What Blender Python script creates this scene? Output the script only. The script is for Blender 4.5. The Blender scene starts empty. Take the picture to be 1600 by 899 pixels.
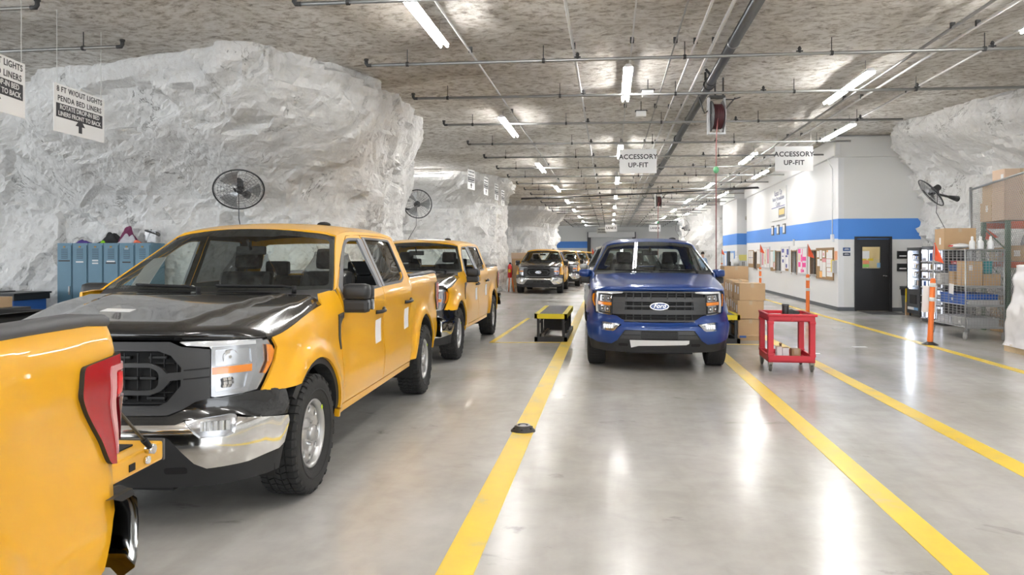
import bpy, bmesh, math, random
from mathutils import Vector, Matrix, Euler, noise
PI = math.pi
random.seed(7)
SC = bpy.context.scene
COL = SC.collection
R = math.radians

def lerp(a, b, t): return a + (b - a) * t
def sstep(a, b, x):
    t = min(1, max(0, (x - a) / (b - a)))
    return t * t * (3 - 2 * t)
def table(pts):
    """smooth (monotone-ish Catmull-Rom) lookup through (x, y) pairs"""
    xs = [p[0] for p in pts]; ys = [p[1] for p in pts]
    n = len(xs)
    ms = []
    for i in range(n):
        if i == 0: m = (ys[1] - ys[0]) / (xs[1] - xs[0])
        elif i == n - 1: m = (ys[-1] - ys[-2]) / (xs[-1] - xs[-2])
        else:
            a = (ys[i] - ys[i-1]) / (xs[i] - xs[i-1]); b = (ys[i+1] - ys[i]) / (xs[i+1] - xs[i])
            m = 0 if a * b <= 0 else 2 * a * b / (a + b)
        ms.append(m)
    def f(x):
        if x <= xs[0]: return ys[0]
        if x >= xs[-1]: return ys[-1]
        lo, hi = 0, n - 1
        while hi - lo > 1:
            k = (lo + hi) // 2
            if xs[k] <= x: lo = k
            else: hi = k
        h = xs[hi] - xs[lo]; t = (x - xs[lo]) / h
        t2, t3 = t * t, t * t * t
        return ((2*t3 - 3*t2 + 1) * ys[lo] + (t3 - 2*t2 + t) * h * ms[lo]
                + (-2*t3 + 3*t2) * ys[hi] + (t3 - t2) * h * ms[hi])
    return f

# ------------------------------------------------------------------ materials
MATS = {}
def mat(name, col, rough=.5, metal=0., spec=.5, coat=0., emit=None, estr=0., bump=None, var=None, alpha=None):
    """principled material; bump=(scale, strength), var=(scale, amount) mottling of the own colour"""
    if name in MATS: return MATS[name]
    m = bpy.data.materials.new(name); m.use_nodes = True
    nt = m.node_tree; b = nt.nodes['Principled BSDF']
    c = tuple(col) + ((1,) if len(col) == 3 else ())
    b.inputs['Base Color'].default_value = c
    b.inputs['Roughness'].default_value = rough
    b.inputs['Metallic'].default_value = metal
    b.inputs['Specular IOR Level'].default_value = spec
    b.inputs['Coat Weight'].default_value = coat
    b.inputs['Coat Roughness'].default_value = .03
    if emit:
        b.inputs['Emission Color'].default_value = tuple(emit) + (1,)
        b.inputs['Emission Strength'].default_value = estr
    if alpha is not None: b.inputs['Alpha'].default_value = alpha
    if bump or var:
        tc = nt.nodes.new('ShaderNodeTexCoord')
        sc = (bump or var)[0]
        n = nt.nodes.new('ShaderNodeTexNoise'); n.inputs['Scale'].default_value = sc; n.inputs['Detail'].default_value = 5
        nt.links.new(tc.outputs['Object'], n.inputs['Vector'])
        if bump:
            bp = nt.nodes.new('ShaderNodeBump'); bp.inputs['Strength'].default_value = bump[1]; bp.inputs['Distance'].default_value = .01
            nt.links.new(n.outputs['Fac'], bp.inputs['Height']); nt.links.new(bp.outputs['Normal'], b.inputs['Normal'])
        if var:
            n2 = nt.nodes.new('ShaderNodeTexNoise'); n2.inputs['Scale'].default_value = var[0]; n2.inputs['Detail'].default_value = 6
            nt.links.new(tc.outputs['Object'], n2.inputs['Vector'])
            mx = nt.nodes.new('ShaderNodeMix'); mx.data_type = 'RGBA'
            mx.inputs['A'].default_value = tuple(x * (1 - var[1]) for x in c[:3]) + (1,)
            mx.inputs['B'].default_value = tuple(min(1, x * (1 + var[1])) for x in c[:3]) + (1,)
            nt.links.new(n2.outputs['Fac'], mx.inputs['Factor']); nt.links.new(mx.outputs['Result'], b.inputs['Base Color'])
    MATS[name] = m
    return m

def glass_mat(name, tint, refl=1.0, rough=.0, ior=1.5):
    """thin pane: tinted see-through plus a Fresnel mirror reflection"""
    if name in MATS: return MATS[name]
    m = bpy.data.materials.new(name); m.use_nodes = True
    nt = m.node_tree; nt.nodes.clear()
    o = nt.nodes.new('ShaderNodeOutputMaterial'); mx = nt.nodes.new('ShaderNodeMixShader')
    t = nt.nodes.new('ShaderNodeBsdfTransparent'); t.inputs['Color'].default_value = tuple(tint) + (1,)
    g = nt.nodes.new('ShaderNodeBsdfGlossy'); g.inputs['Roughness'].default_value = rough
    f = nt.nodes.new('ShaderNodeFresnel'); f.inputs['IOR'].default_value = ior
    mu = nt.nodes.new('ShaderNodeMath'); mu.operation = 'MULTIPLY'; mu.inputs[1].default_value = refl; mu.use_clamp = True
    ge = nt.nodes.new('ShaderNodeNewGeometry'); bf = nt.nodes.new('ShaderNodeMath'); bf.operation = 'SUBTRACT'; bf.inputs[0].default_value = 1
    nt.links.new(ge.outputs['Backfacing'], bf.inputs[1]); m2 = nt.nodes.new('ShaderNodeMath'); m2.operation = 'MULTIPLY'
    nt.links.new(f.outputs['Fac'], m2.inputs[0]); nt.links.new(bf.outputs[0], m2.inputs[1]); nt.links.new(m2.outputs[0], mu.inputs[0]); nt.links.new(mu.outputs[0], mx.inputs['Fac'])
    nt.links.new(t.outputs[0], mx.inputs[1]); nt.links.new(g.outputs[0], mx.inputs[2]); nt.links.new(mx.outputs[0], o.inputs['Surface'])
    MATS[name] = m
    return m

# ------------------------------------------------------------------ objects
def props(o, label=None, cat=None, group=None, kind=None):
    if label: o['label'] = label
    if cat: o['category'] = cat
    if group: o['group'] = group
    if kind: o['kind'] = kind
    return o
def thing(name, label, cat, loc=(0, 0, 0), rz=0, group=None):
    o = bpy.data.objects.new(name, None); COL.objects.link(o)
    o.location = loc; o.rotation_euler = (0, 0, rz); o.empty_display_size = .1
    return props(o, label, cat, group)
def link(name, me, parent=None, loc=None, rot=None):
    o = bpy.data.objects.new(name, me); COL.objects.link(o)
    if parent is not None: o.parent = parent
    if loc is not None: o.location = loc
    if rot is not None: o.rotation_euler = rot
    return o
def kids(o): return [c for c in KID.get(o.name, [])]
KID = {}
def rebuild_kids():
    KID.clear()
    for o in bpy.data.objects:
        if o.parent: KID.setdefault(o.parent.name, []).append(o)
def copy_tree(o, parent=None):
    c = o.copy(); COL.objects.link(c)
    if parent is not None: c.parent = parent
    for ch in kids(o): copy_tree(ch, c)
    return c

class MB:
    """collects simple solids and links them as one mesh object"""
    def __init__(s): s.bm = bmesh.new(); s.mats = []; s.cur = 0; s.smooth = False
    def m(s, material):
        if material not in s.mats: s.mats.append(material)
        s.cur = s.mats.index(material); return s
    def _face(s, vs, smooth=None):
        try:
            f = s.bm.faces.new(vs); f.material_index = s.cur; f.smooth = s.smooth if smooth is None else smooth; return f
        except ValueError: return None
    def box(s, x0, x1, y0, y1, z0, z1, mx=None, bev=0):
        b = bmesh.new()
        bmesh.ops.create_cube(b, size=1)
        for v in b.verts:
            v.co = Vector(((v.co.x + .5) * (x1 - x0) + x0, (v.co.y + .5) * (y1 - y0) + y0, (v.co.z + .5) * (z1 - z0) + z0))
        if bev: bmesh.ops.bevel(b, geom=b.edges[:], offset=min(bev, .45 * min(abs(x1-x0), abs(y1-y0), abs(z1-z0))), segments=2, affect='EDGES', profile=.6)
        s._merge(b, mx); return s
    def _merge(s, b, mx=None, smooth=None):
        mp = {}
        for v in b.verts: mp[v] = s.bm.verts.new(mx @ v.co if mx else v.co)
        for f in b.faces: s._face([mp[v] for v in f.verts], f.smooth if smooth is None else smooth)
        b.free()
    def cyl(s, p0, p1, r0, r1=None, n=12, caps=True):
        r1 = r0 if r1 is None else r1
        p0, p1 = Vector(p0), Vector(p1); d = (p1 - p0).normalized()
        a = d.orthogonal().normalized(); c = d.cross(a)
        A, B = [], []
        for i in range(n):
            t = 2 * PI * i / n; o = a * math.cos(t) + c * math.sin(t)
            A.append(s.bm.verts.new(p0 + o * r0)); B.append(s.bm.verts.new(p1 + o * r1))
        for i in range(n):
            j = (i + 1) % n; s._face([A[i], A[j], B[j], B[i]], n > 6)
        if caps: s._face(A[::-1], False); s._face(B, False)
        return s
    def tube(s, pts, r, n=8, closed=False):
        pts = [Vector(p) for p in pts]; rings = []; N = len(pts); up = None
        for i, p in enumerate(pts):
            if closed: d = pts[(i+1) % N] - pts[i-1]
            else: d = pts[min(i+1, N-1)] - pts[max(i-1, 0)]
            d.normalize()
            if up is None: up = d.orthogonal().normalized()
            up = (up - d * up.dot(d)).normalized(); c = d.cross(up)
            rr = r(i / (N - 1)) if callable(r) else r
            rings.append([s.bm.verts.new(p + (up * math.cos(2*PI*k/n) + c * math.sin(2*PI*k/n)) * rr) for k in range(n)])
        for i in range(N if closed else N - 1):
            A, B = rings[i], rings[(i+1) % N]
            for k in range(n): s._face([A[k], A[(k+1) % n], B[(k+1) % n], B[k]], True)
        if not closed: s._face(rings[0][::-1], False); s._face(rings[-1], False)
        return s
    def lathe(s, prof, o=(0, 0, 0), axis='Z', n=24, smooth=True, a0=0, a1=2*PI):
        """prof: (radius, height) pairs"""
        full = abs(a1 - a0 - 2 * PI) < 1e-6
        rings = []
        for k in range(n if full else n + 1):
            t = a0 + (a1 - a0) * k / n; ring = []
            for r, h in prof:
                x, y, z = r * math.cos(t), r * math.sin(t), h
                if axis == 'X': x, y, z = z, x, y
                elif axis == 'Y': x, y, z = y, z, x
                ring.append(s.bm.verts.new((x + o[0], y + o[1], z + o[2])))
            rings.append(ring)
        for k in range(n):
            A, B = rings[k], rings[(k+1) % len(rings)]
            for i in range(len(prof) - 1):
                if prof[i][0] < 1e-6: vs = [A[i], B[i+1], A[i+1]]
                elif prof[i+1][0] < 1e-6: vs = [A[i], B[i], A[i+1]]
                else: vs = [A[i], B[i], B[i+1], A[i+1]]
                s._face(vs, smooth)
        return s
    def prism(s, poly, z0, z1, mx=None):
        """poly of (x, y), extruded z0..z1, then transformed"""
        T = (lambda v: mx @ Vector(v)) if mx else Vector
        A = [s.bm.verts.new(T((p[0], p[1], z0))) for p in poly]; B = [s.bm.verts.new(T((p[0], p[1], z1))) for p in poly]
        n = len(poly)
        s._face(A[::-1], False); s._face(B, False)
        for i in range(n): s._face([A[i], A[(i+1) % n], B[(i+1) % n], B[i]], False)
        return s
    def grid(s, fn, nu, nv, smooth=True):
        V = [[s.bm.verts.new(fn(i / nu, j / nv)) for j in range(nv + 1)] for i in range(nu + 1)]
        for i in range(nu):
            for j in range(nv): s._face([V[i][j], V[i+1][j], V[i+1][j+1], V[i][j+1]], smooth)
        return s
    def quad(s, a, b, c, d): s._face([s.bm.verts.new(p) for p in (a, b, c, d)], False); return s
    def add_mesh(s, me, mx=None):
        b = bmesh.new(); b.from_mesh(me); s._merge(b, mx); return s
    def ball(s, c, r, sc=(1, 1, 1), n=16):
        b = bmesh.new(); bmesh.ops.create_uvsphere(b, u_segments=n, v_segments=max(6, n // 2), radius=r)
        for v in b.verts: v.co = Vector((v.co.x * sc[0] + c[0], v.co.y * sc[1] + c[1], v.co.z * sc[2] + c[2]))
        s._merge(b, None, True); return s
    def data(s, name, material=None, norm=True):
        if norm: bmesh.ops.recalc_face_normals(s.bm, faces=s.bm.faces[:])
        me = bpy.data.meshes.new(name); s.bm.to_mesh(me); s.bm.free()
        for x in (s.mats or [material]): me.materials.append(x)
        return me
    def build(s, name, material=None, parent=None, loc=None, rot=None, norm=True):
        return link(name, s.data(name, material, norm), parent, loc, rot)

def text_mesh(body, size=.1, align='CENTER', ext=.001, shear=0, spacing=1., line=1., off=0.):
    cu = bpy.data.curves.new('lettering', 'FONT'); cu.body = body; cu.size = size; cu.align_x = align; cu.align_y = 'CENTER'
    cu.extrude = ext; cu.shear = shear; cu.space_character = spacing; cu.space_line = line; cu.resolution_u = 3; cu.offset = off
    o = bpy.data.objects.new('lettering_tmp', cu); COL.objects.link(o)
    bpy.context.view_layer.update()
    dg = bpy.context.evaluated_depsgraph_get()
    me = bpy.data.meshes.new_from_object(o.evaluated_get(dg))
    bpy.data.objects.remove(o); bpy.data.curves.remove(cu)
    return me
def text(name, body, size, material, parent, mx, **kw):
    me = text_mesh(body, size, **kw); me.transform(mx); me.materials.clear(); me.materials.append(material)
    return link(name, me, parent)
def facing(loc, rz=0.):
    """matrix that stands text upright at loc, readable from -Y when rz = 0"""
    return Matrix.Translation(loc) @ Matrix.Rotation(rz, 4, 'Z') @ Matrix.Rotation(PI / 2, 4, 'X')

# ---------------------------------------------------- curved sheet patches
def rounded(poly, r, n=4):
    """round the corners of a 2D polygon; r a number or one per corner"""
    out = []; N = len(poly)
    for i in range(N):
        p = Vector(poly[i]); a = Vector(poly[i-1]); b = Vector(poly[(i+1) % N])
        rr = r[i] if isinstance(r, (list, tuple)) else r
        da, db = a - p, b - p
        k = min(rr, .45 * da.length, .45 * db.length)
        if k < 1e-4: out.append(tuple(p)); continue
        A = p + da.normalized() * k; B = p + db.normalized() * k
        for j in range(n + 1):
            t = j / n; out.append(tuple(A * (1-t)**2 + p * 2 * t * (1-t) + B * t * t))
    return out
def arc(c, r, a0, a1, n, ry=None):
    return [(c[0] + r * math.cos(lerp(a0, a1, i / n)), c[1] + (ry or r) * math.sin(lerp(a0, a1, i / n))) for i in range(n + 1)]

class Patch:
    """sheets cut out of a mapped surface F(u, v) -> Vector, several of them in one mesh"""
    def __init__(s): s.v = []; s.f = []; s.n = []; s.fm = []; s.mats = []; s.cur = 0
    def m(s, material):
        if material not in s.mats: s.mats.append(material)
        s.cur = s.mats.index(material); return s
    def add(s, poly, F, holes=(), du=.08, dv=.06, th=.015, out=None, rim_mat=None, dense=True):
        bm = bmesh.new(); edges = []
        for loop in [poly] + list(holes):
            q = []
            for p in loop:
                if not q or (Vector(p) - Vector(q[-1])).length > 1e-5: q.append(p)
            if (Vector(q[0]) - Vector(q[-1])).length < 1e-5: q.pop()
            vs = [bm.verts.new((p[0], p[1], 0)) for p in q]
            for i in range(len(vs)): edges.append(bm.edges.new((vs[i], vs[(i+1) % len(vs)])))
        bmesh.ops.triangle_fill(bm, use_beauty=True, use_dissolve=False, edges=edges)
        us = [v.co.x for v in bm.verts]; vs_ = [v.co.y for v in bm.verts]
        if dense:
            for (lo, hi, st, no) in ((min(us), max(us), du, Vector((1, 0, 0))), (min(vs_), max(vs_), dv, Vector((0, 1, 0)))):
                k = math.floor(lo / st) + 1
                while k * st < hi - 1e-6:
                    if k * st > lo + 1e-6:
                        bmesh.ops.bisect_plane(bm, geom=bm.verts[:] + bm.edges[:] + bm.faces[:], plane_co=no * (k * st), plane_no=no, dist=1e-6)
                    k += 1
        bm.verts.index_update()
        e = 2e-3; base = len(s.v); P = []; N = []
        for v in bm.verts:
            u, w = v.co.x, v.co.y
            p = F(u, w); P.append(p)
            nn = (F(u + e, w) - F(u - e, w)).cross(F(u, w + e) - F(u, w - e))
            N.append(nn.normalized() if nn.length > 1e-12 else Vector((0, 0, 1)))
        # outward side: 'out' is a function(point) -> direction, else +normal
        flip = False
        if out is not None:
            t = sum(N[i].dot(out(P[i])) for i in range(len(P)))
            flip = t < 0
        if flip: N = [-n for n in N]
        s.v += P
        bidx = {}
        for f in bm.faces:
            ids = [v.index for v in f.verts]
            a = (P[ids[1]] - P[ids[0]]).cross(P[ids[2]] - P[ids[0]])
            av = sum((N[i] for i in ids), Vector())
            # robust winding from the 2D orientation
            n2 = f.normal.z if f.normal.length > 0 else 1
            w = (n2 > 0) != flip
            if not w: ids = ids[::-1]
            s.f.append([base + i for i in ids]); s.n.append([N[i] for i in ids]); s.fm.append(s.cur)
        if th:
            rm = s.cur
            if rim_mat is not None:
                if rim_mat not in s.mats: s.mats.append(rim_mat)
                rm = s.mats.index(rim_mat)
            for ed in bm.edges:
                if len(ed.link_faces) == 1:
                    l = ed.link_loops[0] if hasattr(ed, 'link_loops') else ed.link_loops[0]
                    a, b = l.vert.index, l.link_loop_next.vert.index
                    n2 = ed.link_faces[0].normal.z
                    if (n2 > 0) == flip: a, b = b, a
                    for i in (a, b):
                        if i not in bidx:
                            bidx[i] = len(s.v); s.v.append(P[i] - N[i] * th)
                    q = [base + b, base + a, bidx[a], bidx[b]]
                    A = (s.v[q[1]] - s.v[q[0]]).cross(s.v[q[2]] - s.v[q[0]])
                    A = A.normalized() if A.length > 1e-12 else Vector((0, 0, 1))
                    s.f.append(q); s.n.append([A] * 4); s.fm.append(rm)
        bm.free()
        return s
    def data(s, name, material=None):
        me = bpy.data.meshes.new(name)
        me.from_pydata([tuple(v) for v in s.v], [], s.f)
        for x in (s.mats or [material]): me.materials.append(x)
        for p, k in zip(me.polygons, s.fm): p.material_index = k; p.use_smooth = True
        ln = [tuple(n) for f in s.n for n in f]
        me.validate(clean_customdata=False) if False else None
        if len(ln) == len(me.loops): me.normals_split_custom_set(ln)
        return me
    def build(s, name, material=None, parent=None): return link(name, s.data(name, material), parent)
# ------------------------------------------------------------------ pickup truck
# local frame: forward = -Y (front bumper face at Y = 0), driver side = +X, ground z = 0
FRONT = [(0,0),(.15,.004),(.30,.012),(.45,.03),(.58,.06),(.70,.11),(.79,.175),(.86,.255),(.91,.345),(.94,.45),(.957,.57),(.966,.70),(.97,.85),(.97,1.0)]
def _curve():
    pts = []
    P = [Vector((a, b)) for a, b in FRONT]
    for i in range(len(P) - 1):
        p0 = P[i-1] if i else Vector((-P[1].x, P[1].y)); p1 = P[i]; p2 = P[i+1]; p3 = P[i+2] if i + 2 < len(P) else P[i+1] + Vector((0, .3))
        for k in range(16):
            t = k / 16
            pts.append(.5 * ((2*p1) + (-p0+p2)*t + (2*p0-5*p1+4*p2-p3)*t*t + (-p0+3*p1-3*p2+p3)*t**3))
    pts.append(Vector((.97, 1.0)))
    y = 1.0
    while y < 5.65: y += .1; pts.append(Vector((.97, min(y, 5.65))))
    for k in range(1, 13):
        a = PI / 2 * k / 12; pts.append(Vector((.91 + .06 * math.cos(a), 5.65 + .06 * math.sin(a))))
    pts.append(Vector((.60, 5.715))); pts.append(Vector((0, 5.715)))
    L = [0]
    for i in range(1, len(pts)): L.append(L[-1] + (pts[i] - pts[i-1]).length)
    return pts, L
CP, CL = _curve()
import bisect
def C(s):
    s = min(max(s, 0), CL[-1] - 1e-6)
    i = bisect.bisect_right(CL, s) - 1
    i = min(i, len(CP) - 2)
    t = (s - CL[i]) / (CL[i+1] - CL[i])
    return CP[i].lerp(CP[i+1], t)
def Cn(s):
    a = C(s - .012); b = C(s + .012); d = (b - a).normalized()
    return Vector((d.y, -d.x))
S_AT1 = CL[[i for i, p in enumerate(CP) if abs(p.y - 1.0) < 1e-9][0]]
_FY = [p.y for p in CP]
def sY(Y):
    if Y >= 1.0: return S_AT1 + (Y - 1.0)
    for i in range(len(CP) - 1):
        if CP[i].y <= Y <= CP[i+1].y and CP[i+1].y > CP[i].y:
            return lerp(CL[i], CL[i+1], (Y - CP[i].y) / (CP[i+1].y - CP[i].y))
    return 0
S_REAR = S_AT1 + 4.65            # where the rear corner begins
W_CAB = table([(.28,.925),(.44,.940),(.50,.956),(.58,.966),(.68,.972),(.76,.966),(.86,.957),(.98,.955),(1.08,.963),(1.14,.970),(1.20,.972),(1.27,.962),(1.315,.947),(1.345,.935),(1.40,.916),(1.50,.880),(1.60,.845),(1.70,.812),(1.78,.783),(1.84,.752),(1.9,.71)])
W_BED = table([(.28,.93),(.44,.945),(.55,.962),(.68,.972),(.80,.966),(.95,.960),(1.08,.964),(1.18,.974),(1.26,.972),(1.32,.962),(1.365,.948),(1.40,.93),(1.5,.9)])
W_FEN = table([(.28,.925),(.44,.945),(.60,.968),(.75,.976),(.90,.968),(1.0,.962),(1.08,.962),(1.14,.955),(1.20,.938),(1.26,.922),(1.30,.915),(1.345,.91),(1.5,.88)])
D_FRONT = table([(.28,-.06),(.36,-.03),(.43,-.004),(.52,.012),(.60,.008),(.645,-.004),(.68,-.03),(.74,-.05),(.90,-.06),(1.05,-.085),(1.12,-.10),(1.2,-.15),(1.35,-.30)])
HUBF, HUBR, HZ = .96, 4.653, .40
def flare(Y, z):
    d = 0
    for h in (HUBF, HUBR):
        r = math.hypot(Y - h, (z - HZ) * .98)
        d += .036 * (1 - sstep(.535, .66, r)) + .006 * (1 - sstep(.64, .72, r))
    return d
def GW(Y, z):
    k = min(1, max(0, (z - 1.36) / .44))
    return W_CAB(z) - .088 * k * (1 - sstep(2.0, 3.5, Y))
def d_side(Y, z):
    a = GW(Y, z)
    if Y < 1.75: a = lerp(W_FEN(z), a, sstep(1.15, 1.62, Y))
    elif Y > 3.9: a = lerp(a, W_BED(z) - .012 - .030 * sstep(4.9, 5.75, Y), sstep(3.96, 4.02, Y))
    return a - .97 + flare(Y, z)
def BODY(side, off=0.):
    def F(s, z):
        p = C(s); n = Cn(s)
        w = sstep(.70, 1.22, s)
        d = (1 - w) * D_FRONT(z) + (w * d_side(p.y, z) if w > 0 else 0) + off
        # greenhouse tumblehome moves in X only
        return Vector((side * (p.x + n.x * d), p.y + n.y * d, z))
    return F
def OUT(p): return Vector((p.x, (p.y - 2.9) * .12 if abs(p.x) > .8 else (p.y - 2.9), 0))
def sp(poly): return [(sY(Y), z) for Y, z in poly]
def mir(poly): return [(-a, b) for a, b in poly]
def full(poly):                   # mirror a half outline (from s=0 round to s=0) into a whole one
    return poly + [(-a, b) for a, b in poly[::-1] if a > 1e-6]
def BOTH(off=0.):
    L, Rr = BODY(1, off), BODY(-1, off)
    def F(s, z): return L(s, z) if s >= 0 else Rr(-s, z)
    return F
def z_top(Y):
    return 1.828 - .045 * (max(0, 2.75 - Y) / .5) ** 2 - .028 * (max(0, Y - 3.45) / .4) ** 2
def ROOF(u, Y):
    zt = z_top(Y); xe = GW(Y, zt)
    a = min(1, abs(u))
    g = .6 * (1 - a ** 2.2) + .4 * (1 - a ** 10)
    return Vector((u * xe, Y, zt + .078 * g))
def zl(Y):                        # fender line under the hood
    return table([(.2,1.105),(.36,1.113),(.8,1.190),(1.22,1.253),(1.5,1.27)])(Y)
HY = table([(0,.125),(.02,.108),(.05,.112),(.10,.165),(.2,.31),(.6,.80),(1,1.25)])
HZt = table([(0,1.118),(.02,1.135),(.05,1.162),(.10,1.186),(.2,1.208),(.6,1.282),(1,1.335)])
def HOOD(u, t):
    Ye = lerp(.36, 1.235, max(0, t - .03) / .97); s = sY(Ye)
    L = BODY(1)(s, zl(Ye)); a = min(1, abs(u))
    yc, zc = HY(t), HZt(t)
    x = L.x * u; y = yc + (L.y - yc) * a ** 3
    zc -= .012 * a * a
    k = sstep(lerp(.70, .90, sstep(.15, .8, t)), 1.0, a)
    xd = lerp(.40, .64, t)
    dome = .020 * (1 - sstep(xd - .03, xd + .05, abs(x))) * sstep(.05, .16, t) * (1 - .5 * sstep(.8, 1, t))
    return Vector((x, y, lerp(zc + dome, L.z + .004, k ** 1.6)))
def WS(u, t, off=0.):
    Ys = lerp(1.525, 2.235, t); zs = lerp(1.348, z_top(2.235) - .006, t)
    yw = GW(Ys, zs) - .004 + .012 * math.sin(PI * t)
    a = min(1, abs(u))
    y = Ys - lerp(.215, .115, t) * (1 - a ** 2.2)
    z = zs + (lerp(-.012, .066, t)) * (1 - a ** 2.2)
    return Vector((u * yw, y - off, z + off * .6))

def xz_plane(Y):
    return lambda x, z: Vector((x, Y, z))

def M_init():
    mat('yellow paint', (.85, .43, .013), .30, 0, .35, coat=.55)
    mat('blue paint', (.006, .042, .21), .30, .15, .4, coat=.6)
    mat('pearl paint', (.42, .44, .46), .25, .2, .5, coat=1)
    mat('black paint', (.010, .010, .011), .16, 0, .5, coat=1)
    mat('matte black plastic', (.022, .023, .025), .5)
    mat('grey plastic', (.048, .049, .052), .45); mat('rail plastic', (.085, .086, .09), .5)
    mat('mid grey trim', (.20, .205, .22), .4)
    mat('near black', (.006, .006, .007), .7)
    mat('under body', (.012, .012, .012), .8)
    mat('chrome', (.80, .79, .77), .09, 1)
    mat('satin silver', (.55, .55, .55), .32, .75)
    mat('lamp silver', (.50, .51, .53), .22, .9); mat('lamp frame', (.46, .47, .49), .16, .6, coat=.5)
    mat('rubber', (.022, .022, .022), .75, bump=(60, .2))
    mat('seat cloth', (.035, .035, .037), .85)
    mat('pillar lining', (.13, .135, .135), .7)
    mat('dash plastic', (.028, .030, .032), .6)
    mat('amber lens', (.85, .25, .008), .12, 0, .6, coat=1)
    mat('red lens', (.40, .002, .006), .12, 0, .4, coat=.35)
    mat('bright red lens', (.75, .01, .015), .1, 0, .6, coat=1)
    mat('dark red lens', (.12, .004, .008), .10, 0, .6, coat=1)
    mat('pink lens', (.75, .35, .36), .15, 0, .6, coat=1)
    mat('white lens', (.75, .77, .80), .12, .2, .6, coat=1)
    mat('paper', (.80, .80, .80), .7)
    mat('badge blue', (.01, .03, .16), .2, 0, .5, coat=1)
    mat('lime mark', (.65, .85, .02), .5)
    for k, c in enumerate([(.50, .335, .185), (.56, .39, .23), (.60, .45, .33), (.44, .29, .15)]): mat('cardboard %d' % k, c, .75, var=(6, .06))
    mat('bottle white', (.76, .77, .77), .35); mat('sign yellow', (.85, .62, .02), .5); mat('tote blue', (.025, .10, .36), .35)
    glass_mat('clear glass', (.84, .89, .87), .9)
    glass_mat('tinted glass', (.18, .19, .19), 1.4)
    glass_mat('lamp glass', (.97, .97, .97), .45)
    glass_mat('plastic wrap', (.72, .73, .75), 1.8, .12, 1.45)
    glass_mat('mirror wrap', (.8, .8, .8), 1)

def tire_mesh(road=False):
    M = MB().m(MATS['rubber']); M.smooth = True
    prof = [(.226,-.100),(.236,-.112),(.262,-.126),(.30,-.134),(.335,-.135),(.365,-.129),(.383,-.118),(.390,-.100),(.391,0),(.390,.100),(.383,.118),(.365,.129),(.335,.135),(.30,.134),(.262,.126),(.236,.112),(.226,.100)]
    M.lathe(prof, axis='X', n=64)
    # raised ring on the sidewall
    M.lathe([(.288,.1335),(.290,.1375),(.302,.1375),(.304,.1335)], axis='X', n=64)
    M.smooth = False
    def block(a0, a1, t0, t1, r0, r1, skew=0., r1b=None):
        """tread block: axial a0..a1, angle t0..t1"""
        def P(a, t, r): return M.bm.verts.new((a, r * math.cos(t), r * math.sin(t)))
        r1b = r1 if r1b is None else r1b
        q = [(a0, t0), (a0, t1), (a1, t1 + skew), (a1, t0 + skew)]
        lo = [P(a, t, r0) for a, t in q]; e = .0
        rr = [r1, r1, r1b, r1b]
        hi = [P(a, t, k) for (a, t), k in zip(q, rr)]
        M._face(hi, False)
        for i in range(4): M._face([lo[i], lo[(i+1) % 4], hi[(i+1) % 4], hi[i]], False)
    N = 46; st = 2 * PI / N
    if road:
        for k in range(N):
            for a in (-.118, -.066, -.022, .026, .070):
                block(a, a + .044, k * st, k * st + st * .94, .385, .399, .02)
    else:
        for k in range(N):
            t = k * st
            for sgn in (-1, 1):
                long = k % 2
                block(sgn * .072, sgn * .112, t, t + st * .78, .385, .401, .03 * sgn * .3, .399)
                block(sgn * .112, sgn * (.131 if long else .126), t + .01, t + st * .78, .36, .399, 0, .384 if long else .378)
            block(-.064, -.026, t + .3 * st, t + st * 1.12, .385, .401, -.045)
            block(-.020, .020, t, t + st * .80, .385, .401, .05)
            block(.026, .064, t + .3 * st, t + st * 1.12, .385, .401, -.045)
    return M.data('tire')
def wheel_mesh(kind='steel'):
    """wheel disc facing +X; hub at the origin"""
    M = MB().m(MATS['satin silver']); M.smooth = True
    M.lathe([(.205,-.09),(.215,-.10),(.229,-.104),(.229,-.098),(.214,-.085),(.206,-.02),(.206,.06),(.216,.092),(.224,.098),(.231,.102),(.231,.110),(.222,.112),(.212,.104),(.204,.090)], axis='X', n=56)
    P = Patch()
    dish = table([(0,.086),(.060,.086),(.085,.070),(.105,.058),(.135,.078),(.165,.086),(.190,.080),(.206,.060)])
    def F(x, y): return Vector((dish(math.hypot(x, y)), x, y))
    holes = []
    n = 8 if kind == 'steel' else 6
    for k in range(n):
        a = 2 * PI * (k + .5) / n; h = []
        for i in range(12):
            t = 2 * PI * i / 12
            if kind == 'steel': r = .163 + .021 * math.cos(t); b = a + (.026 * math.sin(t)) / .163
            else: r = .145 + .05 * math.cos(t); b = a + .30 * math.sin(t) * (r / .2)
            h.append((r * math.cos(b), r * math.sin(b)))
        holes.append(h)
    P.m(MATS['satin silver']).add([(.2062 * math.cos(2*PI*i/56), .2062 * math.sin(2*PI*i/56)) for i in range(56)], F, holes, .03, .03, .012, lambda p: Vector((1, 0, 0)))
    M.add_mesh(P.data('disc'))
    M.m(MATS['chrome'])
    for k in range(6): a = 2*PI*k/6; M.cyl((.080, .075*math.cos(a), .075*math.sin(a)), (.102, .075*math.cos(a), .075*math.sin(a)), .010, n=6)
    return M
def brake_mesh():
    M = MB().m(MATS['near black']); M.smooth = True
    M.lathe([(.0,-.02),(.2,-.02),(.2,-.06)], axis='X', n=32)
    return M.data('brake')

def clean_path(*p): return list(p)

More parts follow.
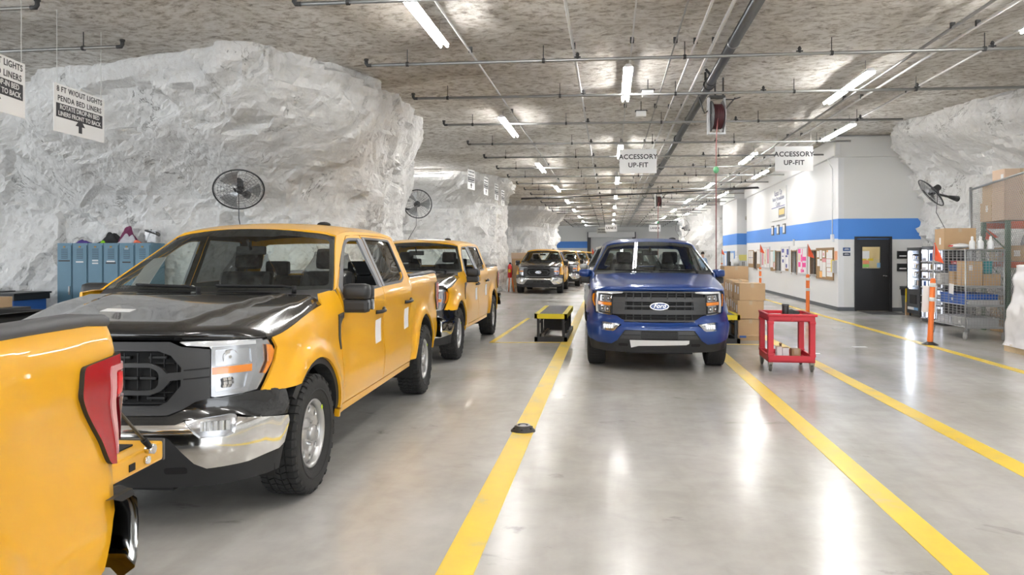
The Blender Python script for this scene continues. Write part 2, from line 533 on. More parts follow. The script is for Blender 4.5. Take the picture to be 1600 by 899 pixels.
def make_truck(name, label, cfg):
    """cfg: body, hood, bumper paints; 'grille' style; mirrors"""
    body = MATS[cfg['body']]; hoodm = MATS[cfg['hood']]; bump = MATS[cfg['bumper']]; fasc = MATS[cfg['fascia']]
    lux = cfg['style'] == 'lux'
    T = thing(name, label, 'truck')
    mb, gp, trim = MATS['matte black plastic'], MATS['grey plastic'], MATS['mid grey trim']
    nb, ub = MATS['near black'], MATS['under body']
    # ---- chassis: dark underbody, inner wheel houses
    M = MB().m(ub)
    M.box(-.80, .80, .30, 5.6, .34, .46); M.box(-.45, .45, .1, 5.7, .26, .40)
    M.box(-.78, .78, .30, 1.45, .46, 1.04)
    for hub in (HUBF, HUBR):
        M.box(-.70, .70, hub - .09, hub + .09, .31, .47)
        for sg in (-1, 1):
            M.lathe([(.56, .55), (.56, .925)], (0, hub, HZ), 'X', 24, True, -.25, PI + .25) if sg > 0 else M.lathe([(.56, -.925), (.56, -.55)], (0, hub, HZ), 'X', 24, True, -.25, PI + .25)
            for q in (0,):
                M.box(sg * .54, sg * .56, hub - .55, hub + .55, .30, .95)
    M.build('chassis', ub, T)
    # wheels
    wm = wheel_mesh('steel' if not lux else 'alloy').data('wheel'); tm = TIRE[lux]
    bm_ = brake_mesh()
    hc = MB(); hc.smooth = True; hc.m(MATS['satin silver']).lathe([(.055, .080), (.055, .105), (.048, .118), (.0, .122)], axis='X', n=24)
    hcd = hc.data('hub_cap')
    mk = MB().m(MATS['lime mark']); mk.box(.1125, .115, .196, .222, .05, .075); mkd = mk.data('paint_mark')
    for (x, y) in ((.855, HUBF), (.855, HUBR), (-.855, HUBF), (-.855, HUBR)):
        w = link('wheel', wm, T, (x, y, HZ), (R(25) if x > 0 else R(-10), 0, 0 if x > 0 else PI))
        link('tire', tm, w); link('hub_cap', hcd, w); link('brake_drum', bm_, w)
        if not lux: link('paint_mark', mkd, w)
    s_ = sY
    arcF = [(HUBF - .50 * math.cos(t), HZ + .505 * math.sin(t)) for t in [R(a) for a in range(38, 169, 6)]]
    for side, nm in ((1, 'left'), (-1, 'right')):
        F = BODY(side)
        # ---- front fender
        poly = [(.405,1.112),(.44,1.05),(.425,.98),(.375,.90),(.315,.805)] + \
               [(.46,.79)] + [(HUBF - .505*math.cos(t), HZ + .515*math.sin(t)) for t in [R(a) for a in range(50, 165, 6)]] + \
               [(1.46,.47),(1.61,.462),(1.615,1.0),(1.60,1.19),(1.545,1.30),(1.515,1.345),(1.40,1.349),(1.24,1.338),(1.24,zl(1.24)),(1.0,zl(1.0)),(.8,zl(.8)),(.6,zl(.6))]
        P = Patch().m(body); P.add(sp(poly), F, (), .07, .05, .02, OUT)
        f = P.build('front_fender', body, T)
        # black wheel-arch liner edge
        P = Patch().m(mb).add(sp([(HUBF - .52*math.cos(t), HZ + .53*math.sin(t)) for t in [R(a) for a in range(38, 172, 6)]] + [(HUBF - .46*math.cos(t), HZ + .47*math.sin(t)) for t in [R(a) for a in range(171, 37, -6)]]), BODY(side, -.022), (), .08, .08, .10, OUT)
        P.build('wheel_arch_liner', mb, f)
        # fender badge: slim bar with a tapering tail
        P = Patch().m(gp).add(sp([(1.485,1.165),(1.60,1.175),(1.60,1.135),(1.575,1.125),(1.545,1.09),(1.565,.99),(1.592,.90),(1.575,.893),(1.535,.98),(1.50,1.10)]), BODY(side, .008), (), .05, .05, .012, OUT)
        b = P.build('fender_badge', gp, f)
        tm_ = text_mesh('F-150', .036, ext=.001)
        c0 = F(sY(1.545), 1.152)
        tm_.transform(Matrix.Translation(c0 + Vector((side * .011, 0, 0))) @ Matrix.Rotation(PI/2 if side > 0 else -PI/2, 4, 'Z') @ Matrix.Rotation(PI/2, 4, 'X'))
        tm_.materials.clear(); tm_.materials.append(MATS['chrome']); link('badge_lettering', tm_, f)
        # ---- front door
        zt = lambda Y: z_top(Y) - .032
        dp = [(1.625,.468),(2.838,.468),(2.838,1.32),(2.815,1.60),(2.795,zt(2.795)),(2.6,zt(2.6)),(2.46,zt(2.46)),(2.39,zt(2.46)-.035)] + [(lerp(2.39,1.585,t), lerp(zt(2.46)-.035,1.362,t)) for t in (.25,.5,.75,1)] + [(1.61,1.20),(1.625,1.0)]
        win = rounded([(1.72,1.365),(1.755,1.262),(2.20,1.282),(2.36,1.326),(2.745,1.338),(2.725,1.55),(2.70,1.748),(2.46,1.742),(2.33,1.70)], [.02,.03,.05,.05,.01,.0,.03,.06,.08])
        P = Patch().m(body).add(sp(dp), F, [sp(win)], .08, .05, .018, OUT)
        d1 = P.build('front_door', body, T)
        PL = Patch().m(MATS['pillar lining']).add(sp(dp), BODY(side, -.021), [sp(win)], .12, .10, 0, OUT); PL.build('door_lining', None, d1)
        big = rounded([(1.625,1.372),(1.70,1.195),(1.77,1.215),(2.22,1.262),(2.375,1.308),(2.825,1.318),(2.805,1.56),(2.775,1.772),(2.45,1.766),(2.31,1.722)], [.02,.01,.02,.05,.05,.0,.0,.03,.06,.08])
        P = Patch().m(gp if True else mb).add(sp(big), BODY(side, .002), [sp(win)], .08, .05, .02, OUT)
        P.build('window_trim', gp, d1)
        P = Patch().m(trim).add(sp([(2.74,1.325),(2.83,1.322),(2.80,1.765),(2.685,1.762)]), BODY(side, .006), (), .08, .06, .02, OUT)
        P.build('pillar_cover', trim, d1)
        if side < 0 or lux:
            P = Patch().m(MATS['clear glass']).add(sp(win), BODY(side, -.014), (), .12, .12, 0, OUT); P.build('window_glass', MATS['clear glass'], d1)
        if side < 0 and not lux:
            P = Patch().m(MATS['paper']).add(sp([(1.84,1.33),(2.10,1.33),(2.16,1.60),(1.98,1.585),(1.90,1.52)]), BODY(side, -.03), (), .1, .1, .003, OUT); P.build('window_sheet', MATS['paper'], d1)
        # ---- rear door
        rp = [(2.85,.468),(3.945,.475),(3.945,1.30),(3.93,1.44),(3.88,1.60),(3.80,zt(3.8)-.015),(3.76,zt(3.76)),(3.4,zt(3.4)),(2.81,zt(2.81)),(2.83,1.60),(2.85,1.32)]
        w2 = rounded([(2.935,1.345),(3.62,1.355),(3.77,1.39),(3.755,1.50),(3.64,1.752),(2.885,1.762)], [.02,.06,.05,.05,.05,.02])
        P = Patch().m(body).add(sp(rp), F, [sp(w2)], .08, .05, .018, OUT)
        d2 = P.build('rear_door', body, T)
        PL = Patch().m(MATS['pillar lining']).add(sp(rp), BODY(side, -.021), [sp(w2)], .12, .10, 0, OUT); PL.build('door_lining', None, d2)
        b2 = rounded([(2.855,1.322),(3.64,1.332),(3.80,1.378),(3.782,1.51),(3.665,1.772),(2.82,1.782)], [.01,.06,.05,.05,.05,.01])
        P = Patch().m(gp).add(sp(b2), BODY(side, .002), [sp(w2)], .08, .05, .02, OUT); P.build('window_trim', gp, d2)
        P = Patch().m(trim).add(sp([(2.857,1.325),(2.93,1.327),(2.875,1.775),(2.825,1.775)]), BODY(side, .006), (), .08, .06, .02, OUT); P.build('pillar_cover', trim, d2)
        P = Patch().m(MATS['tinted glass']).add(sp(w2), BODY(side, -.012), (), .12, .12, 0, OUT); P.build('window_glass', MATS['tinted glass'], d2)
        # handles, stickers
        for d, y0, hz in ((d1, 2.545, 1.105), (d2, 3.655, 1.128)):
            M = MB().m(mb if not lux else body); M.smooth = True
            pa = F(sY(y0), hz); pb = F(sY(y0 + .24), hz + .006)
            n = Vector((side, 0, 0))
            pts = [pa + n*.0, pa + n*.022 + Vector((0,.02,0)), pa.lerp(pb,.3) + n*.040, pa.lerp(pb,.7) + n*.040, pb + n*.024 + Vector((0,-.02,0)), pb]
            M.tube(pts, .017, 8)
            M.ball(pb + n * .012, .026, (.7, 1.3, 1.1), 10)
            M.build('door_handle', mb, d)
            if not lux:
                a = .0 if d is d1 else .02
                P = Patch().m(MATS['paper']).add(sp([(y0+.02, hz-.075),(y0+.20, hz-.065),(y0+.20, hz-.275),(y0+.02, hz-.285)]), BODY(side, .003), (), .1, .08, .003, OUT)
                P.build('paper_sticker', MATS['paper'], d)
        # ---- bed side, wrapped round the rear corner
        sr = S_REAR
        bp = sp([(4.015,.475),(4.015,1.375),(4.6,1.382),(5.2,1.388)]) + [(sr-.02,1.388),(sr+.01,1.375),(sr+.03,1.33),(sr+.06,1.29),(sr+.14,1.285),(sr+.205,1.28),(sr+.205,.80),(sr+.12,.80),(sr+.06,.79)] + \
             sp([(5.64,.72),(5.60,.57),(5.50,.525),(5.17,.50),(5.155,.47)]) + sp([(HUBR + .505*math.cos(t), HZ + .53*math.sin(t)) for t in [R(a) for a in range(14, 167, 6)]]) + sp([(4.15,.475)])
        P = Patch().m(body).add(bp, F, (), .08, .05, .02, OUT)
        bs = P.build('bed_side', body, T)
        P = Patch().m(ub).add(sp([(HUBR + .52*math.cos(t), HZ + .545*math.sin(t)) for t in [R(a) for a in range(8, 172, 6)]] + [(HUBR + .47*math.cos(t), HZ + .49*math.sin(t)) for t in [R(a) for a in range(171, 7, -6)]]), BODY(side, -.022), (), .08, .08, .12, OUT)
        P.build('wheel_arch_liner', ub, bs)
        # bed inner wall and the dark cap on the rail
        M = MB().m(MATS['rail plastic'])
        n = 14
        def cap(u, v):
            y = lerp(4.015, 5.655, u); zz = lerp(1.374, 1.391, u) - .012 * sstep(.94, 1, u)
            pr = [(.930,-.008),(.938,.002),(.936,.020),(.918,.031),(.86,.032),(.835,.022),(.832,-.03)]
            k = v * (len(pr) - 1); i = min(int(k), len(pr) - 2); t = k - i
            xx = lerp(pr[i][0], pr[i+1][0], t); dz = lerp(pr[i][1], pr[i+1][1], t)
            xx -= .028 * sstep(.45, 1, u)
            return Vector((side * xx, y, zz + dz))
        M.grid(cap, 14, 6)
        M.build('rail_cap', None, bs)
        M = MB().m(ub); M.box(side*.80, side*.84, 4.02, 5.72, .80, 1.375); M.build('bed_inner_wall', ub, bs)
        # ---- tail light
        tp = [(sY(5.45),1.262),(sY(5.55),1.270),(sr,1.278),(sr+.05,1.284),(sr+.20,1.275),(sr+.205,1.14),(sr+.20,.95),(sr+.13,.918),(sr+.03,.905),(sY(5.62),.915),(sY(5.57),1.00),(sY(5.46),1.13),(sY(5.435),1.17)]
        tp = rounded(tp, .02)
        P = Patch().m(MATS['red lens']).add(tp, BODY(side, .016), (), .03, .03, .03, OUT, mb)
        tl = P.build('tail_light', MATS['red lens'], T)
        strip = [(sr-.055,1.245),(sr+.175,1.258),(sr+.175,1.235),(sr-.03,1.226),(sr-.028,1.13),(sr+.02,.965),(sr+.175,.955),(sr+.175,.932),(sr+.012,.940),(sr-.052,1.12),(sr-.060,1.22)]
        P = Patch().m(MATS['pink lens']).add(rounded(strip, .008), BODY(side, .022), (), .03, .03, .008, OUT); P.build('light_strip', MATS['pink lens'], tl)
        P = Patch().m(MATS['bright red lens']).add(rounded([(sr-.02,1.22),(sr+.05,1.222),(sr+.05,1.155),(sr-.02,1.145)], .006), BODY(side, .021), (), .03, .03, .008, OUT); P.build('stop_lens', MATS['bright red lens'], tl)
        P = Patch().m(MATS['dark red lens']).add(rounded([(sr-.02,1.135),(sr+.195,1.15),(sr+.19,.99),(sr+.035,.985)], .012), BODY(side, .026), (), .03, .03, .014, OUT); P.build('reverse_lens', MATS['dark red lens'], tl)
        # ---- head light
        F0 = BODY(side)
        s1, s2, s3 = sY(.40), sY(.425), sY(.30)
        hl = [(.485,1.108),(.53,1.085),(.675,1.075),(.688,1.06),(.688,.79),(.71,.785),(s3-.10,.795),(s3+.005,.81),(sY(.37),.90),(s2-.005,.985),(s2+.008,1.05),(s1,1.098),(s1-.03,1.108)]
        chm = MATS['lamp silver']
        P = Patch().m(chm).add(hl, BODY(side, -.030), (), .05, .05, .03, OUT)
        h = P.build('headlight', chm, T)
        # frame rim, cells, amber bands
        so = s3 - .065
        c1 = rounded([(.715,1.055),(so+.03,1.062),(so+.035,.975),(.715,.965)], .012); c2 = rounded([(.715,.915),(so+.005,.92),(so-.02,.83),(.715,.815)], .012)
        rim_h = [c1, c2]
        P = Patch().m(MATS['lamp frame'] if not lux else mb).add([(.692,1.085),(.72,1.098),(so+.07,1.10),(so+.075,.99),(so+.04,.90),(so+.0,.81),(.692,.792)], BODY(side, -.016), rim_h, .05, .05, .012, OUT); P.build('lamp_frame', None, h)
        for ci, (z0, z1) in enumerate(((.965, 1.06), (.818, .918))):
            if lux:
                M = MB().m(MATS['lamp silver']); M.smooth = False
                for kx in range(2):
                    sc = lerp(.70, so, .28 + .46 * kx); zc = (z0 + z1) / 2; p = F0(sc, zc); n = F0(sc, zc) - BODY(side, -.05)(sc, zc); n.normalize()
                    q = n.to_track_quat('Z', 'Y').to_matrix().to_4x4()
                    M.box(-.034, .034, -.036, .036, -.02, .004, Matrix.Translation(p - n*.018) @ q, .006)
                    M.m(nb).box(-.022, .022, -.026, .026, -.02, .0055, Matrix.Translation(p - n*.018) @ q)
                    M.m(MATS['white lens']).box(-.014, .014, -.014, .014, -.02, .010, Matrix.Translation(p - n*.018) @ q, .004); M.m(MATS['lamp silver'])
                M.build('lamp_cell', None, h)
            else:
                # faceted reflector bowl with a bulb
                sc = .5 * (.70 + so + .02); zc = (z0 + z1) / 2; p = F0(sc, zc); n = (F0(sc, zc) - BODY(side, -.05)(sc, zc)).normalized()
                q = Matrix.Translation(p - n * .016) @ n.to_track_quat('Z', 'Y').to_matrix().to_4x4()
                M = MB().m(MATS['chrome']); M.smooth = False
                w, hh = .083, .043
                if ci == 0:
                    for k in range(14):
                        for j in range(3):
                            a0, a1 = 2*PI*k/14, 2*PI*(k+1)/14; r0, r1 = .012 + .011*j, .012 + .011*(j+1)
                            zz = lambda r: -.050 + .036 * (r / .045) ** 2 + (.004 if (k + j) % 2 else 0)
                            M._face([M.bm.verts.new(q @ Vector((r*math.cos(a), r*math.sin(a), zz(r)))) for r, a in ((r0,a0),(r1,a0),(r1,a1),(r0,a1))])
                    M.cyl(q @ Vector((0,0,-.05)), q @ Vector((0,0,-.012)), .009, n=10)
                else:
                    up = Vector((0,0,1)); 
                    for k in range(5):
                        for j in range(3):
                            cx = -.055 + .028*k; cz = -.030 + .02*j
                            mm = Matrix.Translation(p - n*.022) @ n.to_track_quat('Z', 'Y').to_matrix().to_4x4() @ Matrix.Rotation(R(18 + 9*k), 4, 'Y') @ Matrix.Rotation(R(-15*j+10), 4, 'X')
                            M.box(cx, cx+.025, cz, cz+.018, -.02, .0+.004*j, mm)
                for k in range(6):
                    cx = -.088 + .031 * k; mm = Matrix.Translation(p - n*.030) @ n.to_track_quat('Z', 'Y').to_matrix().to_4x4() @ Matrix.Rotation(R(-30 + 12*k), 4, 'Y')
                    M.box(cx, cx+.026, -.040, .040, -.012, -.004, mm)
                M.build('lamp_cell', None, h)
        P = Patch().m(MATS['amber lens']).add([(.692,.958),(so+.03,.967),(so+.025,.925),(.692,.917)], BODY(side, -.006), (), .04, .04, .02, OUT); P.build('turn_signal', MATS['amber lens'], h)
        P = Patch().m(MATS['amber lens']).add([(s1-.035,1.075),(s1+.0,1.065),(s2-.005,1.03),(s2-.025,.97),(sY(.345),.90),(sY(.33),.905),(s2-.055,.97),(s2-.055,1.03)], BODY(side, -.004), (), .03, .04, .012, OUT); P.build('side_reflector', MATS['amber lens'], h)
        P = Patch().m(MATS['white lens']).add([(.49,1.106),(.535,1.088),(.67,1.078),(so+.06,1.082),(so+.06,1.103),(.6,1.112)], BODY(side, -.002), (), .05, .05, .02, OUT); P.build('light_bar', MATS['white lens'], h)
        if lux:
            P = Patch().m(MATS['white lens']).add([(so+.04,1.08),(so+.075,1.085),(so+.08,.98),(so+.05,.82),(so+.015,.82),(so+.04,.95)], BODY(side, -.002), (), .05, .05, .02, OUT); P.build('running_light', MATS['white lens'], h)
        P = Patch().m(MATS['lamp glass']).add(hl, BODY(side, .002), (), .05, .05, 0, OUT); P.build('lamp_glass', MATS['lamp glass'], h)
        # ---- fog light in its pocket
        fp = rounded([(.535,.672),(.80,.690),(.842,.680),(.815,.585),(.785,.570),(.622,.568)], .012)
        P = Patch().m(MATS['lamp silver']).add(fp, BODY(side, -.012), (), .04, .04, .04, OUT, MATS['chrome'])
        fg = P.build('fog_light', MATS['lamp silver'], T)
        M = MB()
        for k in range(9):
            sc = .64 + .018 * k; p = BODY(side, -.008)(sc, .63); M.m(MATS['chrome' if k % 2 else 'white lens'])
            M.box(p.x - .007, p.x + .007, p.y - .006, p.y + .012, .606, .66)
        M.build('fog_reflector', None, fg)
        P = Patch().m(MATS['lamp glass']).add(fp, BODY(side, .0), (), .06, .06, 0, OUT); P.build('fog_lens', MATS['lamp glass'], fg)
        # tow hook hole
        P = Patch().m(nb).add(rounded([(.43,.405),(.56,.405),(.56,.365),(.43,.365)], .018), BODY(side, .004), (), .05, .05, .006, OUT); th = P.build('tow_hook_opening', nb, T)
        # ---- mirror
        mo = Matrix.Translation((side * .945, 1.665, 1.238))
        if lux: mo = mo @ Matrix.Rotation(R(42 * side), 4, 'Z')
        def hull(w0, w1, z0, z1, y0, y1, rr):
            b = MB(); b.smooth = True; b.box(min(side*w0, side*w1), max(side*w0, side*w1), y0, y1, z0, z1, None, rr); return b
        b = hull(.012, .222, .030, .155, -.075, .055, .045); b.mats = [mb if not lux else body]
        for fc in b.bm.faces: fc.smooth = True
        me = b.data('mirror'); me.transform(mo); mi = link('mirror', me, T)
        b = hull(.002, .212, -.070, .036, -.050, .055, .03); b.m(mb); b.box(min(side*-.03, side*.10), max(side*-.03, side*.10), -.03, .045, -.07, .01, None, .015)
        me = b.data('mirror_base'); me.transform(mo); link('mirror_base', me, mi)
        b = MB().m(MATS['chrome']); b.box(min(side*.05, side*.235), max(side*.05, side*.235), .054, .058, -.05, .14)
        me = b.data('mirror_glass'); me.transform(mo); link('mirror_glass', me, mi)
    # ---- cab shell: pillars, rails, roof, back wall
    P = Patch().m(body); PT = Patch().m(MATS['pillar lining'])
    for side in (1, -1):
        F = BODY(side)
        zt = lambda Y: z_top(Y) - .027
        apil = [(1.50,1.350)] + [(lerp(1.52, 2.235, t), lerp(1.352, z_top(2.235), t)) for t in (0,.2,.4,.6,.8,1)] + [(Y, z_top(Y)) for Y in (2.35,2.5,2.75,3.1,3.45,3.65,3.83)]
        outl = apil + [(3.89,1.72),(3.955,1.55),(4.0,1.40),(4.005,1.30),(4.005,.47),(3.952,.47),(3.952,1.30),(3.937,1.445),(3.887,1.605),(3.805,zt(3.8)-.013),(3.765,zt(3.76)),(3.4,zt(3.4)),(2.8,zt(2.8)),(2.46,zt(2.46)),(2.383,zt(2.46)-.034)] + [(lerp(2.383,1.578,t), lerp(zt(2.46)-.034,1.366,t)) for t in (.25,.5,.75,1)]
        P.add(sp(outl), F, (), .08, .05, .02, OUT)
        PT.add(sp(outl), BODY(side, -.022), (), .1, .08, 0, OUT)
        P.add(sp([(1.47,.40),(1.47,.455),(4.0,.462),(4.0,.41)]), F, (), .1, .05, .04, OUT)
    roof = [(-1,2.235),(-.8,2.196),(-.5,2.145),(-.2,2.123),(0,2.12),(.2,2.123),(.5,2.145),(.8,2.196),(1,2.235),(1,3.83),(.8,3.86),(-.8,3.86),(-1,3.83)]
    P.add(roof, ROOF, (), .1, .12, .02, lambda p: Vector((0, 0, 1)))
    # back wall: follows the C pillar rake
    def BW(u, z):
        y = table([(.9,4.0),(1.40,3.995),(1.55,3.955),(1.72,3.89),(1.80,3.86),(1.90,3.84)])(z)
        return Vector((u * (GW(3.95, z) - .002), y + .02 * (1 - u * u), z + .078 * (.6 * (1 - abs(u) ** 2.2) + .4 * (1 - abs(u) ** 10)) * sstep(1.6, 1.79, z)))
    rwin = rounded([(-.82,1.415),(.82,1.415),(.78,1.70),(-.78,1.70)], .05)
    P.add([(-1,.6),(1,.6),(1,1.4),(1,1.79),(-1,1.79),(-1,1.4)], BW, [rwin], .1, .06, .02, lambda p: Vector((0, 1, 0)))
    cab = P.build('cab_shell', body, T)
    PT.build('pillar_lining', None, cab)
    P = Patch().m(MATS['clear glass']).add(rwin, lambda u, z: BW(u, z) + Vector((0, .004, 0)), (), .3, .1, 0, lambda p: Vector((0, 1, 0))); P.build('rear_window', MATS['clear glass'], T)
    # third brake light + antenna fin
    M = MB().m(nb); M.smooth = True; M.ball((.42 if True else 0, 2.75, 1.895), .05, (1.2, 1.6, .55), 12); M.build('roof_antenna', nb, cab)
    # ---- inner lining (dark headliner, pillars)
    M = MB().m(MATS['dash plastic'])
    M.grid(lambda a, b: Vector((lerp(-.70, .70, a), lerp(2.18, 3.80, b), 1.79 + .05 * (1 - (2*a-1)**2) - .03 * (2*b-1)**2)), 8, 6)
    M.box(-.93, .93, 1.62, 3.95, .44, .52)
    for sd in (-1, 1): M.box(sd*.90, sd*.93, 1.62, 3.95, .5, 1.24); M.box(sd*.80, sd*.86, 2.77, 2.86, 1.2, 1.74) if False else None
    M.box(-.92, .92, 3.90, 3.94, .5, 1.36)
    M.build('cabin_lining', MATS['dash plastic'], T)
    # ---- windshield with dark border, cowl, wipers
    ring = lambda k, b0, b1: [(-k, b0), (k, b0), (k, b1), (-k, b1)]
    P = Patch().m(MATS['clear glass']).add(ring(.985, .02, .985), WS, (), .16, .12, 0, lambda p: Vector((0, -1, .6))); ws = P.build('windshield', MATS['clear glass'], T)
    inn = rounded([(-.945,.085),(.945,.085),(.925,.90),(.40,.90),(.33,.865),(-.33,.865),(-.40,.90),(-.925,.90)], .05)
    P = Patch().m(nb).add(ring(.992, .008, .995), lambda u, t: WS(u, t, -.004), [inn], .12, .1, 0, lambda p: Vector((0, -1, .6))); P.build('windshield_border', nb, ws)
    def COWL(u, t): 
        a = HOOD(u, 1.0); b = WS(u, .03)
        p = a.lerp(b, t); p.z -= .02 * math.sin(PI * t) + .004; return p
    P = Patch().m(mb).add([(-.97,.02),(.97,.02),(.97,1),(-.97,1)], COWL, (), .1, .25, 0, lambda p: Vector((0, 0, 1))); P.build('cowl', mb, T)
    for (u0, u1) in ((.72, .10), (-.02, -.62)):
        M = MB().m(nb)
        a = WS(u0, .02) + Vector((0, -.05, .02)); pts = [a] + [WS(lerp(u0, u1, k / 6), lerp(.035, .055, k / 6)) + Vector((0, -.03, .025)) for k in range(1, 7)]
        M.tube(pts, .010, 6); M.tube([WS(lerp(u0-.1, u1 + .0, k / 6), lerp(.05, .065, k / 6)) + Vector((0, -.02, .012)) for k in range(7)], .009, 6)
        M.cyl(a + Vector((0,0,-.04)), a + Vector((0,0,.015)), .018, n=10)
        M.build('wiper', nb, T)
    # ---- hood
    P = Patch().m(hoodm).add([(-.998,0),(.998,0),(.998,1),(-.998,1)], HOOD, (), .05, .04, .02, lambda p: Vector((0, -.2, 1)))
    hood = P.build('hood', hoodm, T)
    # ---- fascia band, grille, bumper, valance
    FB = BOTH()
    sF = sY(.46)
    fpoly = full([(0,.69),(.40,.695),(.52,.730),(.60,.775),(.66,.785),(.75,.785),(sY(.30)-.1,.795),(sY(.30),.806),(sY(.40),.805),(sF+.02,.787),(sY(.485),.70),(sY(.465),.64),(sY(.40),.640),(.90,.668),(.845,.686),(.80,.692),(.54,.672),(.50,.645),(0,.645)])
    P = Patch().m(fasc).add(fpoly, FB, (), .06, .04, .02, OUT); P.build('fascia', fasc, T)
    if not lux:
        out = full([(0,1.112),(.44,1.112),(.50,1.085),(.682,1.066),(.684,.79),(.60,.772),(.52,.728),(.44,.700),(0,.698)])
        ih = full([(0,1.060),(.375,1.060),(.45,1.035),(.515,.965),(.515,.865),(.44,.775),(.39,.752),(0,.752)])
        GF = BOTH(.016)
        P = Patch().m(gp).add(out, GF, [ih], .06, .04, .05, OUT); g = P.build('grille', gp, T)
        # nostril grooves
        for sd in (-1, 1):
            for z0 in (.905, .955):
                P = Patch().m(nb).add([(sd*.53,z0),(sd*.68,z0+.010),(sd*.68,z0+.002),(sd*.53,z0-.008)], BOTH(.018), (), .06, .04, .002, OUT); P.build('grille_groove', nb, g)
        ro = full([(0,.992),(.335,.992),(.40,.965),(.45,.91),(.45,.885),(.40,.835),(.335,.812),(0,.812)]); ri = full([(0,.968),(.33,.968),(.37,.95),(.385,.93),(.385,.872),(.37,.852),(.33,.838),(0,.838)])
        P = Patch().m(gp).add(rounded(ro, .01), BOTH(.012), [rounded(ri, .01)], .06, .04, .04, OUT)
        for sd in (-1, 1): P.add([(sd*.42,.935),(sd*.54,.945),(sd*.54,.90),(sd*.42,.89)], BOTH(.013), (), .06, .04, .03, OUT)
        P.build('grille_ring', gp, g)
        M = MB()
        M.m(nb)
        P = Patch().m(nb).add(full([(0,1.08),(.40,1.08),(.53,1.0),(.53,.84),(.44,.74),(0,.74)]), BOTH(-.05), (), .08, .08, 0, OUT); P.build('grille_back', nb, g)
        M = MB().m(mb)
        for sd in (-1, 1):
            for z in (1.02, .903, .79):
                for x in (.14, .36) if z != .903 else (.20, .31):
                    p = BOTH(-.028)(sd * x, z); w = .055 if z != .903 else .05
                    M.box(p.x - w, p.x + w, p.y - .012, p.y + .02, z - .009, z + .009, None, .006)
            for x in (.08, .16, .24, .32, .40, .48):
                p = BOTH(-.036)(sd * x, .9); M.box(p.x - .003, p.x + .003, p.y - .004, p.y + .004, .77, 1.045)
        for z in (.985, .82, 1.055, .757):
            M.tube([BOTH(-.036)(lerp(-.46, .46, k / 12), z) for k in range(13)], .006, 4)
        M.build('grille_bars', mb, g)
        oz = .903
    else:
        out = full([(0,1.115),(.52,1.115),(.56,1.085),(.662,1.07),(.664,.80),(.62,.785),(.54,.735),(.46,.705),(0,.703)])
        P = Patch().m(nb).add(out, BOTH(-.03), (), .08, .06, .03, OUT); g = P.build('grille', nb, T)
        bar = lambda z0, z1, w, e: Patch().m(gp).add(full([(0,z1),(w,z1),(w+e,(z0+z1)/2+.0),(w+e*.6,z0),(0,z0)]), BOTH(.018), (), .07, .04, .045, OUT)
        for z0, z1, w in ((.975,1.035,.655),(.80,.865,.655)): bar(z0, z1, w, .004).build('grille_bar', gp, g)
        for z0, z1, w in ((.905,.925,.655),(1.095,1.115,.50),(.705,.725,.48)): bar(z0, z1, w, .006).build('grille_bar', gp, g)
        for sd in (-1, 1):
            P = Patch().m(gp).add([(sd*.47,1.03),(sd*.662,1.035),(sd*.662,.80),(sd*.50,.805),(sd*.475,.85)], BOTH(.012), (), .06, .04, .04, OUT); P.build('grille_cheek', gp, g)
        M = MB().m(mb)
        for sd in (-1, 1):
            for x in (.115, .235, .355, .46):
                p = BOTH(-.012)(sd * x, .9); M.box(p.x - .008, p.x + .008, p.y - .012, p.y + .02, .72, 1.10)
        for z in (.765, .885, .948, 1.06): M.tube([BOTH(-.012)(lerp(-.48, .48, k / 12), z) for k in range(13)], .009, 4)
        M.build('grille_bars', mb, g)
        oz = .915
    # oval badge with script
    p = BOTH(.03)(0, oz)
    M = MB().m(MATS['chrome']); M.smooth = True
    el = lambda a, b, n=28: [(a * math.cos(2*PI*i/n), b * math.sin(2*PI*i/n)) for i in range(n)]
    mx = Matrix.Translation(p) @ Matrix.Rotation(PI/2, 4, 'X')
    M.prism(el(.128, .052), -.03, .008, mx); ob = M.build('oval_badge', None, g)
    M = MB().m(MATS['badge blue']); M.prism(el(.118, .044), .0, .011, mx); M.build('badge_face', None, ob)
    text('badge_lettering', 'Ford', .085, MATS['chrome'], ob, mx @ Matrix.Translation((0, .004, .012)), shear=.35, ext=.0015)
    # bumper
    if not lux:
        bp = full([(0,.652),(.50,.652),(.545,.668),(.60,.600),(.63,.575),(.775,.575),(.81,.59),(.835,.675),(.87,.668),(sY(.39),.640),(sY(.455),.634),(sY(.465),.60),(sY(.44),.47),(sY(.40),.442),(.90,.405),(.665,.395),(.60,.43),(.475,.575),(.44,.592),(0,.592)])
        BF = BOTH(.018)
    else:
        bp = full([(0,.685),(.42,.685),(.50,.672),(.60,.585),(.63,.572),(.775,.575),(.81,.59),(.84,.690),(sY(.40),.690),(sY(.455),.68),(sY(.465),.60),(sY(.44),.47),(sY(.40),.442),(.90,.405),(.66,.395),(.57,.445),(.47,.585),(.44,.592),(0,.592)])
        BF = BOTH(.018)
    P = Patch().m(bump).add(bp, BF, (), .05, .03, .03, OUT); fb = P.build('front_bumper', bump, T)
    if not lux:
        P = Patch().m(gp).add(full([(0,.660),(.50,.660),(.525,.668),(.49,.686),(0,.682)]), BOTH(-.004), (), .06, .03, .03, OUT); P.build('bumper_pad', gp, fb)
    vp = full([(0,.60),(.47,.60),(.60,.44),(.66,.40),(.90,.41),(sY(.40),.45),(sY(.46),.45),(sY(.44),.31),(sY(.36),.295),(.80,.285),(.5,.28),(0,.28)])
    P = Patch().m(mb).add(vp, BOTH(.002), (), .07, .04, .03, OUT); va = P.build('valance', mb, T)
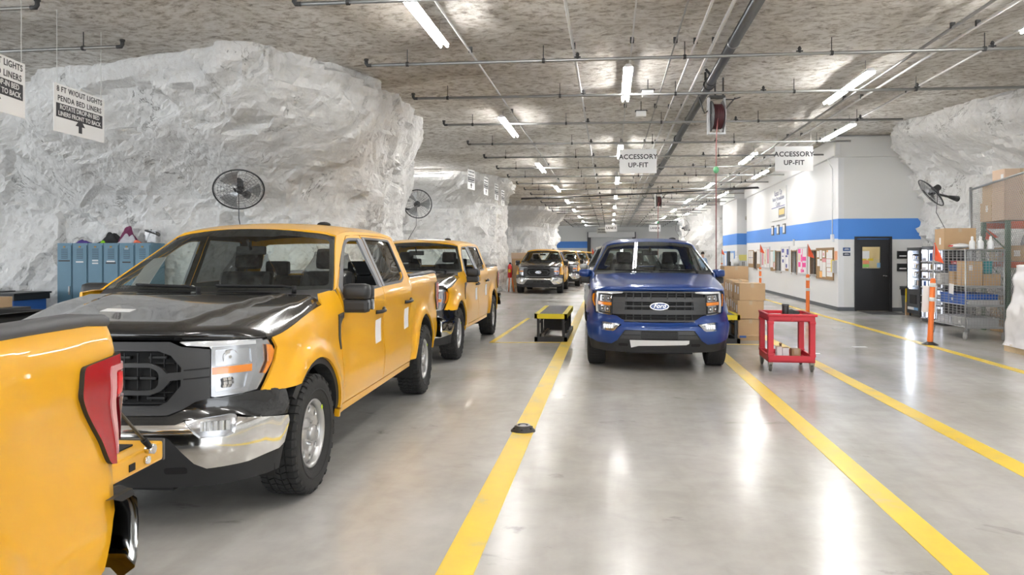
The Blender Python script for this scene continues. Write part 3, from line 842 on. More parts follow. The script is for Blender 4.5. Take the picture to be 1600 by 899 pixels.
    if not lux:
        for x in (-.155, 0, .155):
            P = Patch().m(nb).add(rounded([(x-.062,.555),(x+.062,.555),(x+.062,.475),(x-.062,.475)], .01), BOTH(.005), (), .08, .08, .004, OUT); P.build('air_intake', nb, va)
    else:
        P = Patch().m(nb).add([(-.235,.575),(.235,.575),(.235,.465),(-.235,.465)], BOTH(.006), (), .08, .08, .004, OUT); ai = P.build('air_intake', nb, va)
        M = MB().m(gp)
        for z in (.48,.495,.51,.525,.54,.555): M.box(-.235, .235, -.022, -.012, z, z+.005)
        M.build('intake_slats', gp, ai)
        for sd in (-1, 1):
            P = Patch().m(gp).add([(sd*.25,.578),(sd*.455,.578),(sd*.535,.47),(sd*.25,.47)], BOTH(.008), (), .08, .08, .006, OUT); P.build('intake_blank', gp, va)
            P = Patch().m(nb).add([(sd*.255,.528),(sd*.49,.528),(sd*.494,.52),(sd*.255,.52)], BOTH(.010), (), .08, .08, .003, OUT); P.build('intake_groove', nb, va)
        P = Patch().m(MATS['paper']).add([(-.40,.452),(.40,.452),(.40,.408),(.36,.39),(-.28,.372),(-.385,.345)], BOTH(.010), (), .08, .08, .004, OUT); P.build('paper_tape', MATS['paper'], va)
    # ---- tailgate (origin at its hinge) and rear bumper
    M = MB().m(body)
    M.box(-.775, .775, -.045, .035, .0, .60, None, .012)
    M.box(-.70, .70, .03, .045, .10, .46, None, .010)
    tg = M.build('tailgate', body, T, (0, 5.665, .790))
    M = MB().m(MATS['rail plastic']); M.box(-.775, .775, -.05, .04, .60, .617, None, .006); M.build('tailgate_cap', gp, tg)
    M = MB().m(ub); M.box(-.70, .70, -.052, -.044, .04, .50); M.build('tailgate_liner', ub, tg)
    M = MB().m(mb)
    M.box(-.12, .12, .04, .056, .40, .47, None, .008); M.build('tailgate_handle', mb, tg)
    for sd in (-1, 1):
        M = MB().m(MATS['chrome']); M.cyl((sd*.774, -.0, .10), (sd*.788, 0, .10), .016, n=10); M.build('hinge_bolt', None, tg)
        M = MB().m(nb); M.box(min(sd*.772, sd*.779), max(sd*.772, sd*.779), -.012, .016, .34, .38); M.build('latch', None, tg)
        M = MB().m(MATS['chrome']); M.cyl((sd*.774, -.0, .46), (sd*.790, 0, .46), .016, n=10); M.build('striker_bolt', None, tg)
    # bed floor and front wall
    M = MB().m(ub); M.box(-.80, .80, 4.03, 5.72, .78, .82); M.box(-.80, .80, 4.03, 4.06, .8, 1.37)
    for k in range(9): M.box(-.74 + .175*k, -.66 + .175*k, 4.06, 5.7, .82, .832)
    for sd in (-1, 1): M.box(sd*.55, sd*.80, 4.28, 5.05, .82, 1.02, None, .06)
    M.build('bed_liner', ub, T)
    M = MB().m(MATS['chrome'] if not lux else body); M.smooth = True
    def rb(u, v):
        x = lerp(-.985, .985, u); a = abs(x)
        y = 5.84 - .07 * sstep(.50, .88, a) - 9 * max(0, a - .89) ** 2
        pr = [(-.10, .55), (-.015, .55), (.0, .58), (.012, .70), (.0, .782), (-.02, .795)]
        k = v * (len(pr) - 1); i = min(int(k), len(pr) - 2); t = k - i
        return Vector((x, y + lerp(pr[i][0], pr[i+1][0], t), lerp(pr[i][1], pr[i+1][1], t) + .05 * 0))
    M.grid(rb, 24, 10)
    rbm = M.build('rear_bumper', None, T)
    M = MB().m(mb); 
    def pad(u, v):
        x = lerp(-.985, .985, u); return Vector((x, lerp(5.60, 5.825 - .07 * sstep(.50, .88, abs(x)) - 9 * max(0, abs(x) - .89) ** 2, v), .798 + .006 * (1 if (int(u * 60) % 2) else 0)))
    M.grid(pad, 60, 3, False); M.build('step_pad', mb, rbm)
    # ---- interior
    for sx in (.40, -.40):
        M = MB().m(MATS['seat cloth'])
        M.box(sx-.26, sx+.26, 2.30, 2.82, .72, .90, None, .06)
        M.box(-.25, .25, -.07, .07, 0, .62, Matrix.Translation((sx, 2.80, .86)) @ Matrix.Rotation(R(-16), 4, 'X'), .06)
        M.box(-.13, .13, -.05, .05, .64, .84, Matrix.Translation((sx, 2.80, .86)) @ Matrix.Rotation(R(-14), 4, 'X'), .045)
        st = M.build('seat', None, T)
        M = MB().m(MATS['plastic wrap'])
        rnd = random.Random(3)
        def wrap(u, v):
            a = 2 * PI * u; z = lerp(.0, .80, v); w = lerp(.275, .16, sstep(.72, 1, v))
            p = Vector((w * math.cos(a) * (1 + .03 * math.sin(9 * a + 7 * v)), .095 * math.sin(a) * (1 + .12 * math.sin(7 * a + 13 * v)), z))
            return Matrix.Translation((sx, 2.80, .86)) @ Matrix.Rotation(R(-16), 4, 'X') @ p
        M.smooth = True; M.grid(wrap, 40, 16); M.build('seat_wrap', None, st)
    M = MB().m(MATS['seat cloth']); M.box(-.70, .70, 3.30, 3.75, .72, .90, None, .05); M.box(-.70, .70, 3.74, 3.88, .86, 1.40, None, .05)
    for x in (-.45, .45): M.box(x-.13, x+.13, 3.76, 3.84, 1.40, 1.55, None, .03)
    M.build('rear_bench', None, T)
    M = MB().m(MATS['dash plastic'])
    M.grid(lambda a, b: Vector((lerp(-.88, .88, a), lerp(1.40, 1.98, b) - (.06 * (1 - (2*a-1)**2)) * (1 - b), 1.265 + .035 * math.sin(PI * b) - .10 * max(0, b - .8) * 5 * .4 + .02 * math.exp(-((lerp(-.88, .88, a) - .40) / .2) ** 2) * b)), 16, 8)
    M.box(-.88, .88, 1.90, 2.02, .85, 1.26, None, .03)
    dash = M.build('dashboard', None, T)
    M = MB().m(nb); c = Vector((.40, 2.10, 1.16)); q = Matrix.Translation(c) @ Matrix.Rotation(R(-62), 4, 'X')
    M.tube([q @ Vector((.19 * math.cos(2*PI*k/28), .19 * math.sin(2*PI*k/28), 0)) for k in range(28)], .016, 8, True)
    for a in (0, PI, -PI/2): M.tube([q @ Vector((0, 0, -.02)), q @ Vector((.18 * math.cos(a), .18 * math.sin(a), 0))], .018, 6)
    M.ball(c, .07, (1, .5, 1)); M.build('steering_wheel', None, T)
    M = MB().m(nb); M.box(-.13, .13, 2.12, 2.15, 1.615, 1.69, None, .015); M.cyl((0, 2.12, 1.66), (0, 2.06, 1.74), .012); M.build('rear_view_mirror', None, T)
    if not lux:
        M = MB().m(MATS['paper']); 
        M.bm.verts.ensure_lookup_table()
        M.grid(lambda a, b: Vector((lerp(-.52, -.10, a), lerp(1.44, 1.62, b) + .04 * a, 1.296 + .012 * math.sin(3 * a) + .07 * max(0, 1 - abs(a - .62) / .35) * b)), 8, 4, False)
        M.build('paper_sheet', None, T)
    return T
EXPO = 1.75; TUBE = 26.0; WORLD = 1.4
# ------------------------------------------------------------------ the place: an underground limestone workshop
ZC = 4.72                                        # ceiling
def rock_mat(name, base, dark, crack, scale=1.):
    m = bpy.data.materials.new(name); m.use_nodes = True; nt = m.node_tree; N = nt.nodes; L = nt.links
    b = N['Principled BSDF']; b.inputs['Roughness'].default_value = .75; b.inputs['Specular IOR Level'].default_value = .25
    tc = N.new('ShaderNodeTexCoord')
    def noise(sc, det, dist=0, rough=.55, vec=None):
        n = N.new('ShaderNodeTexNoise'); n.inputs['Scale'].default_value = sc * scale; n.inputs['Detail'].default_value = det
        n.inputs['Distortion'].default_value = dist; n.inputs['Roughness'].default_value = rough
        L.new(vec or tc.outputs['Object'], n.inputs['Vector']); return n.outputs['Fac']
    def ramp(f, a, b_, ca=(0, 0, 0, 1), cb=(1, 1, 1, 1)):
        r = N.new('ShaderNodeValToRGB'); r.color_ramp.elements[0].position = a; r.color_ramp.elements[1].position = b_
        r.color_ramp.elements[0].color = ca; r.color_ramp.elements[1].color = cb; L.new(f, r.inputs['Fac']); return r.outputs['Color']
    def mix(f, A, B):
        x = N.new('ShaderNodeMix'); x.data_type = 'RGBA'; L.new(f, x.inputs['Factor'])
        for k, v in (('A', A), ('B', B)):
            if isinstance(v, tuple): x.inputs[k].default_value = v
            else: L.new(v, x.inputs[k])
        return x.outputs['Result']
    c = mix(ramp(noise(.8, 6), .38, .68), base + (1,), dark + (1,))
    c = mix(ramp(noise(9, 5, .6), .40, .72), c, dark + (1,)) if True else c
    # cracks: thin lines where a warped noise crosses its middle
    f = noise(1.1, 8, 1.6, .62)
    sb = N.new('ShaderNodeMath'); sb.operation = 'SUBTRACT'; L.new(f, sb.inputs[0]); sb.inputs[1].default_value = .5
    ab = N.new('ShaderNodeMath'); ab.operation = 'ABSOLUTE'; L.new(sb.outputs[0], ab.inputs[0])
    line = ramp(ab.outputs[0], .0, .007, (1, 1, 1, 1), (0, 0, 0, 1))
    gate = ramp(noise(1.7, 3), .50, .64)
    mm = N.new('ShaderNodeMath'); mm.operation = 'MULTIPLY'; L.new(line, mm.inputs[0]); L.new(gate, mm.inputs[1])
    c = mix(mm.outputs[0], c, crack + (1,))
    L.new(c, b.inputs['Base Color'])
    def vor(sc, w):
        n = N.new('ShaderNodeTexNoise'); n.inputs['Scale'].default_value = sc * .8; n.inputs['Detail'].default_value = 3; L.new(tc.outputs['Object'], n.inputs['Vector'])
        va = N.new('ShaderNodeVectorMath'); va.operation = 'MULTIPLY_ADD'; L.new(n.outputs['Color'], va.inputs[0]); va.inputs[1].default_value = (w, w, w); L.new(tc.outputs['Object'], va.inputs[2])
        v = N.new('ShaderNodeTexVoronoi'); v.feature = 'F1'; v.inputs['Scale'].default_value = sc; L.new(va.outputs[0], v.inputs['Vector']); return v.outputs['Distance']
    def madd(a_, k, c_):
        q = N.new('ShaderNodeMath'); q.operation = 'MULTIPLY_ADD'; L.new(a_, q.inputs[0]); q.inputs[1].default_value = k
        if c_ is None: q.inputs[2].default_value = 0
        else: L.new(c_, q.inputs[2])
        return q.outputs[0]
    h = madd(vor(3.4, .35), .30, None); h = madd(vor(8.5, .15), .20, h); h = madd(noise(3.2, 12, .9, .70), .8, h); h = madd(noise(16, 6, .5, .7), .14, h); h = madd(mm.outputs[0], -.30, h)
    bp = N.new('ShaderNodeBump'); bp.inputs['Strength'].default_value = .85; bp.inputs['Distance'].default_value = .11
    L.new(h, bp.inputs['Height']); L.new(bp.outputs['Normal'], b.inputs['Normal'])
    MATS[name] = m; return m
def ceiling_mat():
    m = bpy.data.materials.new('sprayed rock ceiling'); m.use_nodes = True; nt = m.node_tree; N = nt.nodes; L = nt.links
    b = N['Principled BSDF']; b.inputs['Roughness'].default_value = .8; b.inputs['Specular IOR Level'].default_value = .2
    tc = N.new('ShaderNodeTexCoord')
    mp = N.new('ShaderNodeMapping'); mp.inputs['Scale'].default_value = (.75, 1, 1); mp.inputs['Rotation'].default_value = (0, 0, .35); L.new(tc.outputs['Object'], mp.inputs['Vector'])
    def noise(sc, det, dist=0, rough=.6, v=None):
        n = N.new('ShaderNodeTexNoise'); n.inputs['Scale'].default_value = sc; n.inputs['Detail'].default_value = det; n.inputs['Distortion'].default_value = dist; n.inputs['Roughness'].default_value = rough
        L.new(v or mp.outputs['Vector'], n.inputs['Vector']); return n.outputs['Fac']
    def ramp(f, st):
        r = N.new('ShaderNodeValToRGB'); e = r.color_ramp.elements
        while len(e) < len(st): e.new(.5)
        for k, (p, c) in enumerate(st): e[k].position = p; e[k].color = tuple(c) + (1,)
        L.new(f, r.inputs['Fac']); return r.outputs['Color']
    fine = ramp(noise(8.5, 9, .35, .72), [(.33, (.27, .245, .215)), (.44, (.56, .525, .475)), (.52, (.74, .72, .68)), (.66, (.84, .825, .80))])
    big = ramp(noise(.42, 5, .9, .55), [(.34, (.70, .675, .64)), (.56, (1, 1, 1))])
    x = N.new('ShaderNodeMix'); x.data_type = 'RGBA'; x.blend_type = 'MULTIPLY'; x.inputs['Factor'].default_value = 1; L.new(fine, x.inputs['A']); L.new(big, x.inputs['B'])
    hole = ramp(noise(.9, 6, .6, .6), [(.24, (.22, .20, .185)), (.32, (1, 1, 1))])
    y = N.new('ShaderNodeMix'); y.data_type = 'RGBA'; y.blend_type = 'MULTIPLY'; y.inputs['Factor'].default_value = 1; L.new(x.outputs['Result'], y.inputs['A']); L.new(hole, y.inputs['B'])
    L.new(y.outputs['Result'], b.inputs['Base Color'])
    bp = N.new('ShaderNodeBump'); bp.inputs['Strength'].default_value = .8; bp.inputs['Distance'].default_value = .04
    L.new(noise(7.5, 9, .35, .70), bp.inputs['Height']); L.new(bp.outputs['Normal'], b.inputs['Normal'])
    return m
def floor_mat():
    m = bpy.data.materials.new('polished concrete'); m.use_nodes = True; nt = m.node_tree; N = nt.nodes; L = nt.links
    b = N['Principled BSDF']
    tc = N.new('ShaderNodeTexCoord')
    def noise(sc, det, dist=0, rough=.6, stretch=None):
        n = N.new('ShaderNodeTexNoise'); n.inputs['Scale'].default_value = sc; n.inputs['Detail'].default_value = det; n.inputs['Distortion'].default_value = dist; n.inputs['Roughness'].default_value = rough
        if stretch:
            mp = N.new('ShaderNodeMapping'); mp.inputs['Scale'].default_value = stretch; L.new(tc.outputs['Object'], mp.inputs['Vector']); L.new(mp.outputs['Vector'], n.inputs['Vector'])
        else: L.new(tc.outputs['Object'], n.inputs['Vector'])
        return n.outputs['Fac']
    def ramp(f, st):
        r = N.new('ShaderNodeValToRGB'); e = r.color_ramp.elements
        while len(e) < len(st): e.new(.5)
        for k, (p, c) in enumerate(st): e[k].position = p; e[k].color = tuple(c) + (1,)
        L.new(f, r.inputs['Fac']); return r.outputs['Color']
    def mul(A, B, f=1.):
        x = N.new('ShaderNodeMix'); x.data_type = 'RGBA'; x.blend_type = 'MULTIPLY'; x.inputs['Factor'].default_value = f; L.new(A, x.inputs['A']); L.new(B, x.inputs['B']); return x.outputs['Result']
    c = ramp(noise(.45, 7, .3), [(.28, (.40, .38, .35)), (.48, (.50, .485, .46)), (.70, (.58, .57, .555))])
    c = mul(c, ramp(noise(5, 7, .4), [(.30, (.90, .90, .90)), (.62, (1, 1, 1))]))
    # tyre grime drawn out along the lanes, and a few dark scuffs
    c = mul(c, ramp(noise(1.3, 5, .3, .55, (1, .10, 1)), [(.30, (.76, .75, .73)), (.56, (1, 1, 1))]))
    c = mul(c, ramp(noise(1.1, 6, 1.2, .62, (1, 1.8, 1)), [(.22, (.45, .45, .45)), (.36, (1, 1, 1))]))
    L.new(c, b.inputs['Base Color'])
    r = N.new('ShaderNodeMapRange'); r.inputs['From Min'].default_value = .3; r.inputs['From Max'].default_value = .7; r.inputs['To Min'].default_value = .17; r.inputs['To Max'].default_value = .27; L.new(noise(.9, 6, .4), r.inputs['Value']); L.new(r.outputs['Result'], b.inputs['Roughness'])
    b.inputs['Specular IOR Level'].default_value = .5
    bp = N.new('ShaderNodeBump'); bp.inputs['Strength'].default_value = .05; bp.inputs['Distance'].default_value = .02
    L.new(noise(2.5, 6), bp.inputs['Height']); L.new(bp.outputs['Normal'], b.inputs['Normal'])
    return m
def worn_paint():
    m = bpy.data.materials.new('worn yellow floor paint'); m.use_nodes = True; nt = m.node_tree; N = nt.nodes; L = nt.links
    b = N['Principled BSDF']; b.inputs['Roughness'].default_value = .35
    tc = N.new('ShaderNodeTexCoord'); n = N.new('ShaderNodeTexNoise'); n.inputs['Scale'].default_value = 2.2; n.inputs['Detail'].default_value = 9; n.inputs['Roughness'].default_value = .65
    L.new(tc.outputs['Object'], n.inputs['Vector'])
    r = N.new('ShaderNodeValToRGB'); e = r.color_ramp.elements; e.new(.5)
    for k, (p, c) in enumerate([(.30, (.60, .50, .22)), (.44, (.80, .56, .05)), (.66, (.86, .62, .035))]): e[k].position = p; e[k].color = c + (1,)
    L.new(n.outputs['Fac'], r.inputs['Fac']); L.new(r.outputs['Color'], b.inputs['Base Color'])
    MATS['floor paint'] = m; return m

def structure(name, M, material=None, parent=None):
    o = M.build(name, material, parent)
    if parent is None: o['kind'] = 'structure'
    return o

ROCK = rock_mat('white painted rock', (.87, .87, .86), (.78, .77, .75), (.13, .11, .095))
def rockwall(name, bottom, top, over=(3.5, 4.95), du=.14, amp=.16, z0=-.05, z1=5.08, seed=0., closed=False):
    """rough rock face: plan outlines at the floor and at the ceiling, blended where the top overhangs"""
    def resample(pl, n):
        P = [Vector((a, b, 0)) for a, b in pl]; L = [0]
        for i in range(1, len(P)): L.append(L[-1] + (P[i] - P[i-1]).length)
        out = []
        for k in range(n + 1):
            s = L[-1] * k / n; i = min(max(bisect.bisect_right(L, s) - 1, 0), len(P) - 2)
            out.append(P[i].lerp(P[i+1], (s - L[i]) / max(1e-6, L[i+1] - L[i])))
        return out
    ln = sum((Vector(bottom[i]) - Vector(bottom[i-1])).length for i in range(1, len(bottom)))
    n = int(ln / du); nz = int((z1 - z0) / du)
    B, Tp = resample(bottom, n), resample(top, n)
    V = []
    def sm(L):
        for _ in range(3): L = [L[0]] + [(L[i-1] + 2 * L[i] + L[i+1]) / 4 for i in range(1, len(L) - 1)] + [L[-1]]
        return L
    B, Tp = sm(B), sm(Tp)
    M = MB().m(ROCK); M.smooth = False
    rows = []
    for j in range(nz + 1):
        z = lerp(z0, z1, j / nz); row = []
        for i in range(n + 1):
            wob = noise.noise(Vector((i * du * .5, seed, 3.1))) * .35
            g = sstep(over[0] + wob, over[1] + wob * .4, z) ** 1.2
            p = B[i].lerp(Tp[i], g); p.z = z
            a = B[max(i-1, 0)].lerp(Tp[max(i-1, 0)], g); b = B[min(i+1, n)].lerp(Tp[min(i+1, n)], g)
            t = (b - a).normalized(); nr = Vector((t.y, -t.x, 0))
            q = p + Vector((seed * 7, 0, 0))
            d = noise.fractal(q * .55, .9, 2.1, 4) * amp * 1.5
            # stepped, broken blocks
            c = noise.cell_vector(q * .9 + noise.noise_vector(q * 1.3) * .6)
            ds, pts = noise.voronoi(Vector((q.x * .8, q.y * .8, q.z * 1.15)) + noise.noise_vector(q * 1.1) * .35)
            h_ = noise.cell(pts[0] * 37.7)
            d += (c.x - .5) * amp * .18 + (h_ - .5) * amp * 1.1 * sstep(.0, .10, ds[1] - ds[0])
            ds, pts = noise.voronoi(Vector((q.x * 2.4, q.y * 2.4, q.z * 3.0)) + noise.noise_vector(q * 2.3) * .4)
            d += (noise.cell(pts[0] * 19.3) - .5) * amp * .30 * sstep(.0, .12, ds[1] - ds[0])
            d += (1 - abs(noise.noise(q * 2.1))) * amp * .25 + noise.fractal(q * 3.5, 1, 2, 3) * amp * .14
            row.append(M.bm.verts.new(p + nr * d + Vector((0, 0, noise.noise(q * .8 + Vector((9, 9, 9))) * .05))))
        rows.append(row)
    for j in range(nz):
        for i in range(n): M._face([rows[j][i], rows[j][i+1], rows[j+1][i+1], rows[j+1][i]])
    o = M.build(name, ROCK, norm=False); o['kind'] = 'structure'
    return o

def build_room():
    M = MB(); M.box(-26, 24, -14, 80, -.2, 0); structure('floor', M, floor_mat())
    M = MB(); M.smooth = True
    def cz(u, v):
        x, y = lerp(-26, 24, u), lerp(-14, 80, v); q = Vector((x, y, 0))
        return Vector((x, y, ZC + .35 * sstep(3.2, 6.6, x) + max(-.09, .08 * noise.fractal(q * .35, 1, 2, 3) + .06 * noise.noise(q * 1.1) + .035 * noise.noise(q * 2.7))))
    M.grid(cz, 200, 376); structure('ceiling', M, ceiling_mat())
    # rock pillars on the left, nearest first
    rockwall('wall_left', [(-25,15),(-14,13.9),(-10.4,13.55),(-8.2,13.45),(-6.7,13.2),(-5.7,13.35),(-5.15,14.1),(-4.92,15.6),(-4.95,17.4),(-5.6,19.6),(-6.1,21.6),(-9,23),(-16,23.5)],
             [(-22.79,13.67),(-12.76,12.31),(-10.39,12.12),(-9.39,11.39),(-8.11,11.03),(-6.61,10.57),(-5.61,10.25),(-4.80,10.57),(-4.19,11.39),(-4.06,12.94),(-4.15,16.50),(-4.83,18.23),(-5.83,20.33),(-8.20,21.33),(-14.58,21.69)], (1.9, 4.62), .075, .125, seed=0)
    rockwall('wall_left_middle', [(-25,31),(-14,30.5),(-9,30.2),(-6.2,30.7),(-5.0,32),(-4.72,34.2),(-5.2,37),(-6.2,39.5),(-12,41)],
             [(-22.79,28.26),(-12.76,27.53),(-8.20,27.25),(-5.29,27.53),(-4.19,28.80),(-3.97,31.36),(-4.47,34.18),(-5.47,36.28),(-10.94,37.64)], (3.75, 4.65), .15, .18, seed=4.7)
    rockwall('wall_left_far', [(-25,51),(-12,50.5),(-5.6,51),(-4.2,53),(-3.9,56),(-4.3,60),(-6,64),(-12,66)], [(-22.79,46.49),(-10.94,45.76),(-4.74,46.12),(-3.19,47.94),(-2.92,51.04),(-3.46,55.15),(-5.47,58.34),(-10.94,60.16)], (3.6, 4.65), .30, .2, seed=9.1)
    rockwall('wall_right', [(8.75,24.5),(8.62,22.6),(8.95,21.2),(9.15,19.6),(9.35,17.6),(9.7,14.5),(10.3,10),(11.5,4),(13,-4),(14,-14)],
             [(8.2,24.5),(7.85,22.4),(7.5,21.2),(7.55,19.6),(7.9,17.8),(8.75,16.0),(9.6,13.6),(10.3,10),(11.5,4),(13,-4),(14,-14)], (3.2, 4.95), .10, .16, seed=13.3)
    rockwall('wall_right_far', [(16,68),(9,66),(5.9,63),(5.35,59),(5.6,55.5),(7,53.3),(12,52.5),(18,52.5)], [(16,68),(9,66),(5.7,63),(5.0,59),(5.2,55),(6.8,52.9),(12,52.2),(18,52.2)], (3.6, 4.9), .34, .2, seed=17)
    wm = mat('painted block wall', (.74, .745, .75), .6, bump=(14, .05)); gm = mat('grey wall tone', (.70, .70, .68), .6)
    M = MB(); M.box(-26, 24, 77.6, 78, 0, 5.1); structure('wall_far', M, gm)
    # ---- office block
    blue = mat('blue stripe paint', (.075, .26, .72), .55)
    base = mat('dark grey baseboard', (.10, .11, .12), .6)
    skew = Matrix.Translation((6.58, 22.9, 0)) @ Matrix.Rotation(-.0195, 4, 'Z')
    # long wall with four service windows cut out of it: local x = into the room, y = along the wall
    WIN = [(y0, y1) for y0, y1 in OFFICE_WINDOWS]
    def wallrun(x0, x1, y0, y1, z0, z1, holes, zs):
        M = MB().m(wm); ys = [y0] + [v for h in holes for v in h] + [y1]
        for i in range(len(ys) - 1):
            if i % 2 == 0: M.box(x0, x1, ys[i], ys[i+1], z0, z1, skew)
            else: M.box(x0, x1, ys[i], ys[i+1], z0, zs[0], skew); M.box(x0, x1, ys[i], ys[i+1], zs[1], z1, skew)
        return M
    structure('wall_office_side', wallrun(0, .16, 0, 16.6, 0, 5.1, WIN, (.98, 1.76)))
    M = MB(); M.box(-.10, .02, -.12, 16.7, 4.52, 5.05, skew, .01); structure('trim_1', M, wm)          # soffit box over the long wall
    M = MB(); M.box(-.004, .0, 0, 16.6, 2.10, 2.68, skew)
    # the stripe climbs slightly towards the far end
    for v in M.bm.verts: v.co.z += max(0, v.co.y - 22.9) * .0085
    structure('trim_2', M, blue)
    M = MB(); M.box(-.012, .0, 0, 16.6, 0, .11, skew); structure('baseboard_side', M, base)
    M = MB(); M.box(.16, 3.2, 16.45, 16.6, 0, 5.1, skew); structure('wall_office_end', M, wm)
    # front face with the door opening
    M = MB().m(gm); M.box(6.60, 7.06, 22.9, 23.05, 0, 5.1); M.box(8.02, 9.6, 22.9, 23.05, 0, 5.1); M.box(7.06, 8.02, 22.9, 23.05, 2.13, 5.1); structure('wall_office_front', M)  # front face takes the greyer tone, its shade put into the colour
    M = MB(); M.box(6.46, 9.6, 22.80, 22.92, 4.46, 5.05, None, .01); structure('trim_3', M, gm)
    M = MB(); M.box(6.578, 9.6, 22.896, 22.9, 2.08, 2.68); structure('trim_4', M, blue)
    M = MB(); M.box(6.575, 7.06, 22.885, 22.9, 0, .11); M.box(8.02, 9.6, 22.885, 22.9, 0, .11); structure('baseboard_front', M, base)
    # office interior seen through door and windows
    M = MB().m(mat('office beige', (.70, .60, .42), .7)); M.box(6.9, 9.6, 25.4, 25.5, 0, 3); M.box(9.5, 9.6, 23.05, 25.5, 0, 3); M.box(6.8, 9.6, 23.05, 25.5, 2.9, 3.0); structure('wall_office_inner', M)
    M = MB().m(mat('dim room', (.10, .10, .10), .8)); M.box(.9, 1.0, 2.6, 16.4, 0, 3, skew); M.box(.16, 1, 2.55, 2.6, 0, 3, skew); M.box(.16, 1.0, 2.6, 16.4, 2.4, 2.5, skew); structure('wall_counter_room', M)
    tm = mat('office lamp', (1, 1, 1), emit=(1, .95, .85), estr=6); M = MB().m(tm); M.box(7.2, 8.4, 23.9, 24.2, 2.84, 2.89); o = M.build('ceiling_panel_light'); props(o, 'flat ceiling light inside the room behind the black door', 'ceiling light')
    # second block beyond
    M = MB().m(wm); M.box(6.55, 12, 40.3, 45.2, 0, 5.1); structure('wall_block', M)
    M = MB(); M.box(6.40, 12, 40.15, 45.35, 4.55, 5.05, None, .01); structure('trim_5', M, wm)
    M = MB(); M.box(6.545, 12.01, 40.294, 45.21, 2.18, 2.76); structure('trim_6', M, blue)
    # far wall stripe, roll-up door
    M = MB(); M.box(-26, -2.3, 77.59, 77.6, 2.38, 3.06); M.box(2.6, 24, 77.59, 77.6, 2.38, 3.06); structure('trim_7', M, blue)
    M = MB().m(mat('dark door frame', (.05, .05, .055), .5)); M.box(-2.3, -1.95, 77.3, 77.6, 0, 4.0); M.box(2.25, 2.6, 77.3, 77.6, 0, 4.0); M.m(mat('roll-up door white', (.7, .7, .69), .5)).box(-2.2, 2.5, 77.1, 77.6, 3.45, 4.05, None, .05)
    M.m(mat('roll-up slats', (.55, .56, .56), .5))
    for k in range(23): M.box(-1.95, 2.25, 77.42 + .02 * (k % 2), 77.6, .15 * k, .15 * k + .15)
    structure('door_2', M)
    # ---- floor paint
    worn_paint(); fp = MATS['floor paint']
    k = 0
    for (x0, y0, x1, y1, w) in ((-.77, .5, -.86, 40, .19), (1.80, .5, 1.83, 40, .18), (3.09, 2, 2.9, 40, .19), (5.66, 6, 5.62, 40, .15), (-2.17, 13.72, -2.07, 19.2, .09), (-2.17, 13.75, -.9, 13.92, .06), (1.95, 14.0, 2.75, 14.05, .06)):
        k += 1; a, b = Vector((x0, y0, 0)), Vector((x1, y1, 0)); d = (b - a).normalized(); n = Vector((d.y, -d.x, 0)) * (w / 2)
        M = MB().m(fp)
        A = [a - n, a + n, b + n, b - n]
        M.prism([(p.x, p.y) for p in A], .0005, .004)
        o = M.build('trim_%d' % (7 + k)); o['kind'] = 'structure'
# ------------------------------------------------------------------ things in the room
OFFICE_WINDOWS = [(2.40, 3.28), (5.32, 6.16), (8.06, 9.07), (13.55, 14.36)]
SKEW = Matrix.Translation((6.58, 22.9, 0)) @ Matrix.Rotation(-.0195, 4, 'Z')
def ORD(n): return (['first','second','third','fourth','fifth','sixth','seventh','eighth','ninth','tenth','eleventh','twelfth','thirteenth','fourteenth','fifteenth','sixteenth','seventeenth','eighteenth','nineteenth','twentieth','twenty-first','twenty-second','twenty-third','twenty-fourth','twenty-fifth','twenty-sixth','twenty-seventh','twenty-eighth'][n])

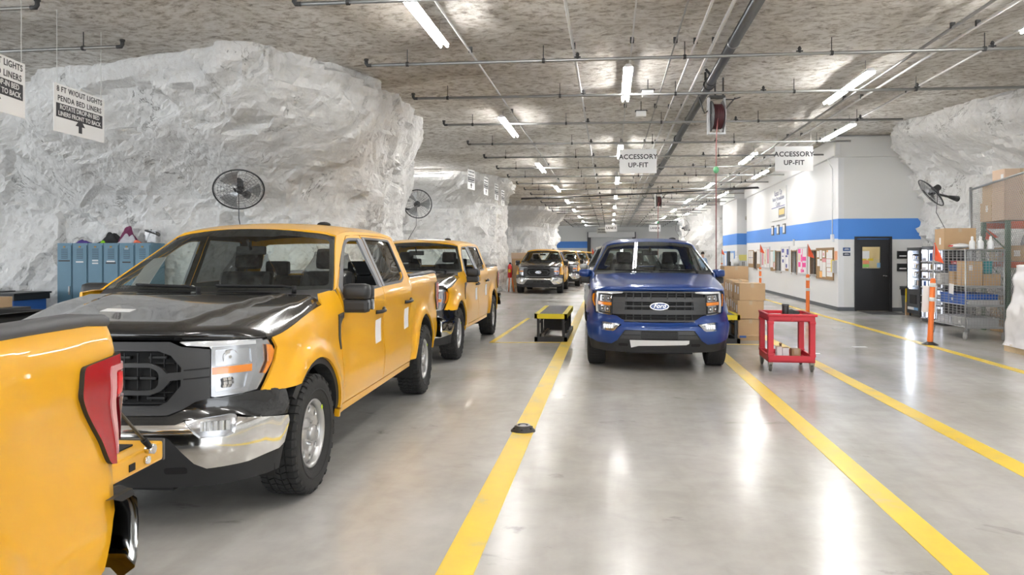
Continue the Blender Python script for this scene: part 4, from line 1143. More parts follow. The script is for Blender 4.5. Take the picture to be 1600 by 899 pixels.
def build_lamps():
    tube = mat('lit tube', (1, 1, 1), emit=(1.0, .985, .96), estr=TUBE)
    hous = mat('lamp housing', (.80, .80, .80), .4)
    rod = mat('hanger steel', (.30, .30, .30), .4, .8)
    M = MB().m(hous); M.prism([(-.075, .025), (.075, .025), (.035, .075), (-.035, .075)], -1.22, 1.22, Matrix.Rotation(PI/2, 4, 'X')); hd = M.data('housing')
    tubes = []
    M = MB().m(tube)
    for sy in (-.61, .61):
        for sx in (-.045, .045): M.cyl((sx, sy - .60, 0), (sx, sy + .60, 0), .017, n=8)
    td = M.data('tubes')
    M = MB().m(rod); M.cyl((0, 0, .07), (0, 0, .26), .006, n=5); rd = M.data('hanger')
    rows = {'left row': [(-2.25, y) for y in (-7.0, 1.0, 8.87, 16.75, 24.6, 32.4, 40.2, 48, 55.8, 63.6, 71)],
            'middle row': [(.28, y) for y in (-3.2, 4.75, 12.85, 21.1, 29.1, 37, 45, 53, 61, 69)],
            'right row': [(4.05, y) for y in (-3.5, 5.1, 13.6, 23.0, 31.7, 40.4, 49, 57.5, 66)],
            'row beside the white office wall': [(5.28, y) for y in (0, 9.2, 18.5, 27.6, 36.4, 44.4, 53, 61)]}
    side = [(-7.0, 26.6), (-9.5, 4.0), (-9.5, -4.0), (9.0, 6.0)]
    n0 = None
    for rn, L in rows.items():
        k = 0
        for (x, y) in L:
            vis = y > 5.5
            lab = f'hanging strip light, {ORD(k)} visible one from the camera, {rn}' if vis else f'strip light above or behind the camera, {rn}'
            if vis: k += 1
            t = thing('strip_light', lab, 'ceiling light', (x, y, 4.47), 0, 'strip lights in rows under the ceiling')
            link('housing', hd, t); link('fluorescent_tubes', td, t)
            for s in (-.95, .95): link('hanger', rd, t, (0, s, 0))
    for i, (x, y) in enumerate(side):
        lab = 'strip light hung crosswise in the gallery between the first two rock pillars' if i == 0 else 'strip light over the side bay, out of view'
        t = thing('strip_light', lab, 'ceiling light', (x, y, 4.5), PI/2 if i == 0 else 0, 'strip lights over the side bays')
        link('housing', hd, t); link('fluorescent_tubes', td, t)
        for s in (-.95, .95): link('hanger', rd, t, (0, s, 0))

def build_pipes():
    st = mat('galvanised pipe', (.34, .34, .33), .38, .75); dk = mat('dark iron', (.035, .035, .035), .6)
    lt = mat('pale conduit', (.60, .60, .59), .4, .5); duct = mat('air main grey', (.16, .165, .17), .3, .6)
    M = MB().m(dk); M.cyl((0, 0, .02), (0, 0, .22), .007, n=5); M.lathe([(.034, -.02), (.034, .02)], (0, 0, 0), 'X', 10); hg = M.data('pipe_hanger')
    M = MB().m(dk); M.cyl((0, 0, .0), (0, 0, .06), .022, n=8); M.cyl((0, 0, .06), (0, 0, .095), .03, .012, n=8); M.box(-.045, .045, -.012, .012, .02, .035); sk = M.data('sprinkler')
    M = MB().m(dk); M.tube([(.06, 0, 0), (0, 0, 0), (-.02, 0, .03), (-.02, 0, .09)], .027, 8); M.cyl((-.02, 0, .07), (-.02, 0, .095), .035, n=8); el = M.data('elbow')
    P = [(-3.48, 8.02, 4.4, 8.2), (-3.55, 10.74, 8.5, 11.05), (-3.47, 13.12, 8.3, 13.6), (-3.52, 15.85, 5.98, 16.4), (-3.54, 18.7, 5.85, 19.35), (-3.56, 21.3, 5.9, 21.9)]
    y = 24.0
    while y < 76: P.append((-3.6, y, 6.0 if (y < 40 or y > 46) and y > 24.5 else 5.9, y + .5)); y += 2.62
    for i, (x0, y0, x1, y1) in enumerate(P):
        t = thing('sprinkler_pipe', f'steel sprinkler pipe crossing under the ceiling, {ORD(i)} one from the camera', 'pipe', (x0, y0, 4.42), 0, 'sprinkler pipes crossing the ceiling')
        a = math.atan2(y1 - y0, x1 - x0); t.rotation_euler = (0, 0, a); L = math.hypot(x1 - x0, y1 - y0)
        M = MB().m(st); M.cyl((0, 0, 0), (L, 0, 0), .024, n=8); M.build('pipe_run', None, t)
        link('elbow', el, t)
        for k in range(1, int((L + 1.2) / 2.0) + 1): link('pipe_hanger', hg, t, (k * 2.0 - 1.4, 0, 0))
        for x in (-.46, 2.62, 5.15):
            if x - x0 < L - .1: link('sprinkler', sk, t, (x - x0, 0, .01))
    for x0, x1, y, lab in ((-9.2, -6.52, 9.35, 'short steel sprinkler pipe over the hanging bed liner signs'), (-9.6, -6.45, 7.75, 'steel sprinkler pipe end at the top left above the cut-off sign')):
        t = thing('sprinkler_pipe', lab, 'pipe', (x1, y, 4.42), PI, 'sprinkler pipes over the left bay')
        M = MB().m(st); M.cyl((0, 0, 0), (x1 - x0, 0, 0), .024, n=8); M.build('pipe_run', None, t); link('elbow', el, t); link('pipe_hanger', hg, t, (.55, 0, 0)); link('pipe_hanger', hg, t, (2.2, 0, 0))
    # long runs along the lanes
    C_ = [(-1.98, 4.53, -2.0, 72, .016, lt, 'pale conduit feeding the left row of strip lights'), (-.50, 4.53, -.60, 72, .020, lt, 'pale conduit running down the ceiling left of the middle lights'),
          (.305, 4.58, .305, 72, .012, lt, 'thin conduit feeding the middle row of strip lights'), (1.42, 4.54, 1.40, 74, .026, lt, 'pale pipe running alongside the thick grey air main, nearest to it'),
          (1.17, 4.54, 1.17, 74, .018, lt, 'thin pale pipe left of the air main, second from it'), (.90, 4.56, .88, 74, .012, st, 'thin grey conduit, third line left of the air main'),
          (4.50, 4.62, 4.42, 49, .022, st, 'grey conduit over the right hand lights, left one of three'), (4.80, 4.64, 4.80, 49, .022, lt, 'pale conduit over the right hand lights, middle one of three'),
          (5.62, 4.73, 5.62, 45, .020, lt, 'pale conduit beside the office soffit, right one of three')]
    for (x0, z, x1, ye, r, m_, lab) in C_:
        M = MB().m(m_); M.cyl((x0, 3.5, z), (x1, ye, z), r, n=8)
        t = thing('conduit', lab, 'pipe', (x0, 3.5, z), 0, 'conduits along the ceiling')
        me = M.data('conduit_run'); me.transform(Matrix.Translation((-x0, -3.5, -z))); link('conduit_run', me, t)
        M = MB().m(dk); M.box(-.028, .028, -.02, .02, -.01, .07); cl = M.data('clamp')
        for k in range(14): y = 6 + k * 4.6; link('clamp', cl, t, ((x1 - x0) * (y - 3.5) / (ye - 3.5), y - 3.5, 0))
    t = thing('air_main', 'thick dark grey air pipe running along the ceiling over the blue truck', 'pipe', (1.68, 3.5, 4.535))
    M = MB().m(duct); M.cyl((0, 0, 0), (0, 70, 0), .075, n=16); M.build('main_pipe', None, t)
    M = MB().m(duct); M.lathe([(.076, -.05), (.085, -.04), (.085, .04), (.076, .05)], (0, 0, 0), 'Y', 16); cp = M.data('coupling')
    M = MB().m(dk); M.tube([(.09 * math.cos(a * PI / 6), 0, .09 * math.sin(a * PI / 6)) for a in range(12)], .012, 6, True); M.cyl((0, 0, .09), (0, 0, .20), .008, n=5); br = M.data('pipe_hanger')
    for y in (7.5, 10.6, 16.6, 22.6, 28.6, 34.6, 40, 46, 52): link('coupling', cp, t, (0, y - 3.5, 0))
    for y in (6.5, 13.2, 19.2, 25.2, 31.2, 37.2, 43.2, 49.2): link('pipe_hanger', br, t, (0, y - 3.5, 0))
    # valve with handle on the main
    M = MB().m(dk); M.cyl((.03, 9.4, .05), (-.11, 9.2, .14), .020, n=8); M.cyl((-.09, 9.45, .02), (-.09, 9.45, .16), .020, n=8); M.lathe([(.080, -.07), (.088, -.06), (.088, .06), (.080, .07)], (0, 9.45, 0), 'Y', 14); M.build('valve', None, t)
    # cable bundle sagging across further back
    M = MB().m(dk)
    for k in range(3): M.tube([(lerp(-3.9, 5.9, i / 20), 33 + .1 * k - 2.0 * i / 20, 4.30 - .05 * math.sin(PI * i / 20) * (1 + k * .3) - .2 * (1 - i / 20) ** 1.5 + .03 * k) for i in range(21)], .022, 5)
    o = M.build('cable_bundle'); props(o, 'black cable bundle slung across the ceiling beyond the hanging signs', 'cable')
    # hose reels
    red = mat('dark red hose', (.085, .022, .025), .5); hose = mat('red hose', (.30, .10, .095), .5)
    for (x, y, lab, kk) in ((1.83, 13.4, 'retractable air hose reel hung from the ceiling over the blue truck', 1), (2.14, 34, 'small distant air hose reel hung further back along the air main', 0)):
        t = thing('hose_reel', lab, 'hose reel', (x, y, 4.02), R(8), None)
        M = MB().m(dk); M.smooth = True
        M.lathe([(.05, -.105), (.25, -.105), (.27, -.10), (.25, -.095), (.07, -.09)], axis='X', n=32); M.m(mat('reel steel', (.45, .45, .45), .4, .7)).lathe([(.07, .09), (.25, .095), (.27, .10), (.25, .105), (.05, .105)], axis='X', n=32); M.build('side_plates', None, t) if False else M.build('drum', None, t)
        M = MB().m(red); M.smooth = True
        prof = []
        for i in range(5): prof += [(.19, -.085 + .034 * i), (.215, -.085 + .034 * i + .008), (.22, -.085 + .034 * i + .017), (.215, -.085 + .034 * i + .026)]
        M.lathe(prof + [(.19, .088)], axis='X', n=32); M.build('wound_hose', None, t)
        M = MB().m(MATS['reel steel']); M.box(-.15, -.12, -.05, .05, -.30, .33); M.box(.12, .15, -.05, .05, -.30, .33); M.box(-.15, .15, -.06, .06, -.31, -.28); M.m(dk).box(-.14, .14, -.07, .07, .32, .36)
        for sx in (-.02, .12): M.cyl((sx, 0, .34), (sx, 0, .68), .015, n=6)
        M.build('bracket', None, t)
        M = MB().m(hose); M.tube([(-.03, -.2, -.06), (-.06, -.24, -.30), (-.07, -.24, -.6), (-.07, -.24, -2.72)],   .009 if kk else .014, 6); M.build('hanging_hose', None, t)
        M = MB().m(mat('green stop ball', (.12, .38, .18), .5)); M.ball((-.07, -.24, -.95), .05, (1, 1, 1.25), 12); M.build('stop_ball', None, t)
        M = MB().m(mat('brass', (.5, .36, .12), .35, .9)); M.cyl((-.07, -.24, -2.72), (-.07, -.24, -2.84), .016, .012, 8); M.build('hose_nozzle', None, t)
        M = MB().m(dk); M.tube([(-.30, 0, .34), (-.24, 0, .15), (-.20, 0, .06), (-.15, 0, .10)], .012, 6); M.tube([(.15, 0, .12), (.22, 0, .20), (.33, 0, .33)], .012, 6); M.tube([(.12, 0, .30), (.30, 0, .30), (.42, 0, .34)], .010, 6); M.build('feed_hose', None, t)
    wh = mat('white plastic', (.72, .72, .70), .5)
    for x, y, lab in ((.66, 13.4, 'small white box fixed under the ceiling pipe left of the hose reel'), (.62, 15.3, 'small white detector box on the ceiling left of the hose reel')):
        t = thing('ceiling_box', lab, 'junction box', (x, y, 4.45)); M = MB().m(wh); M.box(-.10, .10, -.06, .06, -.055, .055, None, .008); M.build('box_body', None, t); M = MB().m(dk); M.cyl((0, 0, .05), (0, 0, .26), .008, n=5); M.box(-.12, .12, -.07, .07, .055, .07); M.build('hanger', None, t)

def hang_sign(name, label, cat, c, w, h, rz, lines, group=None, invert=None, arrow=False, drop=None, face=(.86, .86, .85), ink=(.05, .05, .055)):
    """flat board hung on two cords; text reads from local -Y"""
    t = thing(name, label, cat, c, rz, group)
    bm_ = mat('sign white', face, .55)
    M = MB().m(bm_); M.box(-w/2, w/2, -.004, .004, -h/2, h/2); M.build('board', None, t)
    cord = mat('thin cord', (.55, .55, .52), .6)
    for s in (-1, 1):
        M = MB().m(cord); M.cyl((s * w * .44, 0, h/2 - .02), (s * w * .44, 0, (drop or ZC - .05) - c[2]), .004, n=4); M.build('cord', None, t)
    im = mat('sign ink', ink, .6); im2 = mat('sign white ink', (.80, .80, .79), .6)
    if invert:
        z0, z1 = invert; M = MB().m(im); M.box(-w * .46, w * .46, -.0055, -.004, z0, z1); M.build('dark_band', None, t)
    for (s, z, size, white, sp_) in lines:
        text('lettering', s, size, im2 if white else im, t, facing((0, -.0065, z)), spacing=sp_, off=.0035 if size > .11 else .0012)
    if arrow:
        M = MB().m(im); k = arrow; M.prism([(-.035*k, 0), (.035*k, 0), (.035*k, .085*k), (.10*k, .085*k), (0, .19*k), (-.10*k, .085*k), (-.035*k, .085*k)], .004, .006, Matrix.Translation((0, 0, -h/2 + .045)) @ Matrix.Rotation(PI/2, 4, 'X')); M.build('arrow', None, t)
    return t

def build_signs():
    def bl(c, rz, lab, big=True, w=1.06, h=.60):
        hang_sign('hanging_sign', lab, 'sign', c, w, h, rz,
                  [('8 FT W/OUT LIGHTS', .235, .098 * w / 1.06, False, 1.08), ('PENDA BED LINERS', .120, .098 * w / 1.06, False, 1.1), ('ROTATE DROP-IN BED', .015, .082 * w / 1.06, True, 1.), ('LINERS FRONT TO BACK', -.068, .080 * w / 1.06, True, 1.)],
                  'bed liner signs hung along the left side', (-.115, .06), 1.0)
    bl((-6.87, 9.02, 3.46), math.atan2(1.05, -.09), 'white hanging bed liner sign with an upward arrow, wholly visible one at left')
    bl((-6.31, 7.02, 3.42), math.atan2(1.05, -.2), 'white hanging bed liner sign cut off by the left edge of the photo')
    for i, (x, y, z, w, rz) in enumerate(((-4.33, 23.3, 4.0, .62, 1.39), (-4.28, 25.85, 4.03, .62, 1.5), (-4.32, 28.55, 4.05, .62, 1.5), (-4.27, 29.95, 3.92, .62, 1.52))):
        hang_sign('hanging_sign', f'small white arrow sign before the second rock pillar, {ORD(i)} from the camera', 'sign', (x, y, z), w, .62, rz,
                  [('8 FT W/OUT LIGHTS', .235, .056, False, 1.), ('PENDA BED LINERS', .13, .056, False, 1.), ('ROTATE DROP-IN BED', .025, .046, True, 1.), ('LINERS FRONT TO BACK', -.05, .045, True, 1.)], 'small arrow signs further along', (-.09, .07), .9)
    for x, lab in ((.44 * 18 / 12 * 1.0, 'white sign reading ACCESSORY UP-FIT hung over the blue truck lane'), (4.20, 'white sign reading ACCESSORY UP-FIT hung in front of the office wall')):
        hang_sign('lane_sign', lab, 'sign', (x, 18, 3.84), .86, .57, R(4) if x > 2 else R(1), [('ACCESSORY', .10, .155, False, 1.06), ('UP-FIT', -.095, .155, False, 1.06)], 'lane signs overhead')
    hang_sign('lane_sign', 'small far sign reading LANE 3 above the roof of the blue truck', 'sign', (.06, 43.2, 3.17), .66, .38, 0, [('LANE 3', 0, .17, False, 1.)], 'lane signs overhead')
    hang_sign('lane_sign', 'small far sign reading LANE 4 right of the blue truck roof', 'sign', (2.62, 45, 3.22), .66, .38, 0, [('LANE 4', 0, .17, False, 1.)], 'lane signs overhead')
    t = hang_sign('hanging_sign', 'beige two-line sign hung before the far roll-up door', 'sign', (-.72, 68, 3.84), .85, .52, 0, [])
    bg = mat('sign beige', (.55, .54, .48), .6); rnd = random.Random(2)
    M = MB().m(bg); M.box(-.425, .425, -.008, -.004, -.26, .26); M.build('beige_face', None, t)
    for z in (.09, -.11):        # two rows of lettering too small to read
        M = MB().m(MATS['sign ink']); x = -.34
        while x < .32:
            w_ = .03 + .05 * rnd.random(); M.box(x, x + w_, -.010, -.008, z - .055, z + .055); x += w_ + .018
        M.build('lettering', None, t)

def wall_fan(label, c, aim, mount, dia=.80):
    """caged fan: c = centre of the cage, aim = direction it blows, mount = point on the wall"""
    t = thing('wall_fan', label, 'fan', c, 0, 'caged wall fans')
    dk = mat('fan dark grey', (.060, .062, .065), .45, .3); wire = mat('fan wire', (.15, .15, .155), .4, .6)
    q = Vector(aim).normalized().to_track_quat('Z', 'Y').to_matrix().to_4x4()
    r = dia / 2
    M = MB().m(wire)
    for s in (1, -1):
        for k in range(1, 9): rr = r * k / 8.5; z = s * (.085 * (1 - (k / 9) ** 3)); M.tube([(rr * math.cos(2*PI*i/36), rr * math.sin(2*PI*i/36), z) for i in range(36)], .0022, 3, True)
        for i in range(20):
            a = 2 * PI * i / 20; M.tube([(rr * math.cos(a), rr * math.sin(a), s * .085 * (1 - (rr / r) ** 3)) for rr in (.07, r * .5, r * .8, r)], .0026, 3)
    M.m(dk).tube([(r * math.cos(2*PI*i/40), r * math.sin(2*PI*i/40), 0) for i in range(40)], .014, 6, True)
    me = M.data('cage'); me.transform(q); link('cage', me, t)
    M = MB().m(dk); M.smooth = True; M.cyl((0, 0, -.02), (0, 0, -.22), .085, .075, 16); M.ball((0, 0, -.22), .075, (1, 1, .6)); M.cyl((0, 0, -.02), (0, 0, .06), .045, .035, 14)
    me = M.data('motor'); me.transform(q); link('motor', me, t)
    M = MB().m(mat('fan blade', (.42, .43, .44), .35, .7)); M.smooth = True
    for k in range(3):
        a0 = 2 * PI * k / 3
        M.grid(lambda u, v: Vector((lerp(.05, r * .88, u) * math.cos(a0 + lerp(-.42, .42, v) * (.6 + .6 * u)), lerp(.05, r * .88, u) * math.sin(a0 + lerp(-.42, .42, v) * (.6 + .6 * u)), lerp(-.05, .05, v) * (1 - .3 * u))), 6, 5)
    me = M.data('blades'); me.transform(q); link('blades', me, t)
    M = MB().m(dk); b = q @ Vector((0, 0, -.20)); m_ = Vector(mount) - Vector(c)
    mid = Vector((b.x, b.y, b.z - .16)); M.tube([b, mid, mid.lerp(m_, .5), m_], .028, 8); d = (m_ - mid).normalized(); M.cyl(m_ - d * .30, m_, .035, .075, 8); M.build('wall_bracket', None, t)
    M = MB().m(dk); M.tube([Vector((b.x, b.y, b.z - .1)), Vector((b.x - .02, b.y + .05, b.z - .6)), m_ + Vector((.05, -.02, -1.4))], .008, 5); M.build('power_cord', None, t)
    return t

def locker_row():
    bl = mat('locker blue', (.10, .20, .275), .45, .1, var=(2.5, .22)); dk = mat('locker dark', (.012, .014, .018), .7)
    tag = mat('black label tape', (.02, .02, .02), .5); wt = mat('white label tape', (.75, .75, .75), .5)
    def proto():
        t = thing('locker', 'x', 'locker')
        M = MB().m(bl); M.box(-.152, .152, 0, .44, 0, 1.84); M.build('locker_body', None, t)
        M = MB().m(bl); M.box(-.138, .138, -.016, .0, .06, 1.80, None, .004)
        M.m(dk)
        for k in range(6): M.box(-.062, .062, -.0175, -.015, 1.56 + .032 * k, 1.568 + .032 * k)
        for k in range(6): M.box(-.062, .062, -.0175, -.015, .16 + .032 * k, .168 + .032 * k)
        d = M.build('door', None, t)
        M = MB().m(bl)
        for k in range(6): M.box(-.066, .066, -.022, -.015, 1.570 + .032 * k, 1.582 + .032 * k)
        M.build('vent_louvres', None, d)
        M = MB().m(mat('brass plate', (.20, .13, .05), .4, .8)); M.box(-.022, .022, -.021, -.015, 1.755, 1.785, None, .003); M.build('number_plate', None, d)
        M = MB().m(mat('lock steel', (.3, .3, .3), .4, .8)); M.box(.09, .12, -.034, -.015, .88, 1.04, None, .006); M.build('handle', None, d)
        return t
    p = proto(); rebuild_kids()
    names = ['with one black label strip', 'with a single white label strip', 'with two white label strips', 'with white over black label strips', 'with a black label strip and white top sticker', 'partly hidden by the truck windshield pillar']
    for i in range(6):
        t = p if i == 0 else copy_tree(p)
        t.location = (-10.04 + .312 * i, 12.78, 0)
        t['label'] = f'blue steel locker {names[i]}, {ORD(i)} from the left'; t['group'] = 'blue lockers against the rock wall'
        lbs = [[(tag, 1.50, .115)], [(wt, 1.48, .075)], [(wt, 1.505, .06), (wt, 1.455, .06)], [(wt, 1.49, .08), (tag, 1.46, .10)], [(tag, 1.475, .08), (wt, 1.725, .04)], []][i]
        for m_, z, w in lbs: M = MB().m(m_); M.box(-w, w, -.0195, -.0165, z, z + .024); M.build('label_strip', None, t)
    # odds and ends thrown on top
    def heap(name, lab, cat, x, y, sx, sy, h, col, seed, rough=.8):
        M = MB().m(mat(name + ' cloth %s' % seed, col, rough)); M.smooth = True
        def f(u, v):
            a = 2 * PI * u; r = math.sin(PI * .5 * v) if v < 1 else 1
            q = Vector((math.cos(a) * r, math.sin(a) * r, v * .7 + seed))
            k = 1 + .35 * noise.fractal(q * 1.4, 1, 2, 3)
            return Vector((x + sx * r * math.cos(a) * k, y + sy * r * math.sin(a) * k, 1.842 + h * max(0, (1 - r * r)) * (1 + .7 * noise.noise(q * 2.3)) + .0))
        M.grid(f, 28, 10); o = M.build(name); props(o, lab, cat)
    heap('jacket', 'black crumpled jacket on top of the blue lockers', 'jacket', -9.28, 13.06, .25, .12, .17, (.02, .02, .022), 1)
    heap('jacket', 'maroon crumpled coat lying on the black jacket over the lockers', 'jacket', -8.98, 13.08, .22, .10, .26, (.17, .03, .09), 2)
    heap('plastic_bag', 'pale grey plastic bag on the lockers beside the maroon coat', 'bag', -8.85, 12.88, .20, .055, .15, (.55, .55, .60), 3, .3)
    heap('rag', 'purple rag at the left of the pile on the lockers', 'cloth', -9.75, 12.90, .16, .10, .05, (.10, .06, .30), 4)
    heap('glove', 'lime green glove at the front of the pile on the lockers', 'glove', -9.30, 12.82, .045, .04, .05, (.30, .75, .03), 5)
    heap('glove', 'red and yellow work glove on the lockers', 'glove', -8.62, 12.82, .08, .03, .05, (.75, .18, .10), 6)
    t = thing('face_shield', 'clear face shield with dark headband standing on the right of the lockers', 'face shield', (-8.42, 12.98, 1.856))
    M = MB().m(mat('dark band', (.03, .03, .03), .5)); M.tube([(.13 * math.cos(a), .10 * math.sin(a), .12 + .10 * math.sin(a * .5)) for a in [PI * 2 * k / 20 for k in range(20)]], .016, 6, True); M.cyl((-.13, 0, .0), (-.02, 0, .24), .012); M.build('headband', None, t)
    M = MB().m(glass_mat('shield plastic', (.75, .76, .78), 2.5)); M.smooth = True; M.grid(lambda u, v: Vector((.15 * math.cos(lerp(-.3, 2.6, u)), -.10 * math.sin(lerp(-.3, 2.6, u)), lerp(.0, .22, v))), 12, 4); M.build('visor', None, t)

def carton(name, label, x0, x1, y0, y1, z0, z1, rz=0, group=None, tone=0, parent=None, opened=False, extra=None):
    cx, cy = (x0 + x1) / 2, (y0 + y1) / 2; w, d, h = x1 - x0, y1 - y0, z1 - z0
    t = thing(name, label, 'box', (cx, cy, z0), rz, group)
    cm = mat('cardboard %d' % tone, [(.50, .335, .185), (.56, .39, .23), (.60, .45, .33), (.44, .29, .15)][tone], .75, var=(6, .06))
    M = MB().m(cm); M.box(-w/2, w/2, -d/2, d/2, 0, h, None, .006); M.build('carton_body', None, t)
    tp = mat('packing tape', (.52, .40, .26), .25)
    M = MB().m(tp); M.box(-.03, .03, -d/2 - .001, d/2 + .001, h, h + .001) if w < d * 3 else None; M.box(-.03, .03, -d/2 - .0015, -d/2, h - .08, h); M.build('packing_tape', None, t)
    M = MB().m(mat('seam brown', (.22, .14, .07), .8)); M.box(-w/2 + .004, w/2 - .004, -.003, .003, h, h + .0008); M.build('flap_seam', None, t)  # thin dark brown line where the top flaps meet
    for e in extra or ():
        kind = e[0]
        if kind == 'labelL': M = MB().m(MATS['paper']); M.box(-w/2 - .002, -w/2, e[1], e[1] + .10, e[2], e[2] + .14); M.build('shipping_label', None, t)
        if kind == 'labelF': M = MB().m(MATS['paper']); M.box(e[1], e[1] + e[3], -d/2 - .002, -d/2, e[2], e[2] + e[4]); M.build('shipping_label', None, t)
        if kind == 'redF': M = MB().m(mat('red print', (.62, .06, .05), .6)); M.box(e[1], e[1] + e[3], -d/2 - .0022, -d/2 - .0005, e[2], e[2] + e[4]); M.build('red_print', None, t)
        if kind == 'redL': M = MB().m(mat('red print', (.62, .06, .05), .6)); M.box(-w/2 - .0022, -w/2 - .0005, e[1], e[1] + e[3], e[2], e[2] + e[4]); M.build('red_print', None, t)
    if opened:
        M = MB().m(cm)
        M.box(-.004, .004, -d/2, d/2, 0, .22, Matrix.Translation((-w/2, 0, h)) @ Matrix.Rotation(R(opened), 4, 'Y')); M.build('flap', None, t)
    return t

def step_platform(label, x0, x1, y0, y1, top):
    t = thing('step_platform', label, 'work platform', ((x0 + x1) / 2, y0, 0), 0, 'low steel work platforms')
    w = (x1 - x0) / 2; L = y1 - y0
    ye = mat('safety yellow', (.80, .64, .01), .45); bk = mat('black steel', (.022, .022, .024), .5); gr = mat('grip top', (.10, .10, .11), .7, bump=(80, .4))
    M = MB().m(ye); M.box(-w, w, 0, .05, top - .09, top); M.box(-w, w, L - .05, L, top - .09, top); M.box(-w, -w + .05, 0, L, top - .09, top); M.box(w - .05, w, 0, L, top - .09, top)
    M.box(-w + .04, -w + .10, .02, L, top - .02, top); M.box(w - .10, w - .04, .02, L, top - .02, top); M.build('edge_frame', None, t)
    M = MB().m(gr); M.box(-w + .09, w - .09, .03, L - .03, top - .02, top + .003); M.build('grip_deck', None, t)
    M = MB().m(bk); M.box(-w, w, 0, .06, 0, .085); M.box(-w, w, L - .06, L, 0, .085); M.box(-w, -w + .06, 0, L, 0, .085); M.box(w - .06, w, 0, L, 0, .085); M.build('base_frame', None, t)
    for sx in (-w + .07, w - .07):
        for k in range(4): y = lerp(.05, L - .05, k / 3); M = MB().m(bk); M.box(sx - .025, sx + .025, y - .025, y + .025, .08, top - .085); M.build('leg', None, t)
        M = MB().m(bk); M.box(sx - .012, sx + .012, .05, L - .05, top * .62, top * .62 + .03); M.build('side_rail', None, t)
    M = MB().m(bk); M.box(-w + .05, w - .05, L * .62, L * .62 + .03, .08, top - .09); M.build('cross_plate', None, t)
    M = MB().m(mat('stowed plank', (.25, .23, .2), .7)); M.box(-w + .12, -w + .17, .15, L * .6, .085, .12); M.build('plank', None, t)

def flag_post(label, x, y, tilt=(0, 0), sign=False, ht=1.88, tube=1.2, s=1.):
    t = thing('flag_post', label, 'marker post', (x, y, 0), 0, 'orange flagged marker posts')
    og = mat('post orange', (.85, .19, .03), .5); fl = mat('flag orange', (.90, .13, .05), .55); wt = mat('reflective band', (.72, .72, .70), .35); bk = mat('puck black', (.03, .03, .03), .45)
    tm = Matrix.Rotation(tilt[0], 4, 'Y') @ Matrix.Rotation(tilt[1], 4, 'X')
    def add(M, n): me = M.data(n); me.transform(tm); link(n, me, t)
    M = MB().m(bk); M.smooth = True; M.lathe([(.0, .055), (.045, .055), (.06, .05), (.135, .012), (.14, 0), (0, 0)], n=20); M.build('base', None, t)
    M = MB().m(og); M.smooth = True; M.lathe([(.045, .05), (.05, .10), (.046, .14), (.040 * s + .004, tube - .03), (.03, tube), (0, tube)], n=16); add(M, 'tube')
    for z in (tube - .12, tube - .38):
        M = MB().m(wt); M.smooth = True; M.lathe([(.048, z - .035), (.051, z - .03), (.051, z + .03), (.048, z + .035)], n=16); add(M, 'reflective_band')
    M = MB().m(mat('rod grey', (.30, .29, .28), .4, .5)); M.cyl((0, 0, tube), (0, 0, ht - .02), .010, n=6); add(M, 'rod')
    M = MB().m(fl); M.smooth = True
    M.grid(lambda u, v: Vector((lerp(-.02, .16, u) * (1 - v) - .02 * 0, .03 * math.sin(4 * u + 2 * v), ht - .30 * (1 - v) - .06 * u * (1 - v))) if True else None, 8, 8)
    add(M, 'flag')
    if sign: M = MB().m(MATS['paper']); M.box(-.15, .09, .045, .05, tube - .62, tube - .14); add(M, 'paper_sign')
    return t

